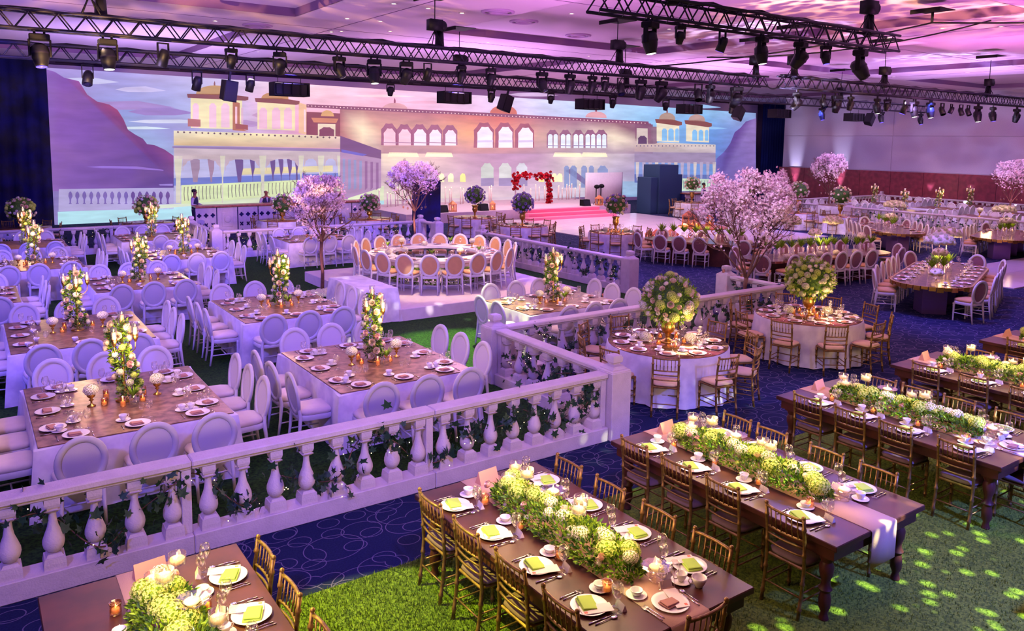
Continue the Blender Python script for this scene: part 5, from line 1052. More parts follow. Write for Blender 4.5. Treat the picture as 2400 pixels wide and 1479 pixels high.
# ------------------------------------------------------------------ flowers
def rose_me(name, m, R=.045):
    mb = MB(); 
    for ring, (r0, r1, h, n, tw) in enumerate([(.25, .35, 1.15, 3, 0), (.35, .62, 1.08, 4, .5), (.45, .86, .9, 5, .2), (.5, 1.08, .6, 6, .6)]):
        for k in range(n):
            a0 = 2*pi*k/n+tw; wd = 2*pi/n*.66; v = []
            for j in range(3):
                t = j/2; rr = (r0+(r1-r0)*t**.7)*R; z = (-.2+(h+.2)*t**1.2)*R*.9
                for i in (-1, 0, 1): aa = a0+i*wd*(1 if j else .8); q = rr*(1 if i == 0 else .93); v.append((q*cos(aa), q*sin(aa), z-(abs(i)*.12*R if j == 2 else 0)))
            mb.add(v, [(j*3+i, j*3+i+1, j*3+i+4, j*3+i+3) for j in range(2) for i in range(2)])
    return mb.me(name, m)
def hyd_me(name, m, R=.07, n=88, flat=.8):
    mb = MB().ball((0, 0, 0), R*.84, R*.84, R*.84*flat, 10, 7)
    for i in range(n):
        z = 1-1.75*(i+.5)/n; a = i*2.39996; s_ = math.sqrt(max(0, 1-z*z)); nn = Vector((s_*cos(a), s_*sin(a), z)); p = Vector((nn.x*R, nn.y*R, nn.z*R*flat)); t = nn.orthogonal().normalized(); t.rotate(Matrix.Rotation(rnd.random()*3, 3, nn)); b = nn.cross(t); w = R*.165
        p = p*(1+rnd.uniform(-.07, .05))
        for d in (t, b, -t, -b):
            e = nn.cross(d); mb.add([p, p+d*w*.7+e*w*.5+nn*w*.25, p+d*w*1.2+nn*w*.1, p+d*w*.7-e*w*.5+nn*w*.25], [(0, 1, 2, 3)])
    me = mb.me(name, m, False); me.materials.append(M_leafg)
    for p_ in list(me.polygons)[:70]: p_.material_index = 1
    return me
def mum_me(name, m, R=.04):
    mb = MB().ball((0, 0, 0), R*.75, R*.75, R*.6, 8, 6)
    for i in range(40):
        z = 1-1.3*(i+.5)/40; a = i*2.39996; s_ = math.sqrt(max(0, 1-z*z)); nn = Vector((s_*cos(a), s_*sin(a), z)); mb.leaf(nn*R*.55, nn+Vector((0, 0, .2)), (0, 0, 1), R*.55, R*.26)
    return mb.me(name, m)
ROSE = rose_me('rose', M_rose); ROSE_P = rose_me('rose', M_blush); ROSE_L = rose_me('rose', M_violet_lit); ROSE_R = rose_me('rose', M_red)
HYD_L = hyd_me('hydrangea', M_hydL); HYD_W = hyd_me('hydrangea', M_hydW); MUM = mum_me('chrysanthemum', M_hydW); MUM_L = mum_me('chrysanthemum', M_hydL)
HYD_BIG = hyd_me('hydrangea', M_hydW, .10, 110, .75)
def leafcloud(name, m, n, samp, L=.05, w=.022):
    mb = MB()
    for i in range(n):
        p, d = samp(); d = Vector(d)+Vector((rnd.gauss(0, .5), rnd.gauss(0, .5), rnd.gauss(0, .5)))
        mb.leaf(p, d, (rnd.gauss(0, 1), rnd.gauss(0, 1), 1), L*rnd.uniform(.6, 1.3), w*rnd.uniform(.7, 1.3))
    return mb.me(name, m)
def rotto(n): return Vector(n).normalized().to_track_quat('Z', 'Y').to_euler()
def fib(n, zmin=-1.0):
    out = []
    for i in range(n):
        z = 1-(1-zmin)*(i+.5)/n; a = i*2.39996; s_ = math.sqrt(max(0, 1-z*z)); out.append(Vector((s_*cos(a), s_*sin(a), z)))
    return out
def ball_kids(R, cz, n, kinds, lm, nl=900, squash=.92, zmin=-.75, jit=.12, leafL=.055, leaf=True):
    def samp():
        v = Vector((rnd.gauss(0, 1), rnd.gauss(0, 1), rnd.gauss(0, 1)+.15)).normalized(); q = rnd.uniform(.72, 1.0)*R
        return (v.x*q, v.y*q, cz+v.z*q*squash), v
    k = [N('foliage', leafcloud('foliage', lm, nl, samp, leafL, leafL*.42))]
    core = MB().ball((0, 0, cz), R*.8, R*.8, R*.8*squash, 12, 9, .1).me('moss_core', M_leafd); k.append(N('moss_core', core))
    for v in fib(n, zmin):
        me, s_ = rnd.choice(kinds); q = R*rnd.uniform(1-jit, 1.0)
        d = (v+Vector((rnd.gauss(0, .1), rnd.gauss(0, .1), rnd.gauss(0, .1)))).normalized()
        k.append(N(me.name.split('.')[0], me, loc=(d.x*q, d.y*q, cz+d.z*q*squash), rot=rotto(d), sc=s_*rnd.uniform(.85, 1.15)))
    return k
def urn(h, m, s_=1): return MB().lathe([(.10*s_, 0), (.10*s_, .02), (.06*s_, .035), (.035*s_, .06), (.03*s_, h*.28), (.045*s_, h*.32), (.032*s_, h*.36), (.07*s_, h*.46), (.10*s_, h*.62), (.095*s_, h*.78), (.085*s_, h*.84), (.125*s_, h*.97), (.12*s_, h), (.10*s_, h*.96), (.0001, h*.9)], 20).me('urn', m)
# ------------------------------------------------------------------ balustrade
def baluster_me():
    mb = MB().frus(0, 0, .0, .088, .088, .05, .088, .088).frus(0, 0, .05, .088, .088, .11, .080, .080).frus(0, 0, .11, .070, .070, .135, .055, .055)
    pr = [(.034, .135), (.055, .15), (.080, .185), (.089, .225), (.086, .265), (.066, .325), (.044, .385), (.033, .45), (.030, .50), (.034, .52)]
    mb.lathe(pr, 14, cap=False)
    mb.frus(0, 0, .52, .035, .035, .545, .062, .062).frus(0, 0, .545, .042, .042, .57, .042, .042).frus(0, 0, .57, .055, .055, .60, .062, .062).frus(0, 0, .60, .062, .062, .66, .062, .062)
    me = mb.me('baluster', M_stone); return smooth_sharp(me, 35)
BAL = baluster_me()
PIL = MB().box(-.17, .17, -.17, .17, 0, .93).me('pillar_body', M_stone, False, .008)
PCAP = MB().frus(0, 0, .93, .17, .17, .955, .15, .15).frus(0, 0, .955, .14, .14, 1.0, .085, .085).me('pillar_cap', M_stone, False, .008)
PFIN = smooth_sharp(MB().lathe([(.13, 1.0), (.085, 1.012), (.085, 1.03), (.115, 1.045), (.122, 1.10), (.10, 1.135), (.0001, 1.15)], 4, ph=pi/4).me('finial', M_stone), 30)
PILLAR = N('balustrade_pillar', PIL, [N('pillar_cap', PCAP), N('finial', PFIN)])
BH = .93   # top of rail
def section(p0, p1, label, n=None, post=True):
    p0, p1 = Vector((*p0, 0)), Vector((*p1, 0)); L = (p1-p0).length; a = math.atan2((p1-p0).y, (p1-p0).x)
    root = bpy.data.objects.new('balustrade', None); COL.objects.link(root); root.location = p0; root.rotation_euler = (0, 0, a); root['label'] = label; root['category'] = 'balustrade'; root['group'] = 'white balustrade sections'
    def part(nm, me, x=0):
        o = bpy.data.objects.new(nm, me); COL.objects.link(o); o.parent = root; o.location = (x, 0, 0); return o
    part('plinth', MB().box(.002, L-.002, -.125, .125, 0, .19).me('plinth', M_stone, False, .008))
    rail = MB().box(.002, L-.002, -.075, .075, BH-.105, BH-.07).box(.002, L-.002, -.105, .105, BH-.07, BH-.005)
    part('top_rail', rail.me('top_rail', M_stone, False, .012))
    n = n or max(2, round(L/.31)-1)
    for i in range(n): o_ = part('baluster', BAL, L*(i+.5)/n); o_.location.z = .188; o_.scale = (1, 1, .97)
    if post: part('square_post', MB().box(-.045, .045, -.06, .06, .19, BH-.1).me('square_post', M_stone, False, .005), .047)
    return root
def run(p0, p1, nsec, desc, caps=(0, 0)):
    d0 = Vector(p1)-Vector(p0); L = d0.length; u = d0/L
    a, b = (Vector(p0)+u*.18*caps[0]), (Vector(p1)-u*.18*caps[1]); words = ['first', 'second', 'third', 'fourth', 'fifth', 'sixth']
    for i in range(nsec):
        q0 = a+(b-a)*i/nsec; q1 = a+(b-a)*(i+1)/nsec
        section(q0, q1, 'white plaster balustrade, %s length %s' % (words[i] if nsec > 1 else 'only', desc))
def pillar(x, y, label): place(PILLAR, (x, y, 0), 0, label, 'pillar')
FR = 7.72
run((7.1, FR), (-1.0, FR), 3, 'of the long run from the corner pillar', (1, 0))
run((7.1, 10.64), (7.1, FR), 1, 'of the short run between two pillars', (1, 1))
run((7.1, 10.6), (14.65, 10.6), 3, 'of the run behind the round table', (1, 0))
run((14.65, 10.6), (14.65, 12.14), 1, 'of the rose-lit return by the blossom tree', (0, 1))
run((14.4, 15.15), (14.3, 22.26), 3, 'of the oblique run beside the ring table', (1, 1))
run((14.3, 25.33), (14.2, 26.46), 1, 'at the lamp-lit corner behind the ring table', (1, 0))
run((6.69, 26.45), (14.2, 26.45), 3, 'of the run below the bar front', (1, 0))
run((6.62, 29.6), (6.66, 26.45), 1, 'of the return at the end of the bar', (1, 1))
run((6.62, 29.6), (-3.0, 29.6), 4, 'of the rear run under the screen', (1, 0))
for x, y, l in [(7.1, FR, 'white square pillar with finial at the front corner of the balustrade'), (7.1, 10.64, 'white finial pillar where the short balustrade meets the next run'), (14.65, 12.14, 'rose-lit white pillar beside the tall blossom tree'), (14.4, 15.15, 'white pillar at the open end of the oblique balustrade'),
                (14.3, 22.26, 'white finial pillar at the gap behind the ring table'), (14.3, 25.33, 'white pillar across the gap under the second blossom tree'), (14.2, 26.46, 'small pillar in the lamp-lit balustrade corner'), (6.67, 26.45, 'plain broad pillar below the bar front'), (6.62, 29.6, 'pillar at the rear corner beneath the bar end')]:
    pillar(x, y, l)
# ivy: each leaf its own piece near the viewer, farther garlands joined
iv = MB()
sh = [(0, 0), (.16, .10), (.42, .02), (.30, .28), (.50, .55), (.20, .52), (0, 1.0), (-.20, .52), (-.50, .55), (-.30, .28), (-.42, .02), (-.16, .10)]
def ivy_leaf(mb, M, s_):
    n = len(mb.v); v = [(x*s_, y*s_, -abs(x)*.25*s_+.12*s_*sin(y*3)) for x, y in sh]+[(0, .35*s_, .05*s_)]
    mb.add([tuple(M @ Vector(p)) for p in v], [(12, i, (i+1) % 12) for i in range(12)])
ivy_leaf(iv, Matrix.Identity(4), .095); IVY = iv.me('ivy_leaf', M_ivy)
def garland(p0, p1, label, n, single=True, seed=0, side=-1):
    r = random.Random(seed); p0, p1 = Vector((*p0, 0)), Vector((*p1, 0)); L = (p1-p0).length; u = (p1-p0)/L; w = Vector((-u.y, u.x, 0))
    root = bpy.data.objects.new('ivy_garland', None); COL.objects.link(root); root.location = p0; root['label'] = label; root['category'] = 'garland'; root['group'] = 'ivy garlands on the balustrades'
    def path(t):
        x = t*L; off = side*(.10*cos(x*2*pi/.62)); z = .52+.14*sin(x*2*pi/1.24+seed)+.10*sin(x*4.1+seed*2); return u*x+w*off+Vector((0, 0, z))
    m = int(L/.06); st = MB().tube([path(i/m) for i in range(m+1)], .006, 4)
    o = bpy.data.objects.new('vine_stem', st.me('vine_stem', M_bark)); COL.objects.link(o); o.parent = root
    mb = MB(); bulbs = MB()
    for i in range(n):
        ncl = max(1, round(L/.31)); t = min(1, max(0, (r.randrange(ncl)+.5+r.gauss(0, .30))/ncl)); cl = .09 if r.random() < .7 else .22
        p = path(t)+Vector((r.gauss(0, cl*.5), r.gauss(0, .05), r.gauss(-.02, cl*.7)))
        e = (r.uniform(.6, 2.2), r.uniform(-.8, .8), r.uniform(0, 6.28)); s_ = r.uniform(.7, 1.35)
        if single:
            o = bpy.data.objects.new('ivy_leaf', IVY); COL.objects.link(o); o.parent = root; o.location = p; o.rotation_euler = e; o.scale = (s_,)*3
        else: ivy_leaf(mb, Matrix.Translation(p) @ Matrix.Rotation(e[2], 4, 'Z') @ Matrix.Rotation(e[0], 4, 'X'), .09*s_)
    for i in range(int(L*9)):
        p = path(r.random())+Vector((r.gauss(0, .05), r.gauss(0, .05), r.gauss(-.03, .09))); bulbs.ball(p, .0055, n=5, m=4)
    if not single:
        o = bpy.data.objects.new('ivy_foliage', mb.me('ivy_foliage', M_ivy, False)); COL.objects.link(o); o.parent = root; o['kind'] = 'stuff'
    o = bpy.data.objects.new('fairy_lights', bulbs.me('fairy_lights', M_bulb)); COL.objects.link(o); o.parent = root; o['kind'] = 'stuff'
gd = [((0.2, FR), (2.3, FR), 'ivy garland on the balustrade behind the cut-off wooden table', 190), ((2.5, FR), (4.6, FR), 'ivy garland in the middle of the long balustrade', 200), ((4.7, FR), (6.9, FR), 'thick ivy garland on the long balustrade next to the corner pillar', 240)]
for i, (a, b, l, n) in enumerate(gd): garland(a, b, l, n, True, i+1)
for i, (a, b, l, n) in enumerate([((7.1, 7.95), (7.1, 10.4), 'ivy garland on the short balustrade between two pillars', 150), ((7.4, 10.6), (10.9, 10.6), 'ivy garland behind the round table at the corner pillar', 170), ((10.9, 10.6), (14.5, 10.6), 'ivy garland on the run reaching the tall blossom tree', 170), ((14.65, 10.7), (14.65, 12.0), 'ivy on the rose-lit balustrade return', 50),
        ((14.4, 15.3), (14.35, 18.6), 'ivy garland on the pillar end of the oblique balustrade', 260), ((14.35, 18.6), (14.3, 22.1), 'ivy garland on the violet half of the oblique balustrade', 260), ((10, 26.45), (14.1, 26.45), 'ivy garland on the lamp-lit run by the second blossom tree', 220), ((6.9, 26.45), (10, 26.45), 'ivy garland on the run below the bar', 160), ((6.64, 26.7), (6.62, 29.4), 'ivy garland on the return at the bar end', 140), ((-2.5, 29.6), (6.4, 29.6), 'long ivy garland on the rear balustrade under the screen', 520)]):
    garland(a, b, l, n, False, i+11)

# ------------------------------------------------------------------ blossom trees
def tree(x, y, h0, h1, R, label, seed, nb=3400, fan=1.0, big=1.0, lean=0):
    r = random.Random(seed); root = bpy.data.objects.new('blossom_tree', None); COL.objects.link(root); root.location = (x, y, 0); root['label'] = label; root['category'] = 'tree'
    tr = MB().tube([(0, 0, 0), (.02, .01, h0*.4), (-.01, .02, h0*.8), (0, 0, h0)], [.055, .045, .042, .05], 8)
    br = MB(); tips = []
    def grow(p, d, L, rad, lvl):
        pts = [p]; q = Vector(p); dd = Vector(d)
        for i in range(4):
            dd = (dd+Vector((r.gauss(0, .16), r.gauss(0, .16), r.gauss(.04, .1)))).normalized()
            e = (q.x/R)**2+(q.y/R)**2+(max(0, q.z-h0-(h1-h0)*.4)/((h1-h0)*.62))**2
            q = q+dd*L/4*(1 if e < .8 else .35); pts.append(q.copy())
            if lvl < 3 and i >= 1:
                for _ in range(2):
                    nd = (dd+Vector((r.gauss(0, .55), r.gauss(0, .55), r.gauss(0.1, .35)))).normalized(); grow(q, nd, L*.55, rad*.5, lvl+1)
        (br if lvl else tr).tube(pts, [rad*(1-.17*i) for i in range(5)], 5, cap=False)
        tips.extend([(pts[j], pts[j+1], lvl) for j in range(4) if lvl >= 1 or j >= 2])
    H = h1-h0; nmain = 8
    for k in range(nmain):
        a = 2*pi*k/nmain+r.random()*.5; t = (.30+.25*(k % 2))*R/.9*(2.0/H)*.9; d = Vector((cos(a)*t*fan, sin(a)*t*fan, .8)).normalized()
        grow(Vector((0, 0, h0-.02)), d, H*.66, .024, 0)
    grow(Vector((0, 0, h0)), Vector((.05, 0, 1)), H*.72, .026, 0)
    bl = MB(); zc = h0+H*.56
    for i in range(nb):
        for _ in range(6):
            a, b, lv = r.choice(tips); t = r.random(); p = a*(1-t)+b*t+Vector((r.gauss(0, .05), r.gauss(0, .05), r.gauss(0, .05)))
            hz = max(0, min(1.05, (p.z-h0+.25)/(H+.25))); an = math.atan2(p.y, p.x)
            rr = R*(.16+1.02*hz**.75)*(1-max(0, hz-.72)*1.9)*(1+.16*sin(an*3+seed)+.10*sin(an*7+p.z*5))
            e = math.hypot(p.x, p.y)/max(.05, rr)
            if e < 1.0 and hz < 1: break
        if e > 1.12 or hz >= 1.04: continue
        n = Vector((r.gauss(0, 1), r.gauss(0, 1), r.gauss(0, 1))).normalized(); t1 = n.orthogonal().normalized(); t2 = n.cross(t1); w = .034*big*r.uniform(.7, 1.25)
        k0 = len(bl.v); bl.v.append(tuple(p))
        for j in range(5):
            an = 2*pi*j/5; c = p+(t1*cos(an)+t2*sin(an))*w+n*w*.4; c2 = p+(t1*cos(an+.62)+t2*sin(an+.62))*w*.55+n*w*.1; bl.v += [tuple(c), tuple(c2)]
        bl.f += [(k0, k0+1+((2*j-1) % 10), k0+1+2*j, k0+2+2*j) for j in range(5)]
    for nm, mbb, m in (('trunk', tr, M_bark), ('branch', br, M_bark), ('blossom', bl, M_bloss)):
        o = bpy.data.objects.new(nm, mbb.me(nm, m, nm != 'blossom')); COL.objects.link(o); o.parent = root
        if nm != 'trunk': o['kind'] = 'stuff'
    for k in range(5):
        a = 2*pi*k/5+1.1; px, py, pz = cos(a)*R*.45, sin(a)*R*.45, h0+.1
        m = MB().tube([(px, py, pz+.5), (px, py, pz+.09)], .003, 4).lathe([(.001, .09), (.03, .085), (.036, .05), (.028, 0), (.0001, 0)], 8, c=(px, py, pz))
        o = bpy.data.objects.new('hanging_votive', m.me('hanging_votive', M_amber)); COL.objects.link(o); o.parent = root
    return root
tree(7.45, 19.2, 1.35, 3.05, .86, 'pink-lit blossom tree on a bare trunk beside the white platform', 3, 5600)
tree(13.6, 25.8, 1.35, 3.2, .95, 'blossom tree glowing rose in the lamp-lit balustrade corner', 5, 4600)
tree(14.32, 11.3, 1.0, 3.5, 1.12, 'tall many-stemmed blossom tree behind the rose-lit balustrade return', 8, 8200, 1.2)
tree(39.2, 25.6, 1.2, 3.5, 1.0, 'violet blossom tree before the distant red wall', 9, 3600, 1, 1.5)
tree(43.9, 18.4, 1.2, 3.4, 1.05, 'violet blossom tree cut by the picture edge at the red wall', 10, 3600, 1, 1.5)
for (x, y, z, tx, ty, c, e) in [(7.1, 18.7, .15, 7.6, 19.3, (1, .55, .62), 130), (13.2, 25.2, .2, 13.7, 25.9, (1, .5, .42), 260), (14.2, 12.2, .1, 14.35, 11.2, (1, .40, .35), 190), (43.2, 18, .2, 43.9, 18.4, (1, .3, .6), 220), (39, 25, .2, 39.3, 25.7, (.9, .4, .9), 180)]:
    light('SPOT', 'tree_uplight_beam', (x, y, z), (tx, ty, 2.2), c, e, .05, 80, .6)
UPL = N('floor_uplight', MB().lathe([(.06, 0), (.06, .05), (.045, .10), (.05, .14), (.045, .145), (.0001, .13)], 12).me('floor_uplight', M_black), [N('lens', MB().lathe([(.04, .146), (.0001, .148)], 12).me('lens', emis('uplight_lens', (255, 220, 190), 6)))])
place(UPL, (7.1, 18.7, 0), 0, 'small glowing floor spotlight at the foot of the pink tree', 'lamp'); place(UPL, (13.2, 25.2, 0), 0, 'floor spotlight under the tree in the lamp-lit corner', 'lamp'); place(UPL, (14.2, 12.2, 0), 0, 'floor spotlight hidden by the rose-lit balustrade', 'lamp')
for k in range(26):
    a = k*2.4; q = .12+.03*k**.75
    hx = N('hydrangea_bloom', HYD_BIG); place(hx, (7.35+q*cos(a)*1.0, 18.85+q*sin(a)*.7, .09), a, 'white hydrangea heaped round the pink-lit tree foot, %s outward from the trunk' % ordn(k+1), 'flower', 'hydrangea heads under the tree', sc=.9)

# stage tent etc come later
# ------------------------------------------------------------------ tables, seats and settings
def put(node, M, label, cat, group, z=0, x=0, y=0, r=0, sc=None):
    p = M @ Vector((x, y, 0)); return place(node, (p.x, p.y, p.z+z), M.to_euler().z+r, label, cat, group, sc=sc)
CAP = {}
def ok(k, n=298):
    CAP[k] = CAP.get(k, 0)+1; return CAP[k] <= n
def setting(M, lvl, where, nap, g, hz):
    """M: frame at the table edge, +y to the table centre"""
    j = rnd.uniform(-.012, .012)
    if ok('plate'): put(PLATE if lvl > 1 else PLATE_S, M, 'white dinner plate, '+where, 'plate', 'dinner plates, '+g, hz, j, .19)
    nm, nd, rot = ('lime folded napkin', NAP_L, -.25) if nap == 'lime' else ('mauve folded napkin', NAP_T, .2)
    if ok('napkin'): put(nd, M, nm+', '+where, 'napkin', 'napkins, '+g, hz+.012, j-.012, .19, rot+rnd.uniform(-.15, .15))
    if lvl >= 3:
        put(CARD, M, 'menu card, '+where, 'menu card', 'menu cards, '+g, hz+.021, .075, .20, -.35)
        put(PCARD, M, 'folded place card, '+where, 'place card', 'place cards, '+g, hz, .14, .37, -.2)
        put(FORK, M, 'outer fork, '+where, 'fork', 'forks, '+g, hz, -.185, .18, .03); put(FORK, M, 'inner fork, '+where, 'fork', 'forks, '+g, hz, -.158, .19, .03)
        put(KNIFE, M, 'table knife, '+where, 'knife', 'knives, '+g, hz, .165, .17, -.03); put(SPOON, M, 'soup spoon, '+where, 'spoon', 'spoons, '+g, hz, .195, .19, -.03)
        put(SAUCER, M, 'white saucer, '+where, 'saucer', 'saucers, '+g, hz, -.12, .40); put(BOWL if rnd.random() < .4 else CUP, M, 'small white cup, '+where, 'cup', 'cups, '+g, hz+.009, -.12, .40, rnd.uniform(0, 6))
        put(GL_A, M, 'taller wine glass, '+where, 'wine glass', 'wine glasses, '+g, hz, .17, .31); put(GL_B, M, 'shorter wine glass, '+where, 'wine glass', 'wine glasses, '+g, hz, .10, .36)
    elif lvl == 2:
        put(FORK, M, 'fork, '+where, 'fork', 'forks, '+g, hz, -.17, .18, .03); put(KNIFE, M, 'knife, '+where, 'knife', 'knives, '+g, hz, .165, .17, -.03)
        put(SAUCER, M, 'white saucer, '+where, 'saucer', 'saucers, '+g, hz, -.13, .40); put(CUP, M, 'white teacup, '+where, 'cup', 'cups, '+g, hz+.009, -.13, .40, rnd.uniform(0, 6))
        if ok('glass'): put(GL_A, M, 'taller wine glass, '+where, 'wine glass', 'wine glasses, '+g, hz, .14, .36)
        if ok('glass', 260): put(GL_B, M, 'shorter wine glass, '+where, 'wine glass', 'wine glasses, '+g, hz, .07, .41)
    elif lvl == 1:
        if ok('glass'): put(GL_A, M, 'wine glass, '+where, 'wine glass', 'wine glasses, '+g, hz, .12, .36)
        if ok('cup1', 70): put(CUP, M, 'white teacup, '+where, 'cup', 'cups, '+g, hz, -.12, .38, rnd.uniform(0, 6))
def seat(x, y, rz, back, chair, cl, where, lvl, nap, g, hz, skip=False, jig=.03):
    """x, y: point on the table edge; the chair's back plane stands 'back' behind it"""
    M = Matrix.Translation((x, y, 0)) @ Matrix.Rotation(rz, 4, 'Z')
    if chair is not None:
        hy = .228 if chair[0] == 'bamboo_chair' else .289
        put(chair, M, cl+', '+where, 'chair', g[0], 0, rnd.uniform(-jig, jig), -back+hy+rnd.uniform(-jig, jig), rnd.uniform(-.05, .05) if jig > .02 else 0)
    if lvl >= 0: setting(M, lvl, where, nap, g[1], hz)
ORD = ['first', 'second', 'third', 'fourth', 'fifth', 'sixth', 'seventh', 'eighth', 'ninth', 'tenth', 'eleventh', 'twelfth', 'thirteenth', 'fourteenth', 'fifteenth', 'sixteenth', 'seventeenth', 'eighteenth', 'nineteenth', 'twentieth', 'twenty-first', 'twenty-second']
CLK = ['twelve', 'one', 'two', 'three', 'four', 'five', 'six', 'seven', 'eight', 'nine', 'ten', 'eleven']
PI2 = pi/2
# --- dark wooden tables
def wood_me():
    hx, hy = .685, 1.36; ch = [N('tabletop', MB().box(-hx, hx, -hy, hy, .71, .76).me('tabletop', M_wood, False, .006))]
    ap = MB().box(-hx+.05, hx-.05, -hy+.05, -hy+.08, .60, .71).box(-hx+.05, hx-.05, hy-.08, hy-.05, .60, .71).box(-hx+.05, -hx+.08, -hy+.08, hy-.08, .60, .71).box(hx-.08, hx-.05, -hy+.08, hy-.08, .60, .71)
    ch.append(N('apron', ap.me('apron', M_wood, False)))
    pr = [(.03, 0), (.042, .02), (.035, .05), (.028, .08), (.05, .13), (.052, .2), (.04, .26), (.058, .29), (.04, .32), (.036, .36), (.058, .43), (.062, .49), (.045, .53), (.06, .56), (.06, .60)]
    lg = MB().lathe(pr, 14).box(-.06, .06, -.06, .06, .58, .70); m = smooth_sharp(lg.me('leg', M_wood), 40)
    for sx in (-1, 1):
        for sy in (-1, 1): ch.append(N('leg', m, loc=(sx*(hx-.13), sy*(hy-.16), 0)))
    return N('farm_table', None, ch)
WT = wood_me()
def runner(x, yc, hy, label):
    w = .19; v = []; ys = [-hy-.012]; prof = [(-hy-.014, .42), (-hy-.013, .60), (-hy-.012, .75), (-hy, .7635)]+[(-hy+2*hy*i/10, .7635) for i in range(1, 10)]+[(hy, .7635), (hy+.012, .75), (hy+.013, .60), (hy+.014, .44)]
    n = len(prof); f = []
    for i, (y, z) in enumerate(prof):
        for sx in (-1, 1): v.append((sx*w+rnd.uniform(-.004, .004), y, z))
    f = [(2*i, 2*i+1, 2*i+3, 2*i+2) for i in range(n-1)]
    o = place(N('table_runner', MB().add(v, f).me('table_runner', M_runner)), (x, yc, 0), 0, label, 'table runner', 'pink table runners')
    m = o.modifiers.new('thick', 'SOLIDIFY'); m.thickness = .003
GARL = {}
def green_garland(x, y0, y1, tname, seed, light_e=26):
    r = random.Random(seed); L = y1-y0; W_ = .225
    def samp():
        y = r.uniform(-L/2, L/2); a = r.uniform(-.2, pi+.2); k = (1-(abs(y)/(L/2))**4)**.5; q = r.uniform(.6, 1.0)
        return (cos(a)*W_*k*q*1.05, y, .02+abs(sin(a))*.17*k*q), (cos(a), r.gauss(0, .5), abs(sin(a))+.3)
    kids = [N('foliage', leafcloud('foliage', M_leafg, 3200, samp, .046, .019)), N('dark_foliage', leafcloud('dark_foliage', M_leafd, 900, samp, .06, .024))]
    n = int(L/.10)
    for i in range(n):
        y = -L/2+.08+(L-.16)*i/(n-1)+r.uniform(-.03, .03); xx = r.uniform(-.10, .10); me, s_ = r.choice([(HYD_L, 1.25), (HYD_L, 1.1), (HYD_L, 1.35), (HYD_W, 1.0), (HYD_W, .85)])
        kids.append(N('hydrangea', me, loc=(xx, y, .145+.05*r.random()-abs(xx)*.3), rot=(r.gauss(0, .3), xx*4, 0), sc=s_))
    for i in range(int(L*9)):
        a = r.uniform(0, pi); y = r.uniform(-L/2+.05, L/2-.05); me = r.choice([ROSE, ROSE_P, MUM, MUM_L]); kids.append(N(me.name.split('.')[0], me, loc=(cos(a)*.17, y, .05+sin(a)*.13), rot=rotto((cos(a), 0, sin(a)+.2)), sc=r.uniform(.55, .85)))
    place(N('flower_garland', None, kids), (x, (y0+y1)/2, .765), 0, 'long low garland of lime hydrangea and green leaves on the '+tname, 'flower arrangement', 'table garlands')
    k = 0
    for i, (nd, dx, t) in enumerate([(FL_T, .16, .02), (FL_T, .0, .24), (CRY, .12, .36), (FL_T, .22, .50), (FL_T, -.05, .66), (FL_S, .26, .78), (CRY, .14, 1.03), (FL_S, -.02, .10)]):
        y = y1-L*t; high = abs(dx) < .14 and 0 < t < 1
        place(nd, (x+dx, y, .7625+(.12 if high else 0)), r.random()*6, '%s %s, %s from balustrade, %s' % ({'crystal_candle_bowl': 'crystal candle bowl', 'stemmed_candle_glass': 'floating-candle glass'}[nd[0]], 'among flowers' if high else 'beside flowers', ORD[i], tname), 'candle holder', 'floating candles, '+tname)
    for i in range(7):
        sx = (-1, 1)[i % 2]; y = y1-.15-(L-.1)*i/6.3; place(VOT, (x+sx*(.24+r.uniform(0, .03)), y, .7625), 0, 'lit pink glass votive, %s from the balustrade end, %s' % (ORD[i], tname), 'votive', 'votives, '+tname)
    for yy in (y0+.25, (y0+y1)/2, y1-.25):
        light('POINT', 'candle_glow', (x-.05, yy, 1.36), None, (1, .66, .28), light_e*1.1, .22)
CW = 'gilt bamboo chair'
def wood_table(u0, tn, left, right, seed, rn='', glow=26, end=False, c=(3.43, 6.15)):
    yc = (c[0]+c[1])/2; x = u0+.685
    place(WT, (x, yc, 0), 0, 'dark walnut farm table with turned legs, the '+tn, 'table', 'dark wooden tables')
    runner(x, yc, 1.36, 'dusty pink linen runner along the '+tn)
    green_garland(x, 3.95, 5.78, tn, seed, glow)
    for side, vs in (('curtain side', left), ('red-wall side', right)):
        for i, v in enumerate(vs):
            w = '%s from balustrade, %s of %s' % (ORD[i], side, tn); g = ('bamboo chairs of the '+tn, tn)
            if side[0] == 'c': seat(u0, v, -PI2, .07, CH_D, CW, w, 3, 'lime', g, .7605, jig=.006)
            else: seat(u0+1.37, v, PI2, .085, CH_D, CW, w, 3, 'lime', g, .7605, jig=.006)
    if end: seat(x, c[0], 0, .15, CH_D, CW, 'alone at the near end of '+tn, 3, 'taupe', ('bamboo chairs of the '+tn, tn), .7605, jig=.004)
    place(TENT, (x+.02, c[1]-.14, .765), .12, 'blank pink folded card standing at the far end of '+tn, 'card', 'standing table cards')
V4 = (5.72, 5.14, 4.56, 3.88)
wood_table(.27, 'cut-off wooden table', (5.2, 4.5, 3.9), (5.68, 5.11, 4.52, 3.9), 1)
wood_table(3.24, 'wooden table with stray teacup', (5.74, 5.14, 4.52, 3.92), (5.70, 5.1, 4.49, 3.90), 2, end=True)
wood_table(5.64, 'wooden table with bare end', V4, (5.63, 5.15, 4.49, 3.94), 3)
wood_table(8.50, 'violet-lit wooden table', (5.65, 5.08, 4.52, 3.86), (5.56, 5.08, 4.56, 3.95), 4, end=True, glow=12)
wood_table(11.2, 'wooden table beyond the violet', (5.6, 4.94, 4.3, 3.8), (5.56, 5.0, 4.4, 3.8), 5)
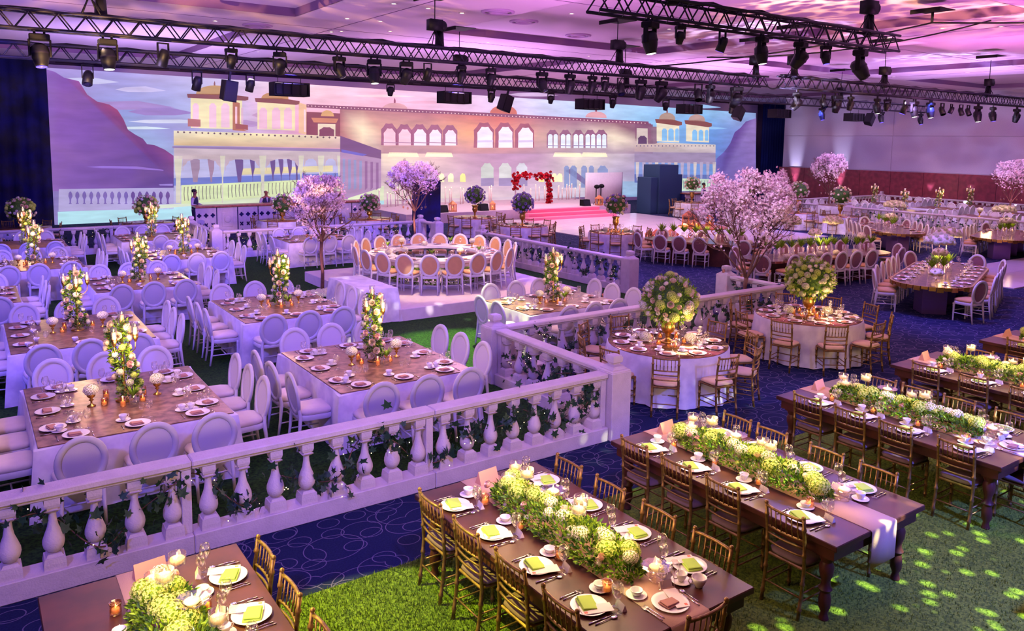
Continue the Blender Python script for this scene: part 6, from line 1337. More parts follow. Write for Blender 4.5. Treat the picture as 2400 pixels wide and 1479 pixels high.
wood_table(13.93, 'outermost wooden table', (5.5, 4.9, 4.3), (5.5, 4.9), 6, glow=8)
place(CUP, (4.27, 3.66, .7605), 2.6, 'lone white teacup set apart on the bare corner of the second wooden table', 'cup', None, sc=1.25)
# lone dark table corner at the lower edge
place(WT, (8.0, .80, 0), 0, 'corner of a dark table just entering at the lower frame edge', 'table')

# --- cloths
def square_cloth(hx, hy, label, z=.765, m=None, flare=.10, h0=.015):
    r = random.Random(int(hx*1000+hy*77+len(label))); per = []; n = 18
    cs = [(-hx, -hy), (hx, -hy), (hx, hy), (-hx, hy)]
    for k in range(4):
        a, b = cs[k], cs[(k+1) % 4]
        for i in range(n): t = i/n; per.append((a[0]+(b[0]-a[0])*t, a[1]+(b[1]-a[1])*t, t, k))
    v = []; f = []; m_ = len(per); lv = [(1, 0, z), (1.0, .006, z-.012), (1, .018, z*.55), (1, .032, h0)]
    for li, (s_, out, zz) in enumerate(lv):
        for x, y, t, k in per:
            nx, ny = ((0, -1), (1, 0), (0, 1), (-1, 0))[k]
            c = max(0, 1-min(t, 1-t)/.14)**1.5; w = sin(t*pi*14+k)*.012*li/3
            o = out+w+c*flare*li/3; q = x*s_+nx*o, y*s_+ny*o
            if t == 0: d = ((-1, -1), (1, -1), (1, 1), (-1, 1))[k]; q = (x+d[0]*(flare*.75*li/3+out), y+d[1]*(flare*.75*li/3+out))
            v.append((q[0], q[1], zz+r.uniform(0, .004)*(li == 3)))
    for li in range(3):
        for k in range(m_): a, b = li*m_+k, li*m_+(k+1) % m_; f.append((a+m_, b+m_, b, a))
    f.append(tuple(range(m_)))
    return smooth_sharp(MB().add(v, f).me('tablecloth', m or M_cloth), 50)
def round_cloth(R, z=.765, seed=0):
    r = random.Random(seed); n = 96; v = []; f = []; ph = [r.uniform(0, 6) for _ in range(3)]
    for li, (q, zz, am) in enumerate([(R, z, 0), (R+.008, z-.01, 0), (R+.02, z-.12, .012), (R+.045, z*.5, .035), (R+.08, .02, .065)]):
        for k in range(n):
            a = 2*pi*k/n; w = am*(sin(a*13+ph[0])*.6+sin(a*7+ph[1])*.4+.3*sin(a*29+ph[2])); v.append(((q+w)*cos(a), (q+w)*sin(a), zz))
    for li in range(4):
        for k in range(n): a, b = li*n+k, li*n+(k+1) % n; f.append((a+n, b+n, b, a))
    f.append(tuple(range(n))); return smooth_sharp(MB().add(v, f).me('tablecloth', M_cloth), 50)

# --- floral column with candelabra arms
def hurricane(x, y, z, s_=1):
    return N('candle_arm', MB().tube([(x*.2, y*.2, z-.20), (x*.6, y*.6, z-.24), (x*.95, y*.95, z-.18), (x, y, z-.08)], .006, 5).lathe([(.012, -.09), (.028, -.05), (.036, 0), (.0001, 0)], 10, c=(x, y, z)).me('candle_arm', M_gold), [
        N('candle', MB().lathe([(.022, 0), (.022, .085), (.0001, .088)], 10, c=(x, y, z)).me('candle', M_wax)),
        N('flame', MB().lathe([(.0001, .09), (.008, .102), (.004, .12), (.0001, .13)], 6, c=(x, y, z)).me('flame', M_flame)),
        N('glass_shade', MB().lathe([(.040, 0), (.040, .14), (.038, .14), (.038, 0)], 14, c=(x, y, z), cap=False).me('glass_shade', M_glass))])
def column(seed, simple=False, dark=False):
    r = random.Random(seed); bend = lambda z: (.05*sin(z*5+seed), .05*cos(z*4+seed*2))
    def samp():
        z = r.uniform(.04, .98); a = r.uniform(0, 6.28); q = r.uniform(.05, .115)*(1.15-.25*z); bx, by = bend(z)
        return (bx+q*cos(a), by+q*sin(a), z), (cos(a), sin(a), .3)
    kids = [N('foliage', leafcloud('foliage', M_leafg, 380 if simple else 900, samp, .05, .02)), N('dark_foliage', leafcloud('dark_foliage', M_leafd, 300 if simple else 700, samp, .055, .024)),
            N('stand', MB().lathe([(.10, 0), (.10, .012), (.02, .03), (.018, .98)], 12).me('stand', M_gold)),
            N('vase', MB().lathe([(.085, .01), (.085, .22), (.082, .22), (.082, .012)], 16, cap=False).me('vase', M_glass))]
    nn = 16 if simple else 34
    for i in range(nn):
        z = .06+.92*(i+.5)/nn; a = i*2.39996+r.uniform(-.3, .3); bx, by = bend(z); q = .125*(1.12-.22*z); me, s_ = r.choice([(ROSE, 1), (ROSE, 1.1), (ROSE_P, 1), (HYD_W, .62), (HYD_L, .55), (MUM, .9)]); 
        kids.append(N(me.name.split('.')[0], me, loc=(bx+q*cos(a), by+q*sin(a), z), rot=rotto((cos(a), sin(a), .35)), sc=s_*(1.2 if simple else 1)))
    for k in range(4): a = k*PI2+.6; kids.append(hurricane(.17*cos(a), .17*sin(a), .80+.03*(k % 2)))
    kids.append(hurricane(.02, .02, .97))
    return N('flower_column', None, kids)
COLS = [column(1), column(2), column(3, True), column(4, True)]
GOB = N('flower_goblet', MB().lathe([(.05, 0), (.045, .01), (.012, .025), (.010, .06), (.03, .075), (.012, .09), (.045, .12), (.05, .16), (.046, .16), (.0001, .13)], 14).me('flower_goblet', M_gold), [N('hydrangea', HYD_BIG, loc=(0, 0, .20), sc=.85)])
CYL = N('candle_cylinder', MB().lathe([(.035, 0), (.035, .12), (.032, .12), (.032, .005), (.0001, .005)], 12).me('candle_cylinder', M_amber), [N('wax', MB().lathe([(.028, .006), (.028, .06), (.0001, .06)], 10).me('wax', M_wax)), N('flame', MB().lathe([(.0001, .062), (.007, .072), (.003, .086), (.0001, .095)], 6).me('flame', M_flame))])
def fern():
    mb = MB(); r = random.Random(5)
    for i in range(46):
        a = r.uniform(0, 6.28); t = r.uniform(.3, 1); mb.leaf((0, 0, .12), (cos(a)*t, sin(a)*t, 1.0), (0, 0, 1), r.uniform(.10, .18), .014)
    return N('fern_vase', MB().lathe([(.04, 0), (.045, .12), (.042, .12), (.037, .004)], 12, cap=False).me('fern_vase', M_glass), [N('foliage', mb.me('foliage', M_leafg))])
FERN = fern()
SQT = {}
def square_table(x, y, hx, hy, tn, lvl, colk, sides='nscw', seed=0, warm=30, name='square', chair=None, nch=3, light_on=True, skip=()):
    chair = chair or OV_W; g = ('chairs of the '+tn, tn)
    key = (round(hx, 2), round(hy, 2))
    if key not in SQT:
        SQT[key] = (N('square_table', None, [N('tabletop', MB().box(-hx+.01, hx-.01, -hy+.01, hy-.01, .767, .779).me('tabletop', M_brocade, False, .003))]+[N('leg', MB().box(-.03, .03, -.03, .03, 0, .76).me('leg', M_wood, False), loc=(sx*(hx-.2), sy*(hy-.2), 0)) for sx in (-1, 1) for sy in (-1, 1)]), square_cloth(hx, hy, tn))
    tb, cl = SQT[key]
    place(tb, (x, y, 0), 0, 'glossy brown-topped square banquet table, the '+tn, 'table', 'square banquet tables')
    place(N('tablecloth', cl), (x, y, 0), 0, 'floor-length white damask cloth on the '+tn, 'tablecloth', 'square white tablecloths')
    Z = .7795; n = nch; pos = ['first place', 'middle place', 'last place'] if n == 3 else ['first place', 'last place']
    sp = .63
    for sd, nm in (('n', 'near side'), ('s', 'screen side'), ('c', 'curtain side'), ('w', 'wall side')):
        if sd not in sides: continue
        for i in range(n):
            if (sd, i) in skip: continue
            t = (i-(n-1)/2)*sp; w = '%s, %s of %s' % (pos[i], nm, tn)
            X_, Y_, R_ = {'n': (x+t, y-hy, 0), 's': (x+t, y+hy, pi), 'c': (x-hx, y+t, -PI2), 'w': (x+hx, y+t, PI2)}[sd]
            seat(X_, Y_, R_, .50, chair, 'white oval-back chair', w, lvl, 'taupe', g, Z)
    if colk is not None:
        place(COLS[colk], (x, y, Z), seed, 'tall cream rose column with shaded candles, '+tn, 'flower arrangement', 'rose columns with candles')
        if lvl >= 1:
            for k, (dx, dy) in enumerate([(-.36, -.02), (.38, .04)]): place(GOB, (x+dx, y+dy, Z), 0, 'hydrangea gold goblet, %s, %s' % (('curtain side', 'wall side')[k], tn), 'flower arrangement', 'hydrangea goblets')
            for k in range(6 if lvl == 2 else 4):
                a = k*1.05+.3; place(VOT if k % 2 else CYL, (x+.24*cos(a), y+.24*sin(a), Z), 0, '%s, %s round column, %s' % (('lit gold glass candle', 'lit pink votive')[k % 2], ORD[k], tn), 'candle', 'candles round the column, '+tn)
        if lvl == 2: place(FERN, (x+.05, y-.30, Z), 0, 'spiky green fern in a glass vase on the '+tn, 'plant')
    if light_on: light('POINT', 'candle_glow', (x+.0, y-.36, 1.6), None, (1, .62, .34), warm*1.3, .22)
W_ = 1.0
square_table(1.47, 10.32, 1.0, 1.15, 'front square table toward curtain', 2, 0, seed=.3, warm=34)
square_table(4.77, 10.30, 1.0, 1.15, 'front square table toward pillar', 2, 1, seed=1.4, warm=34)
square_table(4.87, 14.75, 1.0, 1.15, 'second-row square table toward platform', 2, 0, seed=2.2, warm=26)
square_table(1.42, 14.55, 1.0, 1.15, 'second-row square table toward curtain', 1, 1, seed=.9, warm=26)
square_table(3.1, 18.85, 1.0, 1.0, 'third-row square table', 1, 0, seed=2.9, warm=24)
square_table(-.2, 18.6, 1.0, 1.0, 'third-row table at the frame edge', 1, 2, seed=1.1, warm=24)
square_table(1.35, 22.6, 1.0, 1.0, 'fourth-row square table toward curtain', 1, 2, seed=.2, warm=26)
square_table(4.85, 22.7, 1.0, 1.0, 'fourth-row square table toward bar', 1, 3, seed=1.2, warm=26)
square_table(1.4, 26.9, 1.0, 1.0, 'rear square table toward curtain', 0, 2, seed=2.1, warm=30, skip=[('s', 0)])
square_table(4.85, 27.1, 1.0, 1.0, 'rear square table toward bar', 0, 3, seed=.5, warm=30)
square_table(9.2, 24.4, 1.1, .9, 'square table behind the pink tree', 1, None, 'nsw'+'c', warm=8, nch=3)
square_table(9.65, 12.35, 1.15, .80, 'square table beside the platform', 2, 1, 'nsw', seed=.7, warm=26)
for i in range(2): seat(8.5, 12.05+.6*i, -PI2, .42, OV_W, 'white oval-back chair', '%s place, curtain side of square table beside the platform' % ('first', 'last')[i], 2, 'taupe', ('chairs of the square table beside the platform', 'square table beside the platform'), .7795)

# --- round tables with urns
def round_table(x, y, R, tn, lvl, n, ph, kinds, lm, chair=CH_B, warm=30, flowers=90, urn_h=.36, ballR=.45, cz=.69, cloth=True, skip=(), back=.50, urn_m=None, fol=1500, cl='gilt bamboo chair', ch_only=False):
    g = ('bamboo chairs of the '+tn, tn)
    place(N('round_table', None, [N('tabletop', MB().lathe([(R, .767), (R, .779), (.0001, .779)], 48).me('tabletop', M_mirror)), N('leg', MB().lathe([(.28, 0), (.25, .04), (.05, .1), (.05, .76)], 14).me('leg', M_wood))]), (x, y, 0), 0, 'mirror-topped round banquet table, the '+tn, 'table', 'round banquet tables')
    place(N('tablecloth', round_cloth(R+.012, seed=int(x*9))), (x, y, 0), 0, 'white floor-length cloth on the '+tn, 'tablecloth', 'round white tablecloths')
    for k in range(n):
        a = ph+2*pi*k/n
        if k in skip: continue
        # compass as clock, twelve towards the screen
        hh = round(((pi/2-a) % (2*pi))/(2*pi)*12) % 12
        w = '%s o\'clock place of %s' % (CLK[hh], tn)
        seat(x+R*cos(a), y+R*sin(a), a+PI2, back, chair, cl, w, lvl, 'taupe', g, .7795)
    kids = [N('urn', urn(urn_h, urn_m or M_gold, 1.15))]+ball_kids(ballR, cz, flowers, kinds, lm, fol, leafL=.06)
    place(N('urn_bouquet', None, kids), (x, y, .7795), 0, 'huge flower ball in gold urn, '+tn, 'flower arrangement', 'urn bouquets')
    if lvl >= 1:
        for k in range(6): a = k*1.047+.2; place(VOT if k % 2 else CYL, (x+.26*cos(a), y+.26*sin(a), .7795), 0, 'lit candle by the urn, %s o\'clock, %s' % (CLK[(3-k*2) % 12], tn), 'candle', 'candles round the urn, '+tn)
        for k, a in enumerate((2.4, 5.6)): place(N('hydrangea_bloom', HYD_BIG), (x+.36*cos(a), y+.36*sin(a), .86), 0, 'pale hydrangea ball %s the urn, %s' % (('behind', 'in front of')[k], tn), 'flower', 'low hydrangea balls')
        light('POINT', 'candle_glow', (x-.2, y-.62, 1.10), None, (1, .60, .32), warm*.6, .15); light('POINT', 'candle_glow', (x+.55, y-.2, 1.10), None, (1, .60, .32), warm*.4, .15)
KW = [(ROSE, 1), (ROSE, 1.1), (MUM, 1.1), (MUM, 1), (HYD_L, 1.05), (HYD_W, 1), (MUM, .8)]
round_table(9.25, 8.8, .96, 'round table at corner pillar', 2, 10, .15, KW, M_leafg, warm=34, flowers=110)
round_table(13.08, 8.85, .96, 'round table by the carpet aisle', 2, 10, .3, [(MUM, 1.1), (HYD_W, .8), (MUM, 1), (HYD_L, .8), (MUM_L, 1)], M_leafg, warm=30, flowers=120)
KLi = [(ROSE_L, 1.3), (ROSE_L, 1.5)]; KWh = [(ROSE, 1.3), (ROSE_P, 1.4), (MUM, 1.3)]
round_table(19.2, 21.0, .95, 'round table at dance floor edge', 1, 10, .2, KWh+[(ROSE_L, 1.3)], M_leafd, warm=10, flowers=55, urn_h=.55, ballR=.42, cz=.98, fol=500, back=.35)
round_table(17.5, 24.4, .95, 'violet-lit round table behind the gap', 0, 10, .1, KLi, M_leafd, flowers=55, urn_h=.5, ballR=.42, cz=.85, fol=500, back=.35)
round_table(17.55, 27.9, .95, 'violet-lit round table below the stage', 0, 10, .1, KLi, M_leafd, flowers=50, urn_h=.5, ballR=.42, cz=.9, fol=400, back=.35, skip=(1, 2, 3, 4))
round_table(13.4, 29.3, .9, 'round table at the bar corner', -1, 8, .1, KWh, M_leafd, flowers=50, urn_h=.3, ballR=.42, cz=.62, fol=400, back=.3)
round_table(32.6, 29.6, .9, 'round table by the dark tower', 0, 8, .1, KWh, M_leafg, flowers=45, urn_h=.55, ballR=.42, cz=1.0, fol=400, back=.35)
round_table(32.6, 22.9, .9, 'round table beside the lantern table', -1, 8, .3, KWh, M_leafg, flowers=45, urn_h=.6, ballR=.45, cz=1.05, fol=400, back=.3)
round_table(32.9, 20.9, .9, 'round table nearer the white lounge', -1, 8, .3, KWh, M_leafd, flowers=45, urn_h=.5, ballR=.46, cz=.92, fol=400, back=.3)
round_table(32.1, 25.6, .9, 'round table hidden behind blossoms', -1, 6, .3, KWh, M_leafd, flowers=40, urn_h=.5, ballR=.45, cz=.95, fol=300, back=.3)
round_table(1.55, 31.9, .9, 'round table behind the rear rail', -1, 6, .8, KWh+[(HYD_L, 1)], M_leafg, flowers=50, urn_h=.3, ballR=.46, cz=.62, fol=500, back=.3)
round_table(5.5, 31.6, .9, 'second round table behind rear rail', -1, 7, .4, KWh+[(HYD_L, 1)], M_leafg, flowers=50, urn_h=.3, ballR=.44, cz=.62, fol=500, back=.3)
round_table(10.2, 30.4, .9, 'round table before the bar front', -1, 7, .5, KWh, M_leafd, flowers=40, urn_h=.3, ballR=.42, cz=.62, fol=300, back=.3)

# --- stage platform with ring table
place(N('platform', MB().box(7.68, 12.75, 15.28, 21.1, 0, .28).me('platform', mat('platform_carpet', (206, 190, 200), .9, noise=.08), False, .01)), (0, 0, 0), 0, 'low white carpeted platform carrying the ring table', 'platform')
cx0, cy0, R1_, R0_ = 10.15, 18.1, 1.72, 1.12; PZ = .28
def annulus(R0, R1, z0, z1, n=64):
    v = []; f = []
    for k in range(n):
        a = 2*pi*k/n
        for r, z in ((R0, z0), (R1, z0), (R1, z1), (R0, z1)): v.append((r*cos(a), r*sin(a), z))
    for k in range(n):
        for j in range(4): f.append((k*4+j, ((k+1) % n)*4+j, ((k+1) % n)*4+(j+1) % 4, k*4+(j+1) % 4))
    return MB().add(v, f)
legs = [N('leg', MB().lathe([(.04, 0), (.045, .3), (.03, .35), (.045, .7)], 10).me('leg', M_white), loc=(1.42*cos(2*pi*k/10), 1.42*sin(2*pi*k/10), 0)) for k in range(10)]
place(N('ring_table', None, [N('tabletop', smooth_sharp(annulus(R0_, R1_, .70, .76).me('tabletop', M_white), 30)), N('apron', smooth_sharp(annulus(R1_-.09, R1_-.05, .60, .70).me('apron', M_white), 30))]+legs), (cx0, cy0, PZ), 0, 'great white ring-shaped table open in the middle, on the platform', 'table')
for k in range(22):
    a = -pi/2+2*pi*k/22
    M = Matrix.Translation((cx0+R1_*cos(a), cy0+R1_*sin(a), PZ)) @ Matrix.Rotation(a+PI2, 4, 'Z')
    w = '%s counterclockwise from the near middle of the ring table' % ORD[k]
    put(OV_T, M, 'white chair with tan padded oval back, '+w.replace(' of the ring table', ', ring table'), 'chair', 'tan chairs round the ring table', 0, 0, -.45+.289)
    setting(M, 1, 'seat '+w, 'taupe', 'ring table', .7605)
    if k % 2 == 0: 
        p = M @ Vector((0, .44, .7605)); nd = [GOB, FERN, N('hydrangea_bloom', HYD_BIG, sc=.9)][(k//2) % 3]
        place(nd, (p.x, p.y, p.z+(.06 if nd[0] == 'hydrangea_bloom' else 0)), 0, '%s before seat %s counterclockwise, ring table' % (('hydrangea in gold goblet', 'green spray in glass', 'white hydrangea ball')[(k//2) % 3], ORD[k]), 'flower arrangement', 'small flowers on the ring table')
for k in range(3): light('POINT', 'candle_glow', (cx0+1.4*cos(-1.6+k*2.1), cy0+1.4*sin(-1.6+k*2.1), 1.5), None, (1, .62, .32), 22, .15)
r_ = random.Random(3)
def samp():
    a = r_.uniform(0, 6.28); q = r_.uniform(1.0, 1.3); return (q*cos(a), q*sin(a), r_.uniform(.02, .30)), (cos(a), sin(a), .6)
kids = [N('trough', smooth_sharp(annulus(.95, 1.35, 0, .10).me('trough', M_white), 30)), N('foliage', leafcloud('foliage', M_leafg, 2600, samp, .09, .04))]
for k in range(40): a = k*.157; q = 1.15+r_.uniform(-.12, .15); me, s_ = r_.choice([(HYD_L, 1.1), (HYD_W, 1.2), (ROSE, 1.3)]); kids.append(N(me.name.split('.')[0], me, loc=(q*cos(a), q*sin(a), .24), sc=s_))
place(N('flower_trough', None, kids), (cx0, cy0, PZ), 0, 'ring trough of greenery and hydrangea on the platform under the ring table', 'flower arrangement')
place(N('service_table', None, [N('tabletop', MB().box(-.36, .36, -.9, .9, .72, .75).me('tabletop', M_white, False))]+[N('leg', MB().box(-.02, .02, -.02, .02, 0, .72).me('leg', M_black, False), loc=(sx*.3, sy*.8, 0)) for sx in (-1, 1) for sy in (-1, 1)]), (7.27, 16.3, 0), 0, 'plain service table hidden under its white cloth beside the platform', 'table')
place(N('tablecloth', square_cloth(.38, .93, 'svc')), (7.27, 16.3, 0), 0, 'plain white cloth falling in folds over the bare service table', 'tablecloth')

# --- stadium tables with gilt block rim (oval tables, serpentine)
def stadium(hl, hw, n=20):
    pts = []
    for k in range(n+1): a = -pi/2+pi*k/n; pts.append((hl-hw+hw*cos(a), hw*sin(a)))
    for k in range(n+1): a = pi/2+pi*k/n; pts.append((-(hl-hw)+hw*cos(a), hw*sin(a)))
    return pts
def prism(pts, z0, z1):
    n = len(pts); v = [(x, y, z0) for x, y in pts]+[(x, y, z1) for x, y in pts]; return MB().add(v, [tuple(range(n-1, -1, -1)), tuple(range(n, 2*n))]+[(i, (i+1) % n, (i+1) % n+n, i+n) for i in range(n)])
def along(pts, d):
    seg = 0; n = len(pts)
    for i in range(n):
        a, b = Vector(pts[i]), Vector(pts[(i+1) % n]); L = (b-a).length
        if seg+L >= d and L > 1e-6: t = (d-seg)/L; u = (b-a)/L; return a+u*(d-seg), u
        seg += L
    return Vector(pts[0]), Vector((1, 0))
def perim(pts): return sum((Vector(pts[i])-Vector(pts[(i+1) % len(pts)])).length for i in range(len(pts)))
def oval_table(x, y, hl, hw, rot, tn, lvl, nch, start, chair, gap=(), warm=30, back=.42, tip=True, block=True, desc='oval table with gilt mirror block rim', cl='white chair with mauve oval back'):
    pts = stadium(hl, hw); kids = [N('tabletop', smooth_sharp(prism(pts, .70, .76).me('tabletop', M_mirror), 40))]
    per = perim(pts)
    if block:
        nb = int(per/.16)
        for k in range(nb):
            p, u = along(pts, per*k/nb); a = math.atan2(u.y, u.x); h = .07+.05*((k*7) % 5)/4
            kids.append(N('gilt_block', MB().box(-.07, .07, -.02, .02, .765-h, .765).me('gilt_block', M_gold, False), loc=(p.x, p.y, 0), rot=(0, 0, a)))
        for t in (-.62, 0, .62): kids.append(N('mirror_pedestal', MB().box(-.28, .28, -.28, .28, 0, .70).me('mirror_pedestal', mat('violet_mirror', (120, 90, 150), .25, .5), False, .01), loc=(t*hl, 0, 0), rot=(0, 0, .5)))
    else: kids.append(N('pedestal', prism([(a*.8, b*.7) for a, b in pts], 0, .70).me('pedestal', M_wood, False)))
    place(N('oval_table', None, kids), (x, y, 0), rot, desc+', the '+tn, 'table', 'oval mirrored tables')
    T_ = Matrix.Translation((x, y, 0)) @ Matrix.Rotation(rot, 4, 'Z')
    for k in range(nch):
        p, u = along(pts, (per*(k+start)/nch) % per)
        if k in gap or (tip and p.x < -hl+.42): continue
        a = math.atan2(u.y, u.x)
        M = T_ @ Matrix.Translation((p.x, p.y, 0)) @ Matrix.Rotation(a, 4, 'Z')
        w = '%s counterclockwise, %s' % (ORD[k], tn)
        put(chair, M, cl+', '+w, 'chair', 'chairs of the '+tn, 0, rnd.uniform(-.02, .02), -back+.289, rnd.uniform(-.04, .04))
        setting(M, lvl, 'seat '+w, 'taupe', tn, .7605)
    light('POINT', 'candle_glow', (x, y, 1.3), None, (1, .62, .30), warm, .25)
    return T_
def dome_me(R, h):
    mb = MB(); n = 26
    pr = [(.0001, h), (R*.35, h*.97), (R*.65, h*.82), (R*.88, h*.55), (R, h*.2), (R*.92, -.02), (R*.5, -.04), (.0001, -.03)]; v = []; f = []
    for i, (r, z) in enumerate(pr):
        for k in range(n): q = r*(1+.07*sin(k*2.1+i*1.7)+.04*rnd.random()); a = 2*pi*k/n; v.append((q*cos(a), q*sin(a), z+.03*sin(k*1.3+i*2.2)*(.3 < r/R < 1)))
    for i in range(len(pr)-1):
        for k in range(n): a, b = i*n+k, i*n+(k+1) % n; f.append((a, a+n, b+n, b))
    return MB().add(v, f).me('bloom_dome', M_hydW)
M_wax
def mushroom(x, y, h, R, dh, label, base=.7605, heads=26):
    kids = [N('glass_stem', MB().lathe([(.09, 0), (.09, .01), (.02, .03), (.018, h-.02), (.07, h)], 12).me('glass_stem', M_crystal)), N('moss_core', dome_me(R*.92, dh*.9), loc=(0, 0, h))]
    for v in fib(heads, -.05): kids.append(N('hydrangea', HYD_W, loc=(v.x*R*.92, v.y*R*.92, h+max(0, v.z)*dh), rot=rotto((v.x, v.y, v.z+.4)), sc=R*2.4))
    place(N('hydrangea_stand', None, kids), (x, y, base), 0, label, 'flower arrangement', 'hydrangea domes on glass stems')
def shrubs(T_, L, seed, tn, base=.7605):
    r = random.Random(seed)
    for k in range(int(L/.35)):
        p = T_ @ Vector((-L/2+L*(k+.5)/int(L/.35), r.uniform(-.12, .12), base))
        place(FERN, tuple(p), r.random()*6, 'tuft of fresh green fern, %s along the %s' % (ORD[k], tn), 'plant', 'ferns along the '+tn, sc=2.1)
        if k % 2: place(N('hydrangea_bloom', HYD_BIG, sc=1), (p.x+.12, p.y-.25, base+.07), 0, 'cream hydrangea head, %s along the %s' % (ORD[k], tn), 'flower', 'cream heads along the '+tn)
T1_ = oval_table(20.5, 10.08, 2.45, .88, .33, 'oval table before the runway', 2, 18, .5, OV_G, warm=44, back=.42)
T2_ = oval_table(29.9, 16.9, 2.1, .95, .80, 'middle oval table', 1, 16, .5, OV_G, warm=30, back=.34)
T3_ = oval_table(31.9, 13.4, 2.2, .95, .25, 'oval table at the picture edge', 1, 16, .5, OV_G, warm=30, back=.34)
TA_ = oval_table(20.05, 17.75, 1.9, .62, -1.07, 'oval table near the lanterns', 0, 14, .3, OV_G, gap=(13, 6), warm=26, block=False, back=.40, desc='oval walnut table dressed in greenery', tip=False)
TB_ = oval_table(20.7, 13.75, 2.7, .62, -.16, 'longest oval table', 0, 20, .3, OV_G, gap=(19, 9, 8), warm=40, block=False, back=.40, desc='long walnut table dressed in greenery', tip=False)
shrubs(TA_, 3.0, 1, 'oval table near the lanterns'); shrubs(TB_, 4.6, 2, 'longest oval table')
mushroom(19.95, 14.2, .95, .27, .20, 'round white hydrangea dome on a glass stem, nearer of two on longest table')
mushroom(21.3, 13.75, .95, .30, .16, 'second white hydrangea dome on a glass stem on the longest table')
mushroom(20.6, 13.85, .62, .20, .14, 'low hydrangea dome between the two tall ones on the longest table', heads=16)
mushroom(22.2, 13.35, .50, .13, .12, 'small hydrangea tuft on a green stem at the longest table end', heads=10)
mushroom(19.6, 9.75, .90, .36, .2, 'broad hydrangea dome towering over the oval table before the runway'); mushroom(20.7, 10.1, .98, .34, .18, 'higher spotlit hydrangea dome behind the broad one')
mushroom(20.2, 10.0, .55, .20, .12, 'middle-sized hydrangea dome on the oval table before the runway', heads=14); mushroom(19.1, 9.5, .20, .17, .11, 'low hydrangea dome among the plates before the runway', heads=12)
mushroom(29.2, 16.3, .95, .40, .18, 'violet-lit hydrangea dome over the middle oval table'); mushroom(29.9, 16.8, .45, .24, .14, 'low hydrangea dome on the middle oval table', heads=14)
mushroom(31.0, 13.2, .95, .40, .16, 'cream hydrangea dome over the oval table at the picture edge'); mushroom(31.6, 13.3, .5, .28, .14, 'lower hydrangea dome at the picture edge', heads=14)
for T_, tn in ((T1_, 'oval table before the runway'), (T2_, 'middle oval table'), (T3_, 'oval table at the picture edge')):
    for k in range(5):
        p = T_ @ Vector((-.9+.45*k, .1*(-1)**k, .7605)); place(FERN, tuple(p), k, 'green fern tuft, %s along the %s' % (ORD[k], tn), 'plant', 'ferns along the '+tn, sc=2.0)

# --- second lounge by the red wall
for i, uu in enumerate((38.7, 42.1, 45.4)):
    for j, vv in enumerate((24.7, 21.1, 17.5)):
        tn = '%s table, %s file, distant lounge' % (('far-end', 'middle', 'near-end')[j], ('aisle', 'centre', 'wall')[i])
        sk = []
        square_table(uu, vv, .95, .95, tn, -1, [2, 3][(i+j) % 2] if (i, j) in ((0, 0), (1, 0), (1, 1), (2, 1), (0, 1)) else None, 'nsc' if (i+j) % 2 else 'nsw', nch=2 if (i+j) % 2 else 3, warm=16, light_on=(i+j) % 2 == 0)
        if (i, j) not in ((0, 0), (1, 0), (1, 1), (2, 1), (0, 1)):
            place(GOB, (uu, vv, .7795), 0, 'pale hydrangea goblet on the '+tn, 'flower arrangement', 'goblets in the distant lounge', sc=1.6)
        for k in range(4): a = k*1.57+.5; place(PLATE_S, (uu+.62*cos(a), vv+.62*sin(a), .7795), 0, 'pale plate at %s corner of %s' % (ORD[k], tn), 'plate', 'plates in the distant lounge')
run((36.5, 13.5), (36.5, 22.6), 3, 'of the aisle side of the distant lounge'); run((36.5, 24.5), (36.5, 27.4), 1, 'beyond the gap of the distant lounge')
run((36.5, 27.4), (47.6, 27.4), 3, 'of the far end of the distant lounge'); run((47.6, 27.4), (47.6, 15), 4, 'along the red wall')
pillar(36.5, 22.7, 'pillar at the gap of the distant lounge'); pillar(36.5, 27.4, 'corner pillar of the distant lounge'); pillar(47.5, 27.4, 'far corner pillar below the red wall')
garland((36.5, 13.6), (36.5, 22.4), 'dark ivy along the aisle rail of the distant lounge', 360, False, 50)
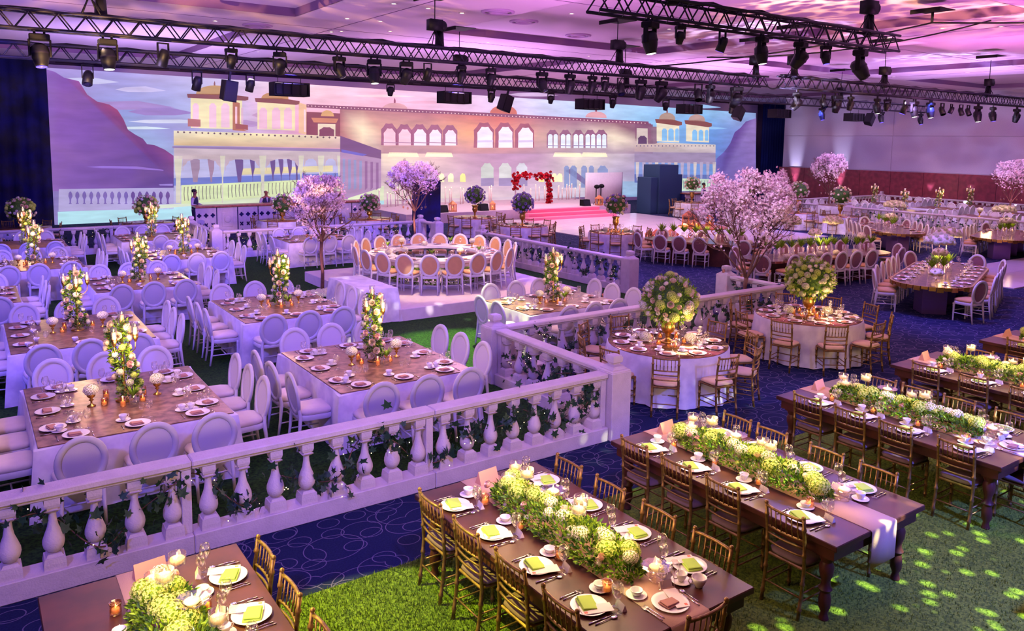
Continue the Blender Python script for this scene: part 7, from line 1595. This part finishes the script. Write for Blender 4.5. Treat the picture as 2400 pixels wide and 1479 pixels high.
# ------------------------------------------------------------------ bar, stage, people
def bar(x0, x1, y, tag, npan):
    L = x1-x0; kids = [N('counter_top', MB().box(0, L, -.12, .62, 1.08, 1.15).me('counter_top', mat('bar_copper', (190, 110, 100), .3, .3, noise=.4), False, .01)),
        N('bar_body', MB().box(.05, L-.05, .06, .5, 0, 1.08).me('bar_body', M_dark, False))]
    w = L/npan
    for k in range(npan):
        if k % 3 == 1:
            kids.append(N('carved_panel', MB().box(.02, w-.02, 0, .06, 0, 1.06).box(.2, w-.2, -.02, 0, .25, .85).box(.3, w-.3, -.035, -.02, .35, .75).me('carved_panel', M_stone, False, .01), [N('rosette', MB().ball((w/2, -.04, .55), .14, .03, .14, 12, 8).me('rosette', M_stone))], loc=(k*w, 0, 0)))
        else:
            # pierced quatrefoil panel: grid of cells with real openings
            mb = MB(); nc = 3; cw = (w-.04)/nc; V_ = []
            mb.box(.02, w-.02, 0, .05, .92, 1.06).box(.02, w-.02, 0, .05, 0, .12)
            for c in range(nc):
                for (zc, hz, rr) in ((.74, .18, .36), (.34, .22, .30)):
                    cx_ = .02+cw*(c+.5); m_ = 32; out = []; inn = []
                    for i in range(m_):
                        a = 2*pi*i/m_; q = max(abs(cos(a)), abs(sin(a))); out.append((cx_+cw/2*cos(a)/q, 0, zc+hz*sin(a)/q))
                        r_i = cw*rr*(.62+.38*abs(cos(2*a))) if zc > .5 else cw*rr*(.35+.75*abs(sin(2*a)))
                        inn.append((cx_+r_i*cos(a), 0, zc+r_i*sin(a)*(1 if zc > .5 else 1.2)))
                    n0 = len(mb.v); mb.v += out+inn+[(a_, .05, c_) for a_, b_, c_ in inn]
                    for i in range(m_): j = (i+1) % m_; mb.f += [(n0+i, n0+j, n0+m_+j, n0+m_+i), (n0+m_+i, n0+m_+j, n0+2*m_+j, n0+2*m_+i)]
            kids.append(N('pierced_panel', mb.me('pierced_panel', M_stone, False), loc=(k*w, 0, 0)))
    place(N('bar_counter', None, kids), (x0, y, 0), 0, tag, 'bar')
bar(7.7, 15.4, 33.7, 'long white bar counter with pierced quatrefoil panels and copper top', 9)
bar(33.8, 38.0, 31.2, 'second pierced white bar counter behind the blossom tree', 5)
for k, x in enumerate((11.6, 12.7)): place(N('ice_box', MB().box(0, .6, 0, .35, 0, .22).me('ice_box', M_white, False, .02), [N('lid', MB().box(-.01, .61, -.01, .36, .22, .25).me('lid', M_white, False, .01))]), (x, 33.8, 1.15), 0, 'white box on the bar top, %s the bald barman' % ('just beside', 'further from')[k], 'box', 'white boxes on the bar')
def person(x, y, rz, label, bald=False, z=0, tilt=0, hairc=M_hair):
    P_ = [(0, 0, .95), (0, 0, 1.15), (0, .01, 1.35), (0, 0, 1.47), (0, .01, 1.55)]
    def skin(nm, verts, edges, rad, m, root=0, sub=2):
        me = bpy.data.meshes.new(nm); me.from_pydata(verts, edges, []); o = bpy.data.objects.new(nm, me); COL.objects.link(o)
        md = o.modifiers.new('s', 'SKIN'); o.modifiers.new('u', 'SUBSURF').levels = sub; o.modifiers['u'].render_levels = sub
        for i, r in enumerate(rad): v = me.skin_vertices[0].data[i]; v.radius = r if isinstance(r, tuple) else (r, r); v.use_root = (i == root)
        me.materials.append(m)
        for p in me.polygons: p.use_smooth = True
        return o
    # legs to floor, torso, arms, neck and head in one skeleton
    V = [(0, 0, .95), (0, 0, 1.12), (0, .0, 1.32), (0, .0, 1.44), (0, .01, 1.53), (0, .015, 1.62), (0, .01, 1.72),
         (.10, 0, .88), (.10, .02, .50), (.10, 0, .08), (.10, .12, .04), (-.10, 0, .88), (-.10, .02, .50), (-.10, 0, .08), (-.10, .12, .04),
         (.19, 0, 1.40), (.25, .0, 1.15), (.20, .22, 1.08), (.18, .30, 1.08), (-.19, 0, 1.40), (-.25, 0, 1.15), (-.20, .22, 1.08), (-.18, .30, 1.08)]
    E_ = [(0, 1), (1, 2), (2, 3), (3, 4), (4, 5), (5, 6), (0, 7), (7, 8), (8, 9), (9, 10), (0, 11), (11, 12), (12, 13), (13, 14), (3, 15), (15, 16), (16, 17), (17, 18), (3, 19), (19, 20), (20, 21), (21, 22)]
    R_ = [(.15, .11), (.14, .10), (.165, .11), (.09, .07), .052, (.082, .098), (.07, .085), .085, .06, .045, .04, .085, .06, .045, .04, .06, .045, .036, .035, .06, .045, .036, .035]
    body = skin('person', V, E_, R_, M_skin); body.location = (x, y, z); body.rotation_euler = (0, 0, rz); body['label'] = label; body['category'] = 'person'
    def kid(nm, me):
        o = bpy.data.objects.new(nm, me); COL.objects.link(o); o.parent = body
    kid('vest', MB().lathe([(.155, .90), (.165, 1.0), (.15, 1.12), (.175, 1.28), (.17, 1.38), (.09, 1.455)], 16, sy=.80, cap=False).me('vest', M_vest))
    kid('shirt', MB().lathe([(.075, 1.42), (.068, 1.49)], 12, cap=False).add([(-.04, .137, 1.44), (.04, .137, 1.44), (0, .150, 1.22)], [(0, 1, 2)]).tube([(.17, 0, 1.40), (.215, 0, 1.34), (.262, 0, 1.15), (.215, .20, 1.08)], [.075, .07, .058, .05], 8).tube([(-.17, 0, 1.40), (-.215, 0, 1.34), (-.262, 0, 1.15), (-.215, .20, 1.08)], [.075, .07, .058, .05], 8).me('shirt', M_shirt))
    kid('trousers', MB().tube([(.09, 0, .93), (.10, .02, .5), (.10, 0, .08)], [.115, .085, .06], 8).tube([(-.09, 0, .93), (-.10, .02, .5), (-.10, 0, .08)], [.115, .085, .06], 8).me('trousers', M_vest))
    fc = MB().ball((0, .105, 1.645), .013, .02, .022, 6, 5).ball((.03, .088, 1.665), .010, .008, .007, 6, 4).ball((-.03, .088, 1.665), .010, .008, .007, 6, 4)
    kid('nose', fc.me('nose', M_skin)); kid('ear', MB().ball((.085, 0, 1.65), .012, .02, .03, 6, 5).ball((-.085, 0, 1.65), .012, .02, .03, 6, 5).me('ear', M_skin))
    kid('mouth', MB().ball((0, .096, 1.605), .022, .006, .006, 8, 4).me('mouth', mat('lips', (130, 60, 60), .6)))
    if not bald: kid('hair', MB().ball((0, -.012, 1.705), .094, .108, .085, 14, 9, .06).me('hair', hairc))
    else: kid('hair', MB().ball((0, -.05, 1.67), .088, .06, .06, 12, 7, .05).me('hair', mat('grey_hair', (90, 80, 90), .7)))
person(7.95, 34.8, -2.2, 'standing barman with dark hair, navy waistcoat and pale shirt, side-on', z=0)
person(11.0, 34.9, pi, 'bald barman in navy waistcoat looking down behind the bar', True, z=-.1)
person(34.3, 30.3, -2.8, 'dark-clothed waiter standing behind the round table by the tower')
# stage
SZ = .5
st = mat('stage_cloth', (206, 180, 196), .85, noise=.08)
place(N('stage', MB().box(16.8, 31.0, 32.7, 38.4, 0, SZ).me('stage', st, False, .01)), (0, 0, 0), 0, 'low broad stage along the foot of the projection screen', 'stage')
kids = []
for k in range(3):
    kids.append(N('step', MB().box(-2.4-.25*k, 2.4+.25*k, -.42*(k+1), -.42*k, 0, SZ-.165*k-.005).me('step', mat('red_lit_step', (232, 120, 150), .7), False, .008)))  # red stage light is tinted into the step colour
place(N('stage_steps', None, kids), (25.9, 32.69, 0), 0, 'three wide steps glowing red in front of the stage', 'steps')
wl = MB(); v = []; f = []
for i in range(17): a = -.9+1.8*i/16; x, y = 1.5*sin(a)*1.2, -.5*cos(a); v += [(x, y, 0), (x, y, 1.75)]
f = [(2*i, 2*i+2, 2*i+3, 2*i+1) for i in range(16)]
o = place(N('curved_screen', MB().add(v, f).me('curved_screen', M_white), [N('base_rim', MB().box(-1.45, 1.45, -.4, -.3, 0, .08).me('base_rim', M_white, False))]), (30.2, 34.4, SZ), 0, 'plain white curved panel standing on the stage', 'panel')
o.modifiers.new('t', 'SOLIDIFY').thickness = .04
place(N('dark_tower', None, [N('tower_block', MB().box(0, 1.5, 0, 1.3, 0, 2.75).me('tower_block', mat('teal_black', (20, 50, 84), .8), False, .02)), N('low_block', MB().box(-.55, 0, .1, 1.2, 0, 2.05).me('low_block', MATS['teal_black'], False, .02)), N('side_block', MB().box(1.5, 1.95, .1, 1.2, 0, 2.2).me('side_block', MATS['teal_black'], False, .02))]), (32.0, 31.5, 0), 0, 'tall dark teal block tower standing at the end of the stage', 'tower')
# flower arch
kids = [N('arch_frame', MB().tube([(-1.15, 0, 0), (-1.15, 0, 1.55), (1.15, 0, 1.55), (1.15, 0, 0)], .05, 6).me('arch_frame', M_white))]
r_ = random.Random(9)
for k in range(230):
    t = r_.random(); L_ = 2.3+1.45+1.45
    d = t*L_
    if d < 1.0: p = (-1.15, .0, 1.5-d*.55)
    elif d < 3.3: p = (-1.15+(d-1.0), 0, 1.55)
    else: p = (1.15, 0, 1.55-(d-3.3)*.8)
    p = Vector(p)+Vector((r_.gauss(0, .08), r_.gauss(0, .09), r_.gauss(0, .09))); kids.append(N('rose', ROSE_R, loc=tuple(p), rot=rotto((r_.gauss(0, 1), -1, .6)), sc=1.9))
place(N('flower_arch', None, kids), (25.9, 35.2, SZ), 0, 'square arch covered in red roses at the centre of the stage', 'flower arch')
# candles on stage
PC = N('pillar_candle', None, [N('wax_stick', MB().lathe([(.035, 0), (.035, .9), (.0001, .9)], 8).me('wax_stick', mat('pale_wax', (240, 220, 210), .5))), N('flame', MB().lathe([(.0001, .9), (.018, .925), (.008, .955), (.0001, .975)], 6).me('flame', M_flame))])
for k in range(52):
    x = 17.6+k*.26+r_.uniform(-.05, .05); s_ = r_.uniform(.7, 1.05)
    if 24.9 < x < 26.9: continue
    place(PC, (x, 37.2+r_.uniform(-.4, .3), SZ), 0, 'slender white stage candle, %s in the row before the screen' % ordn(k+1), 'candle', 'candle row on the stage', sc=(1, 1, s_))
def lantern():
    g = MB(); fr = MB(); h = .5; w = .12
    for sx in (-1, 1):
        for sy in (-1, 1): fr.box(sx*w-.012, sx*w+.012, sy*w-.012, sy*w+.012, .04, h*.62)
    fr.box(-w-.02, w+.02, -w-.02, w+.02, 0, .04).frus(0, 0, h*.62, w+.03, w+.03, h*.70, w+.01, w+.01).frus(0, 0, h*.70, w, w, h*.92, .03, .03).tube([(0, 0, h*.92), (.035, 0, h*.97), (0, 0, h*1.03), (-.035, 0, h*.97), (0, 0, h*.92)], .006, 4)
    return N('lantern', fr.me('lantern', M_lan, False), [N('glass_pane', MB().box(-w, w, -w, w, .04, h*.62).me('glass_pane', M_amber, False)), N('candle', MB().lathe([(.04, .05), (.04, .16), (.0001, .16)], 8).me('candle', M_wax)), N('flame', MB().lathe([(.0001, .16), (.014, .18), (.006, .21), (.0001, .225)], 6).me('flame', M_flame))])
LAN = lantern()
place(N('lantern_table', None, [N('tabletop', MB().lathe([(.95, .68), (.95, .72), (.0001, .72)], 28).me('tabletop', M_lan)), N('scroll_leg', MB().tube([(.8, 0, .68), (.5, 0, .5), (.75, 0, .3), (.6, 0, 0)], .02, 6).tube([(-.8, 0, .68), (-.5, 0, .5), (-.75, 0, .3), (-.6, 0, 0)], .02, 6).tube([(0, .8, .68), (0, .5, .5), (0, .75, .3), (0, .6, 0)], .02, 6).tube([(0, -.8, .68), (0, -.5, .5), (0, -.75, .3), (0, -.6, 0)], .02, 6).me('scroll_leg', M_lan))]), (23.7, 20.9, .03), 0, 'low copper table with scrolled legs carrying lanterns', 'table')
for i, (x, y, z, s_, d) in enumerate([(23.2, 21.2, .75, 1.3, 'tallest copper lantern on the scroll-legged table'), (23.0, 20.6, .75, .9, 'small copper lantern at the rim of the scroll-legged table'), (24.2, 21.0, .75, .95, 'slim copper lantern at the far rim of the low table'), (22.4, 21.3, .03, 1.4, 'copper lantern on the floor beside the low table'), (22.0, 22.1, .03, 1.2, 'copper lantern on the floor nearest the dance floor corner'), (22.7, 22.4, .03, 1.1, 'copper lantern on the floor behind the others'),
        (10.72+1.9, 13.95, 0, 1.0, 'orange lantern glowing beside the open-end pillar'), (23.2, 32.9, SZ, 1.2, 'lantern on the stage to one side of the steps'), (28.8, 32.9, SZ, 1.2, 'lantern on the stage to the other side of the steps'), (21.8, 33.0, SZ, 1.0, 'small lantern on the stage edge toward the bar'), (29.6, 32.8, SZ, 1.0, 'small lantern near the curved panel'), (19.6, 33.2, SZ, 1.1, 'lantern near the stage end under the blossom tree')]):
    place(LAN, (x, y, z), i, d, 'lantern', 'copper lanterns', sc=s_)
light('POINT', 'lantern_glow', (22.9, 21.4, .7), None, (1, .45, .2), 25, .2)
place(N('dark_column', None, [N('column_drape', MB().box(0, 1.0, 0, .8, 0, 2.2).me('column_drape', M_dark, False, .03)), N('column_cap', MB().box(-.03, 1.03, -.03, .83, 2.2, 2.25).me('column_cap', M_dark, False))]), (16.0, 29.8, 0), 0, 'navy draped block behind the second blossom tree', 'column')
for i, (x, y) in enumerate(((18.9, 33.0), (21.2, 32.95), (27.9, 33.0), (30.5, 33.0), (20.4, 18.95-.2))):
    z = SZ if i < 4 else 0
    if i == 4: x, y = 20.9, 23.0
    place(N('floor_monitor', MB().add([(-.25, -.2, 0), (.25, -.2, 0), (.25, .2, 0), (-.25, .2, 0), (-.25, -.08, .34), (.25, -.08, .34), (.25, .2, .34), (-.25, .2, .34)], [(3, 2, 1, 0), (4, 5, 6, 7), (0, 1, 5, 4), (1, 2, 6, 5), (2, 3, 7, 6), (3, 0, 4, 7)]).me('floor_monitor', M_black, False, .01), [N('grille', MB().add([(-.22, -.197, .03), (.22, -.197, .03), (.22, -.10, .31), (-.22, -.10, .31)], [(0, 1, 2, 3)]).me('grille', M_fix, False))]), (x, y, z), 0, 'black wedge monitor '+('on the stage edge under the blossom tree', 'on the stage edge toward the bar', 'on the stage beside the red steps', 'on the stage before the curved panel', 'on the floor beside the round table')[i], 'speaker', 'black wedge monitors')
place(N('stage_spotlight', MB().lathe([(.16, 0), (.16, .06), (.05, .08), (.05, .2)], 12).box(-.15, .15, -.05, .05, .18, .24).me('stage_spotlight', M_black), [N('lamp_head', MB().ball((0, 0, .45), .19, .19, .22, 12, 8).me('lamp_head', M_black)), N('lens', MB().lathe([(.13, 0), (.0001, .03)], 14).me('lens', emis('cyan_lens', (190, 255, 245), 12)), loc=(0, -.18, .45), rot=(PI2, 0, 0))]), (18.0, 33.3, SZ), 0, 'moving spotlight on the stage floor shining white toward the room', 'lamp')
for i, x in enumerate((31.2, 31.9)): place(N('musician_stand', MB().tube([(0, 0, 0), (0, 0, .9)], .03, 6).tube([(-.2, 0, 0), (0, 0, .25), (.2, 0, 0)], .015, 5).me('musician_stand', M_black), [N('lamp_head', MB().ball((0, -.05, 1.0), .14, .2, .12, 10, 7).me('lamp_head', M_black))]), (x-2.2, 33.4+i*.4, SZ), 0, 'black lamp stand on the stage, %s the dark tower' % ('farther from', 'closer to')[i], 'lamp', 'lamp stands by the tower')
# bottle on the rail of the tall tree corner
place(N('water_bottle', MB().lathe([(.032, 0), (.034, .01), (.034, .15), (.014, .19), (.014, .21), (.0001, .21)], 12).me('water_bottle', glass('blue_plastic', (.75, .85, 1), .3)), [N('cap', MB().lathe([(.016, .205), (.016, .225), (.0001, .225)], 10).me('cap', M_lensD)), N('paper_label', MB().lathe([(.0345, .06), (.0345, .12)], 12, cap=False).me('paper_label', M_white))]), (14.64, 10.66, .925), 0, 'small plastic water bottle on the balustrade corner by the tall tree', 'bottle')

# ------------------------------------------------------------------ lighting rig
def truss(x0, x1, y, z, label, W_=.29, H_=.30, bay=.44):
    L = x1-x0; root = bpy.data.objects.new('lighting_truss', None); COL.objects.link(root); root.location = (x0, y, z); root['label'] = label; root['category'] = 'truss'; root['group'] = 'aluminium rig trusses'
    def part(nm, mb, m=M_truss, kind=None, loc=(0, 0, 0), me=None):
        o = bpy.data.objects.new(nm, me or mb.me(nm, m)); COL.objects.link(o); o.parent = root; o.location = loc
        if kind: o['kind'] = kind
    for sy in (-1, 1):
        for sz in (-1, 1): part('chord', MB().tube([(0, sy*W_/2, sz*H_/2), (L, sy*W_/2, sz*H_/2)], .025, 6))
    n = int(L/bay); b = L/n
    up = MB().tube([(0, 0, -H_/2), (b/2, 0, H_/2)], .013, 5).me('brace', M_truss); dn = MB().tube([(b/2, 0, H_/2), (b, 0, -H_/2)], .013, 5).me('brace', M_truss)
    for i in range(n):
        for sy in (-1, 1):
            if i*4 < 290: part('brace', None, loc=(i*b, sy*W_/2, 0), me=up); part('brace', None, loc=(i*b, sy*W_/2, 0), me=dn)
    mb = MB()
    for i in range(n):
        for sz in (-1, 1): mb.tube([(i*b, -W_/2, sz*H_/2), (i*b+b/2, W_/2, sz*H_/2), (i*b+b, -W_/2, sz*H_/2)], .010, 4, cap=False)
        if i*4 >= 290:
            for sy in (-1, 1): mb.tube([(i*b, sy*W_/2, -H_/2), (i*b+b/2, sy*W_/2, H_/2), (i*b+b, sy*W_/2, -H_/2)], .010, 4, cap=False)
    part('cross_braces', mb, kind='stuff')
    cb = MB(); pts = []
    for i in range(int(L/.4)+1): pts.append((min(L, i*.4), .05*sin(i*1.9), H_/2+.03+.02*sin(i*2.3)))
    for dy in (-.05, .04): cb.tube([(a, b_+dy, c_) for a, b_, c_ in pts], .022, 5)
    part('cable_bundle', cb, M_black)
truss(-8, 20.7, 16, 5.92, 'long aluminium truss spanning the hall above the lounge')
truss(-8, 38.2, 20, 5.75, 'rear truss running before the projection screen')
truss(7.5, 15.3, 8.8, 6.0, 'short upper truss over the wooden tables')
truss(18.3, 42, 13.6, 5.68, 'truss over the oval tables reaching the frame edge')
def head(s_=1, tilt=.3, lens=M_lensD, name='moving_head_lamp'):
    kids = [N('base', MB().box(-.17, .17, -.12, .12, -.12, 0).me('base', M_black, False, .02)),
            *[N('yoke_arm', MB().box(sx*.172-.018, sx*.172+.018, -.05, .05, -.42, -.10).me('yoke_arm', M_black, False, .01)) for sx in (-1, 1)],
            *[N('clamp', MB().box(sx*.08-.02, sx*.08+.02, -.02, .02, 0, .10).me('clamp', M_truss, False)) for sx in (-1, 1)],
            N('lamp_head', MB().lathe([(.09, .18), (.15, .12), (.155, 0), (.14, -.10), (.11, -.22), (.105, -.25)], 16).me('lamp_head', M_fix), [N('lens', MB().lathe([(.095, -.252), (.0001, -.27)], 16).me('lens', lens)), N('collar', MB().lathe([(.157, .02), (.162, .0), (.157, -.02)], 16, cap=False).me('collar', M_truss))], loc=(0, 0, -.36), rot=(tilt, tilt*.3, 0))]
    return N(name, None, kids)
HD = {('d', t): head(1, t) for t in (.2, .6, -.5)}; HW = head(1, -.15, M_lensW); HB = head(1, -.2, M_lensB)
PAR = N('par_can', None, [N('bracket', MB().box(-.10, -.085, -.02, .02, -.25, 0).box(.085, .10, -.02, .02, -.25, 0).box(-.1, .1, -.02, .02, -.01, .01).me('bracket', M_black, False)), N('lamp_body', MB().lathe([(.06, .14), (.085, .08), (.09, -.14), (.0001, -.13)], 12).me('lamp_body', M_fix), [N('lens', MB().lathe([(.08, -.142), (.0001, -.142)], 12).me('lens', M_lensB))], loc=(0, 0, -.24), rot=(.35, .1, 0))])
PARD = N('par_can', None, [PAR[2][0], N('lamp_body', PAR[2][1][1], [N('lens', MB().lathe([(.08, -.142), (.0001, -.142)], 12).me('lens', M_lensD))], loc=(0, 0, -.24), rot=(-.5, .2, 0))])
def hang(nd, x, y, z, d, sc=1, rz=0):
    place(nd, (x, y, z), rz, d, 'stage light', 'lamps hung on the rig', sc=sc*(.74 if 'moving' in nd[0] else .85))
def lampline(items, y, z, where):
    for i, (x, k, s_) in enumerate(items):
        nd = {'w': HW, 'b': HB, 'd': HD[('d', .2)], 'e': HD[('d', .6)], 'f': HD[('d', -.5)], 'p': PAR, 'q': PARD}[k]
        nm = {'w': 'black moving head lamp with lit white lens', 'b': 'black lamp with glowing blue lens', 'd': 'unlit black moving head', 'e': 'tilted unlit moving head', 'f': 'backward-tilted moving head', 'p': 'small par lamp glowing blue', 'q': 'small unlit par lamp'}[k]
        hang(nd, x, y, z, '%s, %s from curtain side, %s' % (nm, ORD[i], where), s_, rnd.uniform(-.4, .4))
lampline([(1.2, 'b', 1.25), (2.25, 'w', 1.2), (3.18, 'p', 1.3), (4.42, 'd', .85), (5.38, 'e', 1.0), (6.65, 'f', 1.0), (7.45, 'w', 1.15), (8.23, 'e', 1.1), (8.77, 'p', 1.2), (9.66, 'd', .85), (10.48, 'd', .9), (12.01, 'f', 1.1), (12.91, 'd', 1.1), (13.66, 'd', 1.0), (14.1, 'd', .8), (14.67, 'q', 1.4), (15.41, 'd', 1.2), (16.2, 'e', 1.3), (17.71, 'q', 1.5), (18.22, 'd', 1.2), (19.4, 'e', 1.4)][:21], 16, 5.70, 'long truss')
lampline([(2.39, 'q', 1.4), (4.71, 'p', 1.4), (5.97, 'p', 1.3), (9.8, 'd', .8), (13.13, 'd', .9), (15.38, 'd', .8), (18.0, 'd', .9), (20.5, 'd', .9), (24.0, 'd', .9), (29.73, 'b', 1.1), (34.2, 'b', 1.1), (37.6, 'b', 1.1)], 20, 5.53, 'rear truss')
lampline([(8.63, 'w', 1.05), (9.28, 'd', .62), (10.26, 'p', 1.0), (11.26, 'w', 1.0), (12.34, 'e', 1.05), (13.09, 'b', .75), (14.2, 'f', 1.25)], 8.8, 5.80, 'upper truss')
lampline([(19.03, 'e', 1.1), (20.26, 'q', 1.2), (20.9, 'd', 1.1), (21.6, 'd', .9), (23.0, 'w', 1.0), (23.56, 'd', .8), (24.55, 'p', 1.3), (25.13, 'w', 1.1), (26.14, 'w', 1.1), (26.89, 'q', 1.2), (27.49, 'p', 1.0), (28.15, 'q', 1.1), (28.65, 'q', 1.1), (29.34, 'w', 1.2), (30.45, 'b', 1.1), (32.32, 'd', 1.1)], 13.6, 5.42, 'oval-table truss')
# hoists with chains and hatches
HO = N('chain_hoist', None, [N('motor', MB().box(-.16, .16, -.1, .1, 0, .24).ball((.2, 0, .12), .11, .1, .12, 10, 7).me('motor', M_black)), N('chain_bag', MB().lathe([(.09, 0), (.11, -.35), (.10, -.38), (.0001, -.38)], 10, c=(.18, .1, 0)).me('chain_bag', M_black)), N('chain', MB().tube([(0, 0, .24), (0, 0, .9)], .012, 5).me('chain', M_truss)), N('sling', MB().tube([(0, 0, 0), (-.16, -.15, -.40)], .012, 4).tube([(0, 0, 0), (.16, -.15, -.40)], .012, 4).tube([(0, 0, 0), (-.16, .15, -.40)], .012, 4).tube([(0, 0, 0), (.16, .15, -.40)], .012, 4).me('sling', M_black))])
HA = N('ceiling_hatch', MB().box(-.35, .35, -.35, .35, -.015, 0).me('ceiling_hatch', M_black, False), [N('hatch_door', MB().box(-.36, -.33, -.35, .35, -.10, 0).me('hatch_door', M_black, False))])
for i, (x, y, z) in enumerate([(2.0, 16, 6.45), (8.95, 16, 6.45), (14.5, 16, 6.45), (20.2, 16, 6.4), (9.0, 8.8, 6.5), (14.4, 8.8, 6.5), (18.8, 13.6, 6.15), (23.3, 13.6, 6.15), (30, 13.6, 6.15), (12.0, 20, 6.2), (18.5, 20, 6.2), (31, 20, 6.2)]):
    place(HO, (x, y, z), 0, 'black chain hoist holding the truss, %s hoist of the rig' % ORD[i], 'hoist', 'chain hoists of the rig'); place(HA, (x, y, CZ-.002), 0, 'dark open ceiling hatch above the %s hoist of the rig' % ORD[i], 'hatch', 'ceiling hatches')
# bar lamps in cages and wedge lamps
CG = N('caged_projector', None, [N('housing', MB().box(-.55, .55, -.24, .24, -.42, -.05).me('housing', M_fix, False, .02)), N('cage', MB().box(-.62, .62, -.30, -.27, -.03, .0).box(-.62, .62, .27, .30, -.03, 0).box(-.62, .62, -.30, -.27, -.46, -.43).box(-.62, .62, .27, .30, -.46, -.43).box(-.62, -.59, -.3, .3, -.46, 0).box(.59, .62, -.3, .3, -.46, 0).box(-.02, .02, -.30, -.27, -.46, 0).box(-.32, -.29, -.30, -.27, -.46, 0).box(.29, .32, -.30, -.27, -.46, 0).me('cage', M_black, False)), N('hanger', MB().tube([(-.4, 0, 0), (-.4, 0, .22)], .012, 5).tube([(.4, 0, 0), (.4, 0, .22)], .012, 5).me('hanger', M_truss))])
for i, x in enumerate((6.96, 11.84, 17.0, 21.7, 26.9, 32.1)): place(CG, (x, 20, 5.38), 0, 'black caged projector under the rear truss, %s from the curtain' % ORD[i], 'projector', 'caged projectors', sc=.74)
SPK = N('hung_speaker', MB().add([(-.2, -.2, -.6), (.2, -.2, -.6), (.14, .2, -.55), (-.14, .2, -.55), (-.2, -.2, 0), (.2, -.2, 0), (.14, .2, 0), (-.14, .2, 0)], [(3, 2, 1, 0), (4, 5, 6, 7), (0, 1, 5, 4), (1, 2, 6, 5), (2, 3, 7, 6), (3, 0, 4, 7)]).me('hung_speaker', M_black, False, .01), [N('bracket', MB().box(-.03, .03, -.03, .03, 0, .25).me('bracket', M_truss, False)), N('grille', MB().box(-.18, .18, -.215, -.2, -.57, -.03).me('grille', M_fix, False))])
for i, (x, t) in enumerate(((5.46, .1), (13.7, .3), (24.5, .5), (33.4, .6))): o = place(SPK, (x, 20, 5.36), .2, 'black loudspeaker tilted under the rear truss, %s from the curtain' % ORD[i], 'speaker', 'hung loudspeakers', sc=.85); o.rotation_euler = (.1, t, .2)
# bridle cables
cbm = MB()
def sag(a, b, s_, r=.018):
    a, b = Vector(a), Vector(b); return [a.lerp(b, i/10)-Vector((0, 0, s_*4*(i/10)*(1-i/10))) for i in range(11)]
for i, (a, b, s_, lab) in enumerate([((19, 10, 6.9), (15.5, 16.0, 6.05), .15, 'from hatch to long truss'), ((21.0, 9.6, 7.1), (15.2, 13.5, 6.1), .25, 'heavy black cable swagged to the long truss'), ((20.4, 16, 6), (24, 20, 5.9), .3, 'looping between long and rear trusses'), ((14.8, 16, 5.9), (17.5, 20, 5.8), .35, 'sagging between two trusses'), ((20.6, 16, 6.0), (18.4, 13.6, 5.7), .25, 'linking long truss and oval-table truss'), ((19, 10, 6.9), (24, 4, 7.0), .1, 'running out over the frame edge')]):
    place(N('power_cable', MB().tube(sag(a, b, s_), .02, 6).me('power_cable', M_black)), (0, 0, 0), 0, 'black power cable '+lab if 'cable' not in lab else lab, 'cable', 'rig cables')
place(HA, (19, 10, CZ-.002), 0, 'dark ceiling hatch where the swagged cable hangs', 'hatch', 'ceiling hatches'); place(N('cable_drop', MB().tube([(0, 0, 0), (0, 0, -.3)], .03, 6).me('cable_drop', M_black)), (19, 10, CZ), 0, 'short black drop post holding the swagged cable', 'cable')
print('objects', len(bpy.data.objects), 'CAP', CAP)
